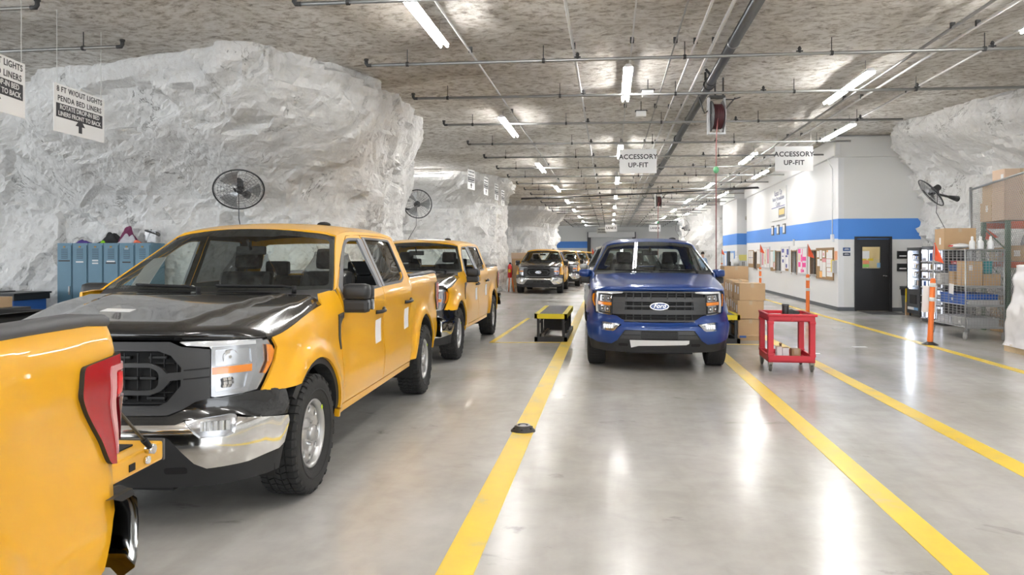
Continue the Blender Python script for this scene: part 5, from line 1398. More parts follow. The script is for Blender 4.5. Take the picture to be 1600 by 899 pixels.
def build_cart():
    t = thing('utility_cart', 'red two-shelf plastic utility cart on casters right of the blue truck', 'cart', (2.50, 11.18, 0), R(-2))
    rd = mat('red plastic', (.56, .018, .035), .42)
    w, d = .31, .40
    def tray(z0, z1, nm, lip):
        M = MB().m(rd); M.box(-w, w, -d, d, z0, z0 + .03, None, .008)
        M.box(-w, w, -d, -d + .03, z0, z1, None, .008); M.box(-w, w, d - .03, d, z0, z1, None, .008); M.box(-w, -w + .03, -d, d, z0, z1, None, .008); M.box(w - .03, w, -d, d, z0, z1, None, .008)
        if lip:
            M.box(-w - .012, w + .03, -d - .015, -d + .04, z1 - .035, z1, None, .012); M.box(-w - .012, -w + .03, -d, d, z1 - .03, z1, None, .01); M.box(w - .03, w + .012, -d, d, z1 - .03, z1, None, .01)
            M.prism([(-.02, 0), (.02, 0), (.05, .06), (.01, .06)], 0, .02, Matrix.Translation((0, -d - .0, z1 - .10)) @ Matrix.Rotation(PI/2, 4, 'X'))
        M.build(nm, None, t)
    tray(.695, .80, 'top_tray', True); tray(.13, .225, 'bottom_tray', False)
    for sx in (-1, 1):
        for sy in (-1, 1):
            M = MB().m(rd); x, y = sx * (w - .035), sy * (d - .045)
            M.prism([(-.035, -.05), (.035, -.05), (.035, .05), (-.035, .05)], .2, .72, Matrix.Translation((x, y, 0))); M.box(x - .042, x + .042, y - .055, y + .055, .66, .70, None, .01); M.box(x - .042, x + .042, y - .055, y + .055, .21, .25, None, .01); M.build('corner_post', None, t)
            M = MB().m(mat('caster fork', (.22, .2, .16), .4, .7)); M.box(x - .03, x + .03, y - .03, y + .03, .10, .13); M.box(x - .026, x - .020, y - .02, y + .03, .035, .115); M.box(x + .020, x + .026, y - .02, y + .03, .035, .115); c = M.build('caster', None, t)
            M = MB().m(mat('caster wheel', (.10, .095, .08), .5)); M.smooth = True; M.lathe([(0, -.016), (.045, -.016), (.05, -.01), (.05, .01), (.045, .016), (0, .016)], (x, y + .012, .05), 'X', 18); M.build('caster_wheel', None, c)
    bk = mat('tumbler black', (.02, .02, .022), .35)
    tb = thing('tumbler', 'black steel tumbler standing on the top of the red cart', 'tumbler', (2.44, 10.95, .726)); M = MB().m(bk); M.smooth = True; M.lathe([(0, 0), (.040, 0), (.044, .01), (.047, .17), (.043, .185), (0, .185)], n=20); M.build('cup', None, tb); M = MB().m(mat('lid grey', (.05, .05, .055), .3)); M.smooth = True; M.lathe([(.046, .17), (.049, .175), (.049, .20), (.04, .208), (0, .208)], n=20); M.build('lid', None, tb)
    def lump(name, lab, cat, x, y, z, sx, sy, sz, col, seed):
        M = MB().m(mat(name + ' stuff %d' % seed, col, .7)); M.smooth = True
        def f(u, v):
            th, ph = 2 * PI * u, PI * v; q = Vector((math.sin(ph) * math.cos(th), math.sin(ph) * math.sin(th), math.cos(ph))); k = 1 + .35 * noise.fractal(q * 1.3 + Vector((seed, 0, 0)), 1, 2, 3)
            return Vector((x + sx * q.x * k, y + sy * q.y * k, max(z, z + sz + sz * q.z * k)))
        M.grid(f, 20, 12); o = M.build(name); props(o, lab, cat)
    lump('tool_pouch', 'black tool pouch lying behind the tumbler on the red cart', 'pouch', 2.56, 11.12, .726, .11, .10, .055, (.03, .03, .03), 1)
    lump('work_glove', 'tan and black work glove near the front edge of the red cart', 'glove', 2.645, 10.92, .726, .055, .06, .035, (.50, .40, .16), 2)
    lump('work_glove', 'black work glove at the right end of the red cart top', 'glove', 2.725, 11.06, .728, .035, .06, .03, (.04, .04, .04), 3)
    lump('blue_rag', 'bright blue rag left of the tumbler on the red cart', 'cloth', 2.36, 11.0, .726, .045, .05, .022, (.03, .07, .60), 4)
    t = thing('paper_stack', 'white papers lying at the back left of the red cart top', 'papers', (2.36, 11.32, .728)); M = MB().m(MATS['paper']); M.box(-.10, .12, -.14, .14, 0, .03); M.build('sheets', None, t)
    for (x, y, w_, d_, h_, lab) in ((2.355, 10.98, .035, .05, .17, 'white tall slim box on the lower shelf of the red cart, left one'), (2.44, 10.98, .045, .05, .155, 'white box on the lower shelf of the red cart, beside the brown one')):
        t = thing('small_box', lab, 'box', (x, y, .161), 0); M = MB().m(MATS['paper']); M.box(-w_, w_, -d_, d_, 0, h_, None, .004); M.build('box_body', None, t); M = MB().m(mat('cardboard 3', (.44, .29, .15), .75)); M.box(-w_, w_, -d_, d_, h_, h_ + .003); M.build('box_flaps', None, t)
    carton('small_box', 'brown small carton on the lower shelf of the red cart', 2.53, 2.65, 10.96, 11.10, .161, .30, 0, None, 3)
    t = thing('brown_bottle', 'small brown bottle behind the white boxes in the red cart', 'bottle', (2.41, 11.12, .161)); M = MB().m(mat('amber brown', (.16, .07, .02), .25)); M.smooth = True; M.lathe([(0, 0), (.035, 0), (.037, .12), (.015, .16), (.015, .19)], n=14); M.build('bottle_body', None, t); M = MB().m(MATS['cardboard 3']); M.cyl((0, 0, .185), (0, 0, .205), .02); M.build('cap', None, t)
def wall_box(M, s0, s1, z0, z1, x0=-.02, x1=0.):
    if x1 == 0: x1 = -.003
    return M.box(x0, x1, s0, s1, z0, z1, SKEW)

def build_office_front():
    cork = mat('cork', (.33, .21, .10), .8, var=(30, .2)); fr = mat('frame silver', (.62, .62, .63), .4, .3); wood = mat('wood frame', (.30, .19, .10), .6)
    pap = MATS['paper']; pink = mat('hot pink', (.85, .05, .35), .5); navy = mat('navy print', (.06, .07, .32), .5); rose = mat('rose print', (.70, .28, .33), .6); cream = mat('cream sheet', (.72, .66, .45), .6); ora = mat('orange sheet', (.85, .45, .14), .6); cy = mat('pale cyan', (.5, .75, .76), .5)
    dark = mat('dark service window', (.035, .037, .04), .35)
    # service windows set into the openings of the office wall
    for i, (a, b) in enumerate(OFFICE_WINDOWS):
        w = bpy.data.objects.new('window_%d' % (i + 1), None); COL.objects.link(w); w['kind'] = 'structure'
        M = MB().m(wood); wall_box(M, a - .06, a, .92, 1.82, -.02, .10); wall_box(M, b, b + .06, .92, 1.82, -.02, .10); wall_box(M, a, b, 1.76, 1.80, -.01, .16); M.m(fr); wall_box(M, a - .04, b + .04, .955, .985, -.09, .16); M.build('window_frame', None, w)
        M = MB().m(dark); wall_box(M, a, a + .50 * (b - a), .985, 1.76, .08, .10); M.build('dark_panel', None, w)
        M = MB().m(glass_mat('office pane', (.55, .57, .56), 1.0)); wall_box(M, a, b, .985, 1.76, .11, .114); M.build('pane', None, w)
        M = MB().m(mat('blind white', (.7, .7, .7), .5))
        if i == 0:
            for k in range(20): wall_box(M, a + .01, a + .20, 1.0 + .036 * k, 1.012 + .036 * k, .02, .06)
            M.build('paper_tray', None, w)
        else: M.bm.free()
    def board(lab, cat, name, s0, s1, z0, z1, body, sheets, frame=None):
        """sheets: (fraction along from the far end 0..1, 0..1, z fractions, material)"""
        c = SKEW @ Vector((0, (s0 + s1) / 2, 0)); t = thing(name, lab, cat, c)
        def put(M, nm):
            me = M.data(nm); me.transform(Matrix.Translation(-c)); return link(nm, me, t)
        M = MB().m(body); wall_box(M, s0, s1, z0, z1, -.025, 0); put(M, 'board')
        if frame:
            M = MB().m(frame); e = .05
            wall_box(M, s0 - e, s0, z0 - e, z1 + e, -.04, 0); wall_box(M, s1, s1 + e, z0 - e, z1 + e, -.04, 0); wall_box(M, s0, s1, z1, z1 + e, -.04, 0); wall_box(M, s0, s1, z0 - e, z0, -.04, 0); put(M, 'frame')
        for (u0, u1, v0, v1, m_) in sheets:
            M = MB().m(m_); wall_box(M, lerp(s1, s0, u0), lerp(s1, s0, u1), lerp(z0, z1, v0), lerp(z0, z1, v1), -.029 - (.002 if m_ not in (pap,) else 0), -.025); put(M, 'notice_sheet')
        return t
    board('cork notice board full of papers at the office corner nearest the black door', 'notice board', 'notice_board', .47, 2.36, .92, 1.80, cork,
          [(.02,.15,.72,.95,pap),(.19,.33,.66,.97,pap),(.38,.52,.72,.95,pap),(.04,.20,.40,.66,pap),(.22,.34,.24,.60,pap),(.36,.60,.55,.68,rose),(.36,.58,.03,.55,pap),(.19,.35,.0,.22,ora),(.62,.98,.68,.97,pap),(.62,.97,.38,.66,pap),(.64,.98,.06,.36,pap),(.64,.72,.90,.97,ora),(.42,.48,.78,.88,rose),(.66,.95,.66,.675,rose),(.66,.95,.50,.51,rose),(.66,.90,.22,.235,rose)], wood)
    board('framed board with hot pink and yellow notices between two service windows', 'notice board', 'notice_board', 3.74, 5.0, 1.0, 1.86, pap,
          [(.02,.30,.80,.98,pink),(.05,.24,.50,.78,cream),(.04,.30,.24,.44,pink),(.34,.44,.46,.75,pink),(.48,.52,.02,.98,pink),(.54,.94,.50,.66,pink),(.56,.90,.24,.42,pink),(.54,.70,.04,.14,pink),(.34,.44,.02,.16,pink),(.62,.84,.30,.36,pap)], fr)
    board('framed board with dark blue posters between two service windows', 'notice board', 'notice_board', 6.52, 7.9, 1.02, 1.90, pap,
          [(.08,.36,.80,.97,navy),(.14,.32,.36,.50,navy),(.50,.54,.02,.98,fr),(.72,.96,.70,.95,navy),(.58,.80,.60,.68,navy),(.60,.76,.14,.30,navy),(.1,.3,.62,.66,navy),(.56,.94,.0,.10,cork)], fr)
    board('cork strip with plain white and pale blue papers left of a service window', 'notice board', 'notice_board', 9.16, 10.16, .96, 1.82, cork, [(.02,.58,.18,.96,pap),(.64,.96,.45,.99,cy),(.68,.94,.10,.42,pap),(.72,.84,.2,.40,rose)], None)
    board('wide framed board of pale pink schedules on the office wall', 'notice board', 'notice_board', 10.35, 12.35, 1.10, 1.94, pap, [(.10,.26,.10,.94,rose),(.02,.08,.06,.96,fr),(.33,.37,.0,1,fr),(.66,.70,0,1,fr),(.42,.58,.16,.9,cream),(.74,.92,.2,.94,rose),(.14,.22,.5,.6,pap),(.45,.55,.3,.4,rose)], fr)
    board('white paper board with cork below it beside the farthest service window', 'notice board', 'notice_board', 12.5, 13.45, 1.02, 1.87, cork, [(.04,.48,.24,.98,pap),(.54,.96,.24,.98,pap)], None)
    board('cork board with four white columns at the far end of the office wall', 'notice board', 'notice_board', 14.5, 15.95, 1.03, 1.87, cork, [(.10,.25,.22,.96,pap),(.34,.48,.22,.96,pap),(.58,.72,.22,.96,pap),(.80,.94,.22,.96,pap),(.1,.94,.55,.58,navy)], None)
    # big sign, three frames
    c = SKEW @ Vector((0, 8.39, 0)); t = thing('office_sign', 'large white office sign with blue lettering and a small picture high on the office wall', 'sign', c)
    def putw(M, nm):
        me = M.data(nm); me.transform(Matrix.Translation(-c)); return link(nm, me, t)
    M = MB().m(mat('sign pale', (.68, .69, .68), .35)); wall_box(M, 6.94, 9.84, 3.02, 4.30, -.05, 0); putw(M, 'board')
    M = MB().m(navy); wall_box(M, 7.1, 9.75, 3.545, 3.575, -.055, -.05); putw(M, 'rule_line')
    M = MB().m(mat('picture dark', (.16, .17, .20), .5)); wall_box(M, 7.1, 8.3, 3.12, 3.50, -.055, -.05); putw(M, 'picture')
    M = MB().m(mat('picture amber', (.75, .55, .18), .5)); wall_box(M, 7.2, 8.2, 3.22, 3.44, -.058, -.05); putw(M, 'picture_amber_field')  # amber field inside the dark picture
    tx = mat('slate lettering', (.20, .22, .34), .5)
    for s, z, sz in (('Kansas City', 4.12, .32), ('Vehicle Personalization', 3.90, .25), ('Center', 3.68, .30)):
        me = text_mesh(s, sz, ext=.002); me.transform(Matrix.Translation(-c) @ SKEW @ Matrix.Translation((-.056, 8.39, z)) @ Matrix.Rotation(-PI/2, 4, 'Z') @ Matrix.Rotation(PI/2, 4, 'X')); me.materials.clear(); me.materials.append(tx); link('lettering', me, t)
    for k, s in enumerate((9.70, 8.58, 7.41)):
        c = SKEW @ Vector((0, s, 0)); t = thing('certificate_frame', f'small dark framed certificate on the blue stripe under the office sign, {ORD(k)} from the left', 'picture frame', c, 0, 'framed certificates')
        M = MB().m(mat('frame bronze', (.10, .09, .075), .4)); wall_box(M, s - .22, s + .22, 2.45, 2.85, -.035, 0); me = M.data('frame'); me.transform(Matrix.Translation(-c)); link('frame', me, t)
        M = MB().m(pap); wall_box(M, s - .16, s + .16, 2.50, 2.80, -.038, -.03); me = M.data('certificate'); me.transform(Matrix.Translation(-c)); link('certificate', me, t)
    def small(lab, cat, name, s0, s1, z0, z1, m_, d=.03):
        c = SKEW @ Vector((0, (s0+s1)/2, 0)); M = MB().m(m_); M.box(-d, 0, s0, s1, z0, z1, SKEW, .004); me = M.data(name); o = link(name, me); props(o, lab, cat); return o
    small('grey wall thermostat under the blue stripe between the service windows', 'thermostat', 'thermostat', 5.66, 5.86, 1.97, 2.20, fr)
    small('white electrical box with conduit at the office corner', 'electrical box', 'electrical_box', .40, .62, 2.02, 2.24, mat('box white', (.72, .73, .73), .4), .06)
    M = MB().m(mat('box white', (.72, .73, .73), .4)); M.cyl(SKEW @ Vector((-.03, .52, 2.24)), SKEW @ Vector((-.03, .52, 4.2)), .014); M.cyl(SKEW @ Vector((-.03, .52, 4.2)), SKEW @ Vector((-.11, .75, 4.5)), .014); o = M.build('wall_conduit'); props(o, 'thin white conduit rising up the office wall corner', 'pipe')
    small('orange and red safety poster at the very corner of the office wall', 'poster', 'safety_poster', .08, .36, 1.48, 1.74, mat('poster orange', (.72, .33, .18), .6), .012)
    small('yellow leaflet hanging from the cork board by the office corner', 'leaflet', 'leaflet', .33, .405, 1.12, 1.48, mat('leaflet yellow', (.88, .70, .02), .5), .10)
    small('grey leaflet holder at the office corner', 'holder', 'leaflet_holder', .12, .32, 1.10, 1.46, mat('holder grey', (.5, .5, .5), .4), .10)
    # ---- front face: door, plates, pockets
    bk = mat('door black', (.020, .020, .022), .5); 
    d = bpy.data.objects.new('door_1', None); COL.objects.link(d); d['kind'] = 'structure'; d.location = (7.54, 22.9, 0)
    def bx(nm, m_, x0, x1, y0, y1, z0, z1, par=d, bev=0): M = MB().m(m_); M.box(x0, x1, y0, y1, z0, z1, None, bev); return M.build(nm, None, par)
    M = MB().m(bk); M.box(-.51, -.455, -.04, .14, 0, 2.16); M.box(.455, .51, -.04, .14, 0, 2.16); M.box(-.455, .455, -.04, .14, 2.10, 2.16); M.build('door_frame', None, d)
    M = MB().m(bk); M.box(-.45, .45, .02, .065, .01, 1.24); M.box(-.45, .45, .02, .065, 1.86, 2.09); M.box(-.45, -.30, .02, .065, 1.24, 1.86); M.box(.22, .45, .02, .065, 1.24, 1.86); leaf = M.build('door_leaf', None, d)
    bx('pane', glass_mat('door pane', (.9, .9, .85), .8), -.30, .22, .04, .045, 1.24, 1.86, leaf)
    M = MB().m(bk); M.box(-.32, -.29, .005, .07, 1.21, 1.89); M.box(.21, .24, .005, .07, 1.21, 1.89); M.box(-.29, .21, .005, .07, 1.86, 1.89); M.box(-.29, .21, .005, .07, 1.21, 1.24); M.build('window_trim', None, leaf)
    M = MB().m(MATS['chrome']); M.cyl((.36, .02, 1.02), (.36, -.03, 1.02), .035); M.tube([(.36, -.03, 1.02), (.36, -.06, 1.02), (.25, -.065, 1.03)], .013, 8); M.build('handle', None, leaf)
    bx('notice_sheet', pap, -.29, -.09, .03, .04, 1.52, 1.74, leaf); bx('notice_sheet', mat('green sheet', (.25, .55, .12), .6), -.27, -.10, .03, .04, 1.27, 1.36, leaf); bx('notice_sheet', mat('rust sheet', (.70, .25, .12), .6), -.27, -.10, .03, .04, 1.36, 1.47, leaf); bx('notice_sheet', mat('blue sheet', (.2, .38, .62), .6), .12, .21, .03, .04, 1.26, 1.40, leaf)
    M = MB().m(mat('shelf dark', (.08, .07, .06), .6)); M.box(-.6, .9, 1.6, 2.2, .9, .94); M.m(mat('shelf yellow', (.8, .62, .05), .5)).box(-.3, .5, 1.5, 1.55, 1.45, 1.52); M.m(mat('cab beige', (.62, .55, .42), .6)).box(.1, .9, 1.9, 2.3, .94, 1.5); sh = M.build('shelf'); sh.location = (7.54, 22.9, 0); props(sh, 'shelf with a yellow edge seen through the window of the black door', 'shelf')
    for k, (z0, z1) in enumerate(((1.74, 1.84), (1.60, 1.69))):
        t = thing('door_plate', ['dark blue room name plate left of the black door, upper one', 'dark navy room name plate left of the black door, lower one'][k], 'sign', (6.80, 22.895, (z0 + z1) / 2)); M = MB().m(mat('plate blue' if k == 0 else 'plate navy', (.02, .07, .22) if k == 0 else (.015, .025, .06), .4)); M.box(-.09, .11, -.012, 0, -(z1 - z0) / 2, (z1 - z0) / 2); M.build('plate', None, t); M = MB().m(pap); M.box(-.06, .08, -.014, -.012, -.012, .0); M.box(-.04, .06, -.014, -.012, .012, .02); M.build('plate_lettering', None, t)
    for k, z in enumerate((1.52, 1.16)):
        t = thing('file_pocket', f'black wall file pocket right of the black door, {["upper", "lower"][k]} one', 'file holder', (8.33, 22.9, z)); M = MB().m(MATS['matte black plastic']); M.prism([(0, 0), (-.03, 0), (-.10, .22), (0, .22)], -.14, .14, Matrix(((0, 0, 1, 0), (1, 0, 0, 0), (0, 1, 0, 0), (0, 0, 0, 1)))); M.build('pocket', None, t); M = MB().m(pap); M.box(-.09, .10, -.06, -.03, .06, .24); M.build('papers', None, t)
    # trash can and wet floor sign
    t = thing('trash_can', 'tall grey trash can with a black bag beside the black door', 'trash can', (8.30, 22.25, 0)); M = MB().m(mat('bin grey', (.10, .115, .125), .5)); M.smooth = True
    M.lathe([(0, 0), (.17, 0), (.185, .02), (.225, .70), (.245, .72), (.245, .75), (.225, .75)], n=4 * 6); M.build('bin_body', None, t); M = MB().m(MATS['near black']); M.smooth = True; M.lathe([(.22, .5), (.235, .73), (.255, .745), (.25, .70), (.262, .66)], n=24); M.build('bin_bag', None, t)
    t = thing('floor_sign', 'yellow and brown folded floor sign leaning by the vending machine', 'floor sign', (8.02, 21.55, 0), R(20)); M = MB().m(mat('sign yellow', (.85, .62, .02), .5)); M.box(-.10, .10, 0, .02, .35, .72, None, .005); M.build('upper_panel', None, t); M = MB().m(MATS['cardboard 0']); M.box(-.10, .10, -.005, .025, 0, .35); M.build('lower_panel', None, t); M = MB().m(navy); M.box(-.06, .06, -.008, -.004, .08, .16); M.build('blue_patch', None, t)
    M = MB().m(mat('door mat', (.05, .05, .052), .9, bump=(60, .4))); M.box(7.1, 7.98, 21.6, 22.75, 0, .012, None, .004); o = M.build('door_mat'); props(o, 'dark grey mat on the floor before the black door', 'mat')

def build_vending():
    body = mat('vending dark', (.045, .047, .052), .4); gl = glass_mat('vending glass', (.80, .82, .85), 1.2)
    lit = mat('white light strip', (1, 1, 1), emit=(.92, .96, 1), estr=14)
    # snack machine: front faces -X
    t = thing('vending_machine', 'dark glass-front vending machine with a white light strip by the trash can', 'vending machine', (7.92, 21.0, 0))
    M = MB().m(body); M.box(.0, .72, -.42, .42, .08, .14); M.box(.68, .72, -.42, .42, .14, 1.82); M.box(0, .72, .36, .42, .14, 1.82); M.box(0, .72, -.42, -.36, .14, 1.82); M.box(0, .72, -.36, .36, 1.74, 1.82); M.box(0, .70, -.36, .36, .14, .72); M.m(mat('vending liner', (.45, .47, .52), .4)).box(.60, .68, -.36, .36, .72, 1.74); M.box(.02, .60, .340, .36, .72, 1.74); M.build('cabinet', None, t)
    M = MB().m(gl); M.box(-.006, 0, -.36, .36, .72, 1.74); M.build('glass_front', None, t)
    M = MB().m(lit); M.box(.005, .05, .22, .335, .76, 1.70); M.build('light_strip', None, t)
    rnd = random.Random(5)
    for k in range(4):
        z = .80 + .23 * k
        M = MB().m(mat('tray metal', (.45, .46, .48), .4, .5)); M.box(.03, .6, -.35, .31, z, z + .015); M.box(.02, .03, -.35, .31, z - .02, z + .03); M.build('tray', None, t)
        for j in range(5):
            cols = [(.05, .10, .45), (.55, .30, .15), (.08, .08, .09), (.5, .5, .52), (.40, .26, .12)]
            M = MB().m(mat('snack %d' % ((k + j) % 5), cols[(k + j) % 5], .4)); y = -.30 + .125 * j; M.box(.06, .5, y, y + .09, z + .016, z + .10 + .06 * rnd.random(), None, .01); M.build('snack_pack', None, t)
    M = MB().m(MATS['near black']); M.box(-.012, 0, -.22, .22, .34, .58, None, .01); M.build('delivery_flap', None, t)
    M = MB().m(MATS['paper']); M.box(-.006, 0, -.05, .36, .18, .25); M.m(mat('blue sheet', (.2, .38, .62), .6)).box(-.007, 0, -.32, -.06, .18, .25); M.build('front_sticker', None, t)
    for sy in (-.36, .36):
        for sx in (.06, .66): M = MB().m(MATS['matte black plastic']); M.cyl((sx, sy, 0), (sx, sy, .08), .025); M.build('foot', None, t)
    # locker style dispenser
    t = thing('vending_machine', 'dark dispenser with rows of small clear doors behind the orange post', 'vending machine', (7.56, 18.95, 0))
    M = MB().m(body); M.box(.02, .70, -.62, .62, .02, 1.83); M.build('cabinet', None, t)
    wl = mat('cell lit', (.62, .64, .70), .5, emit=(.8, .85, 1), estr=.6); cd = glass_mat('cell door', (.85, .87, .9), 1.2)  # cell backs glow themselves, standing in for light inside the cells
    stuff = [mat('item %d' % k, c, .4) for k, c in enumerate(((.6, .6, .62), (.10, .20, .5), (.75, .75, .76), (.35, .28, .16), (.15, .15, .16)))]
    for c in range(3):
        y1 = .58 - c * .40; y0 = y1 - .33
        zs = [1.47 - .205 * k for k in range(6)] + [.09]; hs = [.30] + [.155] * 5 + [.36]
        zs = [1.46, 1.255, 1.05, .845, .64, .435 + .03, .10]; hs = [.29, .165, .165, .165, .165, .14, .33]
        for k, (z, h) in enumerate(zip(zs, hs)):
            M = MB().m(wl); M.box(-.004, .02, y0 + .03, y1 - .03, z + .02, z + h - .01); M.build('cell_back', None, t)
            M = MB().m(stuff[(k * 2 + c) % 5]); M.box(-.012, -.004, y0 + .06, lerp(y0, y1, .55 + .3 * rnd.random()), z + .025, z + .03 + (h - .07) * rnd.random() + .03, None, .004); M.build('stored_item', None, t)
            M = MB().m(cd); M.box(-.018, -.014, y0 + .02, y1 - .02, z, z + h); o = M.build('cell_door', None, t)
            M = MB().m(mat('cell sill', (.55, .56, .60), .4, .3)); M.box(-.03, 0, y0 + .02, y1 - .02, z - .012, z + .012); M.build('door_handle', None, o)
    M = MB().m(lit); M.box(-.01, 0, .30, .54, 1.66, 1.74); M.build('display_light', None, t)

def build_cage():
    t = thing('mesh_cart', 'tall wire mesh rolling cage cart full of boxes at the right', 'cage cart', (7.04, 16.0, 0), 0)
    w, d, z0, z1 = .34, .72, .24, 1.72
    ws = mat('cage wire', (.42, .43, .44), .35, .7)
    M = MB().m(ws)
    for sx in (-w, w):
        for sy in (-d, d): M.cyl((sx, sy, .15), (sx, sy, z1 + .01), .016, n=8)
        for z in (z0, z1, 1.02, .66): M.cyl((sx, -d, z), (sx, d, z), .010, n=6)
    for sy in (-d, d):
        for z in (z0, z1, 1.02, .66): M.cyl((-w, sy, z), (w, sy, z), .010, n=6)
    M.build('frame', None, t)
    def mesh_panel(nm, fn, n, m_):
        M = MB().m(ws)
        for k in range(n + 1): M.cyl(fn(k / n, 0), fn(k / n, 1), .0042, n=4)
        for k in range(m_ + 1): M.cyl(fn(0, k / m_), fn(1, k / m_), .0042, n=4)
        M.build(nm, None, t)
    mesh_panel('wire_panel', lambda u, v: (lerp(-w, w, u), -d, lerp(z0, z1, v)), 13, 28)
    mesh_panel('wire_panel', lambda u, v: (lerp(-w, w, u), d, lerp(z0, z1, v)), 9, 20)
    mesh_panel('wire_panel', lambda u, v: (w, lerp(-d, d, u), lerp(z0, z1, v)), 18, 20)
    for a, b in ((-d, -.02), (.02, d)): mesh_panel('wire_door', lambda u, v: (-w, lerp(a, b, u), lerp(z0, z1, v)), 4, 28)
    for z in (.245, .66, 1.02):
        M = MB().m(ws)
        for k in range(12): M.cyl((lerp(-w, w, k / 11), -d, z), (lerp(-w, w, k / 11), d, z), .005, n=4)
        M.box(-w, w, -d - .005, -d + .01, z - .025, z + .02); M.box(-w, w, -d, d, z - .004, z + .002); M.build('wire_shelf', None, t)
    M = MB().m(ws); M.box(-w, w, -d, d, z1 - .004, z1 + .012); M.build('top_shelf', None, t)
    for sx in (-w, w):
        for sy in (-d, d):
            M = MB().m(mat('caster steel', (.40, .40, .40), .4, .7)); M.box(sx - .03, sx + .03, sy - .03, sy + .03, .12, .15); M.box(sx - .026, sx - .02, sy - .02, sy + .05, .06, .13); M.box(sx + .02, sx + .026, sy - .02, sy + .05, .06, .13); c = M.build('caster', None, t)
            M = MB().m(mat('wheel light', (.34, .34, .33), .5)); M.smooth = True; M.lathe([(0, -.017), (.055, -.017), (.065, -.01), (.065, .01), (.055, .017), (0, .017)], (sx, sy + .025, .065), 'X', 20); M.build('caster_wheel', None, c)
    M = MB().m(MATS['paper']); M.box(-w - .012, -w - .008, -.18, .02, .86, 1.06, Matrix.Rotation(R(4), 4, 'X')); M.build('paper_tag', None, t)
    # loads inside and on top
    X, Y = 7.04, 16.0
    B = lambda lab, x0, x1, y0, y1, a, b, tone, **k: carton('carton', lab, X + x0, X + x1, Y + y0, Y + y1, a, b, 0, 'boxes inside the wire cage', tone, **k)
    B('brown carton on the upper cage shelf behind the front mesh, left one', -.30, -.02, -.68, -.25, 1.025, 1.50, 1, extra=[('labelF', -.10, .30, .06, .10)])
    B('brown carton on the upper cage shelf behind the front mesh, right one', .0, .30, -.68, -.25, 1.025, 1.26, 1)
    B('small carton behind the side mesh on the upper cage shelf', -.30, -.05, -.15, .10, 1.025, 1.30, 1)
    def bl(lab, x0, x1, y0, y1, a, b, col, nm='plastic_bin'):
        tt = thing(nm, lab, 'bin', (X + (x0 + x1)/2, Y + (y0 + y1)/2, a)); m_ = mat('bin %.2f %.2f %.2f' % col, col, .45); hw, hd = (x1-x0)/2, (y1-y0)/2; M = MB().m(m_); M.box(-hw, hw, -hd, hd, 0, (b-a)*.9, None, .01); M.box(-hw - .01, hw + .01, -hd - .01, hd + .01, (b-a)*.8, b-a, None, .006); M.build('bin_body', None, tt)
        M = MB().m(MATS['paper']); M.box(-hw - .004, -hw, -.04, .04, (b-a)*.3, (b-a)*.55); M.build('bin_label', None, tt)
    bl('blue plastic bin high on the upper shelf of the wire cage', -.06, .28, .12, .66, 1.025, 1.42, (.05, .13, .36)); bl('red box lid on top of the blue bin in the wire cage', -.05, .2, .2, .6, 1.43, 1.50, (.55, .06, .06), 'box_lid')
    bl('white carton on the upper cage shelf at the rear side', -.31, -.10, .40, .66, 1.025, 1.25, (.68, .68, .67)); bl('blue long bin on the middle shelf of the wire cage', -.29, .29, -.60, .50, .665, .87, (.03, .13, .50)); bl('teal box beside the cartons on the upper cage shelf', .02, .16, -.66, -.45, 1.265, 1.50, (.05, .28, .30))
    bl('grey tray on the bottom shelf of the wire cage', -.28, .28, -.66, .0, .25, .42, (.45, .46, .47)); bl('white tray with blue print at the back of the bottom cage shelf', -.28, .28, .05, .66, .25, .40, (.6, .61, .66)); bl('grey flat tote on the middle cage shelf at the front', -.27, .27, -.70, -.62, .665, .76, (.5, .5, .5))
    carton('carton', 'big open cardboard box on top of the wire cage', 6.72, 7.30, 16.15, 16.75, 1.733, 2.16, R(-6), None, 0, extra=[('labelL', -.1, .1)])
    wb = mat('bottle white', (.76, .77, .77), .35)
    for k, x in enumerate((6.88, 7.03, 7.21)):
        t = thing('plastic_bottle', f'white plastic bottle standing on the wire cage, {["left", "middle", "right"][k]} one of three', 'bottle', (x, 15.42, 1.733), 0, 'white bottles on the cage top'); M = MB().m(wb); M.smooth = True; M.lathe([(0, 0), (.048, 0), (.052, .01), (.052, .12), (.045, .15), (.022, .175), (.020, .19)], n=16); M.build('bottle_body', None, t); M = MB().m(wb); M.smooth = True; M.lathe([(.024, .185), (.024, .225), (.016, .245), (0, .245)], n=12); M.build('bottle_cap', None, t)
    t = thing('plastic_bag', 'white plastic bag with red print lying on the cage top', 'bag', (6.80, 15.75, 1.745)); M = MB().m(mat('white film', (.72, .72, .72), .3)); M.smooth = True
    M.grid(lambda u, v: Vector((.16 * math.sin(PI * v) * math.cos(2*PI*u), .28 * math.sin(PI * v) * math.sin(2*PI*u) * (1 + .2 * noise.noise(Vector((u*6, v*5, 1)))), .05 + .05 * math.cos(PI * v) * (1 + .3 * noise.noise(Vector((u*5, v*7, 4)))))), 20, 10); M.build('bag_body', None, t); M = MB().m(mat('red print', (.62, .06, .05), .6)); M.box(-.17, -.12, -.06, .10, .04, .07); M.build('red_print', None, t)

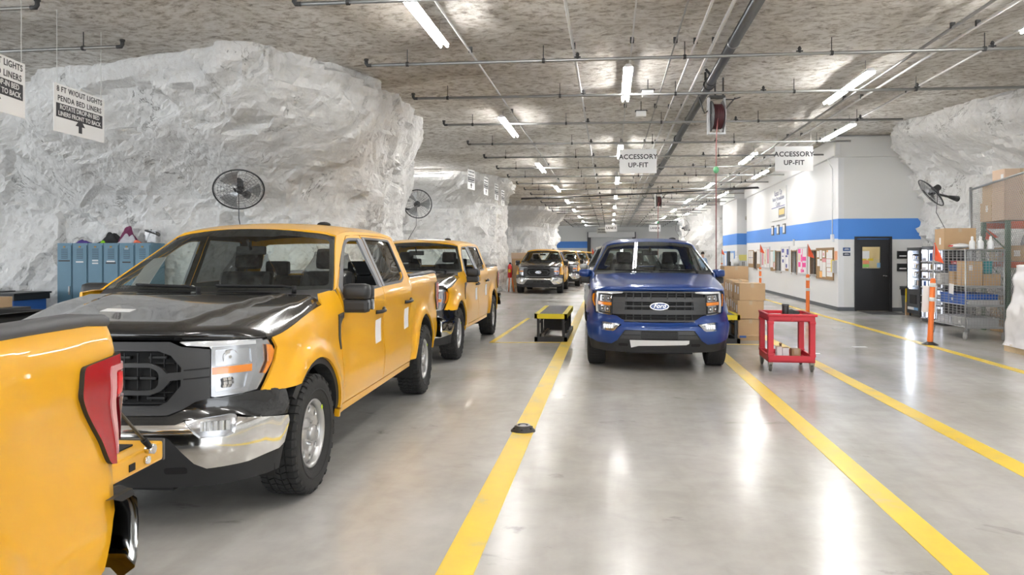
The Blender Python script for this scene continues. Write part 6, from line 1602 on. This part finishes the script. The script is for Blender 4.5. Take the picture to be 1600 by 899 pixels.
def build_rack():
    gr = mat('rack green', (.10, .17, .115), .5); og = mat('rack orange', (.62, .12, .04), .5); wire = mat('chain link', (.36, .37, .37), .4, .7)
    t = thing('pallet_rack', 'green pallet rack with orange beams behind the chain link fence', 'rack', (8.08, 17.0, 0))
    for x in (-.04, .86):
        for y in (-.50, .50): M = MB().m(gr); M.box(x - .04, x + .04, y - .04, y + .04, 0, 2.33); M.build('upright', None, t)
        M = MB().m(gr)
        for k in range(3): M.cyl((x, -.5, .3 + .7 * k), (x, .5, .9 + .7 * k if k < 2 else 2.2), .016, n=5); M.cyl((x, -.5, .3 + .7 * k), (x, .5, .3 + .7 * k), .016, n=5)
        M.build('brace', None, t)
    for z in (1.42, 2.25):
        for y in (-.50, .50): M = MB().m(og); M.box(-.01, .83, y - .03, y + .03, z - .06, z + .06, None, .006); M.build('beam', None, t)
        M = MB().m(mat('deck wire', (.4, .4, .4), .4, .6))
        for k in range(9): M.cyl((.02 + .1 * k, -.5, z + .068), (.02 + .1 * k, .5, z + .068), .006, n=4)
        M.box(-.01, .83, -.5, .5, z + .058, z + .064); M.build('wire_deck', None, t)
    zt = 2.335
    G = 'cartons on the pallet rack'
    carton('carton', 'brown carton with a white tape strip, far bottom one on the rack top', 7.97, 8.36, 17.02, 17.50, zt, zt + .40, 0, G, 1, extra=[('redF', .0, .16, .18, .06), ('labelL', -.1, .2)])
    carton('carton', 'brown carton with a red square label stacked on the far carton of the rack', 7.99, 8.36, 17.02, 17.45, zt + .405, zt + .80, 0, G, 1, extra=[('redF', .06, .22, .12, .15)])
    carton('carton', 'large pale brown carton on the rack top, at its near front corner', 7.97, 8.62, 16.50, 17.0, zt, zt + .60, 0, G, 2)
    carton('carton', 'large pinkish carton topmost on the rack at the right edge of the photo', 7.98, 8.62, 16.50, 17.0, zt + .605, zt + 1.05, 0, G, 2, extra=[('labelF', .1, .2, .15, .1), ('labelL', -.2, .2)])
    zl_ = 1.495
    carton('carton', 'tan carton with grey print on the lower rack shelf, back one', 8.12, 8.55, 17.05, 17.42, zl_, zl_ + .28, 0, G, 1, extra=[('labelL', -.2, .1)])
    carton('carton', 'tan carton on the lower rack shelf, front one', 8.12, 8.55, 16.56, 16.9, zl_, zl_ + .32, 0, G, 1, extra=[('labelF', -.15, .1, .12, .12), ('redL', .0, .1, .15, .1)])
    tt = thing('wrapped_bundle', 'clear wrapped bundle with a red part on the lower rack shelf', 'bundle', (8.72, 17.0, zl_ + .004)); M = MB().m(mat('grey film', (.45, .46, .46), .25)); M.smooth = True; M.grid(lambda u, v: Vector((.12 * math.cos(2*PI*u) * math.sin(PI*v) ** .4, .30 * math.sin(2*PI*u) * math.sin(PI*v) ** .4, max(0, .28 - .28 * math.cos(PI * v) * (1 + .1 * noise.noise(Vector((u*6, v*6, 2))))))), 24, 12); M.build('film', None, tt); M = MB().m(mat('red print', (.62, .06, .05), .6)); M.box(-.13, -.10, -.25, .0, .22, .36, None, .01); M.build('red_part', None, tt)
    M = MB().m(mat('flag orange', (.90, .13, .05), .55)); M.prism([(0, 0), (.26, .05), (.02, .24)], 0, .01, Matrix.Translation((8.04, 17.42, 1.95)) @ Matrix.Rotation(PI/2, 4, 'X')); o = M.build('safety_flag'); props(o, 'red triangular flag hung inside the green rack', 'flag')
    carton('carton', 'dark brown carton on the floor under the green rack, front one', 8.14, 8.7, 16.56, 17.0, 0, .62, 0, G, 3); carton('carton', 'brown carton on the floor under the green rack, back one', 8.14, 8.7, 17.05, 17.44, 0, .75, 0, G, 0)
    # chain-link fence in front of the rack
    t = thing('chain_link_fence', 'grey chain link fence panel standing before the green rack', 'fence', (7.98, 17.95, 0), 0)
    A, Bv = Vector((0, 0, 0)), Vector((-.40, -3.7, 0)); L = (Bv - A).length; d = (Bv - A) / L
    z0, z1 = .08, 3.08
    def P(s, z): return A + d * s + Vector((0, 0, z + .03 * s))
    pm = mat('fence tube', (.40, .41, .42), .35, .7)
    for s in (0, L): M = MB().m(pm); M.cyl(P(s, 0 - .03 * s), P(s, z1 + .05), .032, n=10); M.build('post', None, t)
    M = MB().m(pm); M.cyl(P(0, z1), P(L, z1), .024, n=8); M.build('top_rail', None, t)
    M = MB().m(wire); st = .085
    n = int((L + z1) / st)
    for k in range(-int(z1 / st) - 1, int(L / st) + 1):
        for sg in (1, -1):
            pts = []
            s_a, s_b = k * st, k * st + (z1 - z0)
            za, zb = (z0, z1) if sg > 0 else (z1, z0)
            lo, hi = max(s_a, 0), min(s_b, L)
            if hi - lo < .03: continue
            f = lambda s: za + (zb - za) * (s - s_a) / (s_b - s_a)
            M.cyl(P(lo, f(lo)), P(hi, f(hi)), .0036, n=3, caps=False)
    M.build('wire_mesh', None, t)
    # shrink wrapped pallet
    t = thing('wrapped_pallet', 'shrink wrapped white pallet load at the right edge of the photo', 'pallet', (7.15, 13.15, 0))
    wd = mat('pallet wood', (.55, .42, .26), .75, var=(8, .15))
    M = MB().m(wd)
    for k in range(6): M.box(-.55, .55, -.58 + .2 * k, -.46 + .2 * k, .10, .125)
    for x in (-.53, 0, .45): M.box(x, x + .09, -.58, .56, .0, .10)
    M.build('wooden_pallet', None, t)
    def wrap(u, v):
        a = 2 * PI * u; c, s = math.cos(a), math.sin(a); k = (1 / max(abs(c), abs(s))) ** .90
        z = lerp(.10, 1.46, min(1, v * 1.1)); r = .54 if v < .91 else .54 * (1 - (v - .91) / .09)
        if v < .10: r *= 1.06 - .6 * v
        r *= 1 - .16 * sstep(.45, .75, z / 1.42 + .05 * math.sin(3 * a)) - .06 * sstep(.85, .95, z / 1.42)
        q = Vector((c * 1.5, s * 1.5, z * 2.2)); r += .016 * noise.fractal(q * 1.6, 1, 2, 3) + .006 * math.sin(22 * z + 5 * a + 3 * noise.noise(q))
        return Vector((r * k * c, r * k * s * 1.04, z))
    M = MB().m(mat('stretch film', (.74, .74, .75), .22, 0, .6, var=(3, .08))); M.smooth = True; M.grid(wrap, 90, 60); M.build('wrapped_load', None, t)

def build_left_bins():
    bk = mat('liner black', (.016, .016, .017), .35); blu = mat('tote blue', (.025, .10, .36), .35); 
    for (x, y, w, d, h, lab) in ((-10.75, 12.1, .62, .42, .96, 'blue tote with a black lid beside the lockers'), (-12.15, 12.3, .65, .42, 1.0, 'blue tote with a black lid at the left edge of the photo')):
        t = thing('storage_tote', lab, 'tote', (x, y, 0), 0, 'blue totes with black lids')
        M = MB().m(blu); M.box(-w + .04, w - .04, -d + .03, d - .03, .03, h - .10, None, .03); M.build('tote_body', None, t)
        M = MB().m(bk); M.box(-w, w, -d, d, h - .13, h - .03, None, .01); M.box(-w - .02, w + .02, -d - .02, d + .02, h - .03, h, None, .008); M.box(-.2, .12, -d * .2, .2, h, h + .02, None, .008); l = M.build('lid', None, t)
        for k in range(5): M = MB().m(MATS['chrome']); M.cyl((-w + .12 + .25 * k, -d - .012, h - .08), (-w + .12 + .25 * k, -d + .0, h - .08), .014, n=8); M.build('rivet', None, l)
        M = MB().m(mat('white strap', (.6, .6, .56), .6)); M.box(w - .22, w - .14, -d + .005, -d + .03, .05, h - .12); M.build('white_post', None, t)
    G = 'cartons by the black bed liners'
    carton('carton', 'long brown carton lying before the blue tote at the far left', -10.35, -9.35, 10.35, 10.75, .80, .965, 0, G, 1)
    carton('carton', 'brown carton at the left edge in front of the long carton', -10.2, -9.3, 9.75, 10.1, .80, .935, 0, G, 1)
    t = thing('work_table', 'low dark table holding the brown cartons at the far left', 'table', (-9.9, 10.25, 0)); M = MB().m(MATS['grey plastic']); M.box(-.75, .75, -.65, .65, .75, .80, None, .01); M.build('tabletop', None, t)
    for sx in (-.68, .68):
        for sy in (-.58, .58): M = MB().m(MATS['grey plastic']); M.box(sx - .03, sx + .03, sy - .03, sy + .03, 0, .75); M.build('leg', None, t)
    # stacked black drop-in bed liners: ribbed tubs
    for k in range(3):
        t = thing('bed_liner', f'black ribbed bed liner on the floor at far left, {["bottom", "middle", "top"][k]} of three', 'bed liner', (-8.15, 8.6, .24 * k), 0, 'stacked black bed liners')
        M = MB().m(bk); M.smooth = True
        def tub(u, v):
            x = lerp(-.78, .78, u); a = abs(x)
            z = .02 + .36 * sstep(.56, .70, a) + .03 * (1 if a > .72 else 0)
            rib = .012 * (1 if math.sin(x * 42) > 0 else 0) * (1 - sstep(.5, .56, a))
            y = lerp(-.95, .95, v); e = sstep(.80, .94, abs(v * 2 - 1))
            wh = .16 * math.exp(-((y - .1) / .35) ** 2) * sstep(.40, .52, a) * (1 - sstep(.56, .62, a))
            return Vector((x, y, max(z + rib + wh, .38 * e * (1 if v > .5 else .9))))
        M.grid(tub, 70, 40); M.build('liner_shell', None, t)
        M = MB().m(MATS['paper']); M.box(.28, .45, -.962, -.957, .12 + .05 * k, .22 + .05 * k); M.build('white_label', None, t)
    t = thing('tailgate_mat', 'dark grey folded bed mat leaning beside the black liners', 'mat', (-7.3, 9.75, 0), R(10)); M = MB().m(mat('mat grey', (.06, .062, .066), .5)); M.box(-.42, .42, -.05, .05, 0, .93, Matrix.Rotation(R(-8), 4, 'X'), .03); M.build('mat_sheet', None, t); M = MB().m(MATS['near black']); M.tube([(-.1, -.19, .80), (-.08, -.22, .86), (.08, -.22, .86), (.1, -.19, .80)], .012, 6); M.build('strap', None, t)

def build_center_bits():
    t = thing('post_base', 'black round marker post base bolted on the yellow lane line', 'post base', (-.79, 6.85, 0)); bk = mat('puck black', (.03, .03, .03), .45); M = MB().m(bk); M.smooth = False
    M.lathe([(0, .052), (.048, .052), (.052, .058), (.062, .058), (.066, .052), (.112, .010), (.114, 0)], n=24, smooth=True); M.build('base', None, t)
    M = MB().m(mat('puck steel', (.45, .45, .46), .35, .8)); M.lathe([(.050, .0585), (.064, .0595), (.068, .053), (.062, .0585)], n=24); M.cyl((0, 0, .05), (0, 0, .0555), .03, n=12); M.build('locking_ring', None, t)
    for k in range(6): a = PI / 6 + PI * k / 3; M = MB().m(MATS['near black']); M.cyl((.085 * math.cos(a), .085 * math.sin(a), .02), (.085 * math.cos(a), .085 * math.sin(a), .038), .011, n=8); M.build('bolt_hole', None, t)
    G = 'cartons stacked behind the blue truck'
    E = [('labelL', -.2, .12), ('labelL', .05, .14)]
    carton('carton', 'brown carton in the front stack by the yellow platform, bottom one', 2.42, 2.88, 14.75, 15.25, .10, .40, 0, G, 0, extra=E)
    carton('carton', 'brown carton in the front stack by the yellow platform, middle one', 2.41, 2.89, 14.74, 15.26, .405, .75, 0, G, 0, extra=E)
    carton('carton', 'brown carton in the front stack by the yellow platform, top one', 2.43, 2.91, 14.74, 15.28, .755, 1.08, R(2), G, 0, extra=E)
    t = thing('carton_tray', 'flattened brown carton with a blue print under the front carton stack', 'box', (2.64, 14.98, 0)); M = MB().m(MATS['cardboard 3']); M.box(-.24, .26, -.27, .28, 0, .085, None, .004); M.m(MATS['cardboard 1']).box(-.25, .27, -.28, .29, .085, .1, None, .004); M.build('tray_body', None, t); M = MB().m(mat('tote blue', (.025, .10, .36), .35)); M.box(-.20, -.08, -.283, -.28, .05, .09); M.build('blue_print', None, t)
    carton('carton', 'small brown carton with a white label in the second row, lower near one', 2.42, 2.72, 15.35, 15.72, 0.45, .77, 0, G, 0, extra=E)
    carton('carton', 'small brown carton in the second row, upper near one', 2.40, 2.72, 15.34, 15.74, .775, 1.12, 0, G, 1, extra=E)
    carton('carton', 'small brown carton in the second row, lower far one', 2.42, 2.72, 15.85, 16.2, .45, .77, 0, G, 0, extra=E)
    carton('carton', 'small brown carton in the second row, upper far one', 2.40, 2.72, 15.85, 16.22, .775, 1.12, 0, G, 1, extra=E)
    carton('carton', 'big brown carton carrying the second row of small cartons', 2.40, 2.90, 15.32, 16.3, 0, .445, 0, G, 3)
    carton('carton', 'tall brown carton standing furthest back in the stack behind the blue truck', 2.42, 2.92, 16.5, 17.1, 0, 1.38, 0, G, 0, extra=[('labelL', -.1, 1.0)])
    step_platform('low step platform with a yellow rim on the yellow line left of the blue truck', -1.40, -.79, 14.0, 16.35, .52)
    step_platform('low step platform with a yellow rim right of the blue truck, before the cartons', 1.76, 2.36, 14.15, 16.5, .52)
    flag_post('orange flagged marker post with a white paper sign at the right, by the wire cage', 5.72, 14.42, (.045, 0), True, 1.84, 1.20)
    flag_post('orange flagged marker post behind the red cart', 4.91, 19.62, (0, 0), False, 1.90, 1.14)
    flag_post('orange flagged marker post in front of the far end of the office wall', 5.75, 30.0, (0, 0), False, 2.05, 1.16)
    flag_post('orange flagged marker post beside the second white block', 6.20, 43.2, (0, 0), False, 2.0, 1.2)
    flag_post('small orange flagged marker post between the yellow trucks and the blue truck', -.9, 38.5, (0, 0), False, 2.0, 1.3)
    # fire extinguisher, crate, by the second rock pillar
    t = thing('fire_extinguisher', 'red fire extinguisher on its orange stand at the foot of the second rock pillar', 'fire extinguisher', (-4.42, 33.2, 0))
    rd = mat('extinguisher red', (.60, .015, .02), .3); M = MB().m(rd); M.smooth = True; M.lathe([(0, .62), (.085, .62), (.095, .65), (.095, 1.12), (.06, 1.20), (.03, 1.23), (0, 1.23)], n=18); M.build('cylinder', None, t); M = MB().m(MATS['near black']); M.box(-.03, .06, -.02, .02, 1.23, 1.30); M.tube([(.03, 0, 1.26), (.13, -.03, 1.2), (.13, -.05, .95), (.11, -.06, .75)], .014, 6); M.build('valve_hose', None, t); M = MB().m(MATS['sign yellow']); M.box(-.05, .05, -.10, -.094, .86, 1.0); M.build('label_plate', None, t); M = MB().m(mat('post orange', (.85, .19, .03), .5)); M.cyl((.10, -.02, .60), (.20, -.06, 0), .028); M.cyl((-.05, 0, 0), (-.02, 0, .64), .025); M.build('stand', None, t)
    t = thing('crate', 'tall brown cardboard crate between the second rock pillar and the first far truck', 'crate', (-4.35, 38.0, 0)); M = MB().m(MATS['cardboard 0']); M.box(-.55, .9, -.5, .5, .12, 1.45); M.build('crate_body', None, t); M = MB().m(MATS['cardboard 2']); M.box(-.57, .92, -.52, .52, 1.45, 1.75, None, .01); M.build('crate_lid', None, t); M = MB().m(mat('pallet wood', (.55, .42, .26), .75, var=(8, .15))); M.box(-.57, .92, -.52, .52, 0, .12); M.build('pallet_base', None, t)
    # clutter by the second block
    t = thing('service_cart', 'small black wheeled cart with a white bottle before the second white block', 'cart', (6.35, 39.2, 0)); M = MB().m(MATS['near black'])
    for z in (.3, .75, 1.05): M.box(-.35, .35, -.25, .25, z, z + .04)
    for sx in (-.33, .33):
        for sy in (-.22, .22): M.cyl((sx, sy, .06), (sx, sy, 1.3), .018); 
    M.build('cart_frame', None, t); M = MB().m(MATS['bottle white']); M.smooth = True; M.lathe([(0, 1.09), (.14, 1.09), (.15, 1.4), (.06, 1.5), (.06, 1.58), (0, 1.58)], n=14); M.lathe([(0, .34), (.1, .34), (.1, .6), (0, .62)], (-.15, 0, 0), n=12); M.build('white_bottle', None, t)
    for sx in (-.3, .3): M = MB().m(MATS['near black']); M.lathe([(0, -.02), (.06, -.02), (.06, .02), (0, .02)], (sx, -.22, .06), 'X', 12); M.build('wheel', None, t)
    for (x0, x1, z0, z1, c, lab) in ((7.2, 7.75, 1.55, 1.85, (.82, .68, .03), 'yellow poster on the grey end of the second white block'), (6.65, 7.1, 1.35, 1.65, (.85, .78, .25), 'pale yellow sheet low on the second white block')):
        M = MB().m(mat('poster %s' % x0, c, .6)); M.box(x0, x1, 40.27, 40.29, z0, z1); o = M.build('poster'); props(o, lab, 'poster')
    M = MB().m(MATS['paper']); M.box(7.15, 7.6, 40.25, 40.265, 1.1, 1.7); o = M.build('poster'); props(o, 'white sheet over the yellow poster on the second white block', 'poster')
    t = thing('notice_board', 'light blue and white notice board on the side of the second white block', 'notice board', (6.54, 42.7, 0)); M = MB().m(mat('board blue', (.22, .42, .78), .5)); M.box(-.04, 0, -1.8, 1.9, .95, 1.85); M.build('board', None, t); M = MB().m(MATS['dark service window']); M.box(-.06, -.04, -.5, .5, .95, 1.85); M.build('dark_opening', None, t)
    for a, b in ((-1.7, -1.1), (-1.0, -.6), (.8, 1.5)): M = MB().m(MATS['paper']); M.box(-.05, -.04, a, b, 1.05, 1.75); M.build('notice_sheet', None, t)
    M = MB().m(MATS['paper'])
    for k, (x, y, a) in enumerate(((5.0, 17.4, .3), (3.3, 12.9, -.2), (4.35, 13.9, .1))):
        M = MB().m(MATS['paper']); M.box(-.12, .12, -.05, .05, 0.001, .004); o = M.build('paper_scrap', None, None, (x, y, 0), (0, 0, a)); props(o, ['white paper scrap on the floor before the black door', 'white paper scrap on the floor right of the red cart', 'white paper scrap on the floor between the red cart and the post'][k], 'paper')
    # wall mounted pipe stub between the blocks
    t = thing('wall_pipe', 'grey pipe stub on the wall of the second white block', 'pipe', (7.3, 40.3, 3.55)); M = MB().m(MATS['galvanised pipe']); M.cyl((-.35, -.12, 0), (.5, -.12, 0), .09); M.build('pipe_body', None, t); M = MB().m(MATS['dark iron']); M.box(-.1, -.06, -.13, 0, -.1, .1); M.build('pipe_bracket', None, t)

def build_person():
    t = thing('person', 'person in a pale blue shirt standing far behind the blue truck', 'person', (4.95, 41.5, 0), R(15))
    me = bpy.data.meshes.new('body'); V = [(0,0,.95),(0,0,1.12),(0,0,1.30),(0,-.01,1.44),(0,-.02,1.53),(0,-.03,1.62),(0,-.03,1.75),(.10,0,.90),(.11,-.02,.50),(.11,.0,.09),(.12,-.12,.04),(-.10,0,.90),(-.11,-.01,.50),(-.11,.02,.09),(-.12,-.10,.04),(.19,0,1.42),(.25,-.03,1.15),(.20,-.22,1.05),(.16,-.30,1.06),(-.19,0,1.42),(-.25,.0,1.15),(-.26,-.05,.90),(-.26,-.07,.80)]
    Ed = [(0,1),(1,2),(2,3),(3,4),(4,5),(5,6),(0,7),(7,8),(8,9),(9,10),(0,11),(11,12),(12,13),(13,14),(3,15),(15,16),(16,17),(17,18),(3,19),(19,20),(20,21),(21,22)]
    rad = [.15,.14,.155,.12,.055,.085,.085,.095,.07,.045,.04,.095,.07,.045,.04,.065,.048,.037,.035,.065,.048,.037,.035]
    me.from_pydata(V, Ed, []); o = link('body', me, t); md = o.modifiers.new('skin', 'SKIN'); o.modifiers.new('sub', 'SUBSURF').levels = 1
    o.modifiers['sub'].render_levels = 1
    for v, r in zip(me.skin_vertices[0].data, rad): v.radius = (r, r)
    me.skin_vertices[0].data[0].use_root = True
    bpy.context.view_layer.update(); dg = bpy.context.evaluated_depsgraph_get(); m2 = bpy.data.meshes.new_from_object(o.evaluated_get(dg)); o.modifiers.clear(); o.data = m2
    for m_ in (mat('skin', (.55, .36, .27), .6), mat('pale blue shirt', (.35, .46, .62), .8), mat('dark trousers', (.04, .045, .06), .8)): m2.materials.append(m_)
    for p in m2.polygons:
        p.use_smooth = True; c = p.center
        p.material_index = 0 if c.z > 1.50 or (c.z < 1.10 and abs(c.x) > .19 and c.z > .7) or c.y < -.25 else (1 if c.z > .95 else 2)
    M = MB().m(mat('dark hair', (.03, .02, .015), .8)); M.smooth = True; M.lathe([(.0, .105), (.06, .092), (.09, .04), (.093, -.01), (.088, -.05)], (0, -.012, 1.72), n=16); M.build('hair', None, t)
# ------------------------------------------------------------------ put it together
M_init()
build_room()
build_lamps(); build_pipes(); build_signs()
wall_fan('large caged fan on the nearest rock wall, above the first whole truck', (-6.165, 11.9, 2.713), (.36, -.66, -.66), (-6.45, 12.75, 2.70), .81)
wall_fan('caged fan on the edge of the first rock pillar, over the second truck', (-5.35, 20.6, 3.06), (.45, -.9, .05), (-5.95, 20.5, 2.95), .80)
wall_fan('caged fan seen edge-on on the right rock wall above the vending machines', (7.72, 19.4, 3.13), (-.76, .10, -.62), (8.45, 19.7, 3.0), .80)
wall_fan('small far caged fan on the rock pillar behind the blue truck', (5.05, 54.0, 3.55), (-.75, -.65, 0), (5.75, 55.6, 3.45), 1.3)
locker_row(); build_cart(); build_office_front(); build_vending(); build_cage(); build_rack(); build_left_bins(); build_center_bits(); build_person()

TIRE = {False: tire_mesh(False), True: tire_mesh(True)}
yellow = make_truck('pickup_truck', 'x', dict(body='yellow paint', hood='black paint', bumper='chrome', fascia='black paint', style='work'))
blue_t = make_truck('pickup_truck', 'blue pickup truck facing the camera in the middle lane, white tape under its bumper', dict(body='blue paint', hood='blue paint', bumper='blue paint', fascia='blue paint', style='lux'))
white_t = make_truck('pickup_truck', 'silver white pickup truck mostly hidden behind the blue truck', dict(body='pearl paint', hood='pearl paint', bumper='pearl paint', fascia='pearl paint', style='lux'))
rebuild_kids()
def place(t, fx, fy, deg):
    """fx, fy: ground point midway between the front wheels"""
    a = R(deg); t.rotation_euler = (0, 0, a); t.location = (fx + HUBF * math.sin(a), fy - HUBF * math.cos(a), 0)
G = 'yellow pickup trucks with black hoods'
spots = [(-2.97, 4.87, 2.35, 'yellow pickup truck with black hood and chrome bumper, nearest whole one on the left'), (-2.205, -2.41, 4.6, 'yellow pickup truck cut off by the left edge, only its open tailgate end in view'),
         (-3.30, 11.50, .6, 'yellow pickup truck with black hood parked second in the left row'), (-2.98, 32.4, 0, 'far yellow pickup truck showing its whole front, left of the blue truck'),
         (-2.55, 39.7, .3, 'far yellow pickup truck parked second in the distant row'), (-2.25, 47.0, .3, 'far yellow pickup truck parked third in the distant row'), (-1.95, 54.2, .3, 'far yellow pickup truck parked fourth in the distant row')]
ALL = []
for i, (x, y, a, lab) in enumerate(spots):
    t = yellow if i == 0 else copy_tree(yellow)
    t['label'] = lab; t['category'] = 'truck'; t['group'] = G; place(t, x, y, a); ALL.append(t)
place(blue_t, .66, 11.37, .6); place(white_t, .38, 18.6, .3)
# the cut-off truck has its tailgate let down
rebuild_kids()
T0 = ALL[1]
for ch in kids(T0):
    if ch.name.startswith('tailgate'):
        ch.rotation_euler = (R(-90), 0, 0)
M = MB().m(mat('steel cable', (.10, .09, .07), .4, .6))
for sd in (-1, 1):
    M = MB().m(mat('steel cable', (.10, .09, .07), .4, .6)); a = Vector((sd * .80, 5.70, 1.20)); b = Vector((sd * .80, 6.125, .835))
    M.tube([a, b], .006, 6); M.m(MATS['near black']).cyl(a.lerp(b, .86), b, .013, .010, 8); M.m(MATS['chrome']).cyl(b + Vector((-.02 * sd, 0, 0)), b + Vector((.012 * sd, 0, 0)), .02, n=8); M.build('tailgate_cable', None, T0)

P = Patch().m(MATS['paper']).add([(-.27, .335), (-.05, .325), (-.05, .385), (-.27, .40)], lambda u, t: HOOD(u, t) + Vector((0, 0, .003)), (), .1, .1, .002, lambda p: Vector((0, 0, 1)))
P.build('paper_label', None, ALL[0])
# ------------------------------------------------------------------ camera and light
cam = bpy.data.cameras.new('camera'); co = bpy.data.objects.new('camera', cam); COL.objects.link(co); SC.camera = co
cam.sensor_fit = 'HORIZONTAL'; cam.sensor_width = 36; cam.lens = 36 * 1175 / 1600; cam.shift_y = -50 / 1600; cam.clip_end = 300
co.location = (0, 0, 1.61); co.rotation_euler = (PI / 2, 0, math.atan(153 / 1175))
w = bpy.data.worlds.new('world'); SC.world = w; w.use_nodes = True
w.node_tree.nodes['Background'].inputs[0].default_value = (.9, .95, 1, 1); w.node_tree.nodes['Background'].inputs[1].default_value = WORLD  # even fill added through the open ends, for the lit mine beyond
SC.view_settings.view_transform = 'Standard'; SC.view_settings.look = 'None'; SC.view_settings.gamma = 1; SC.view_settings.use_curve_mapping = False
SC.view_settings.exposure = EXPO
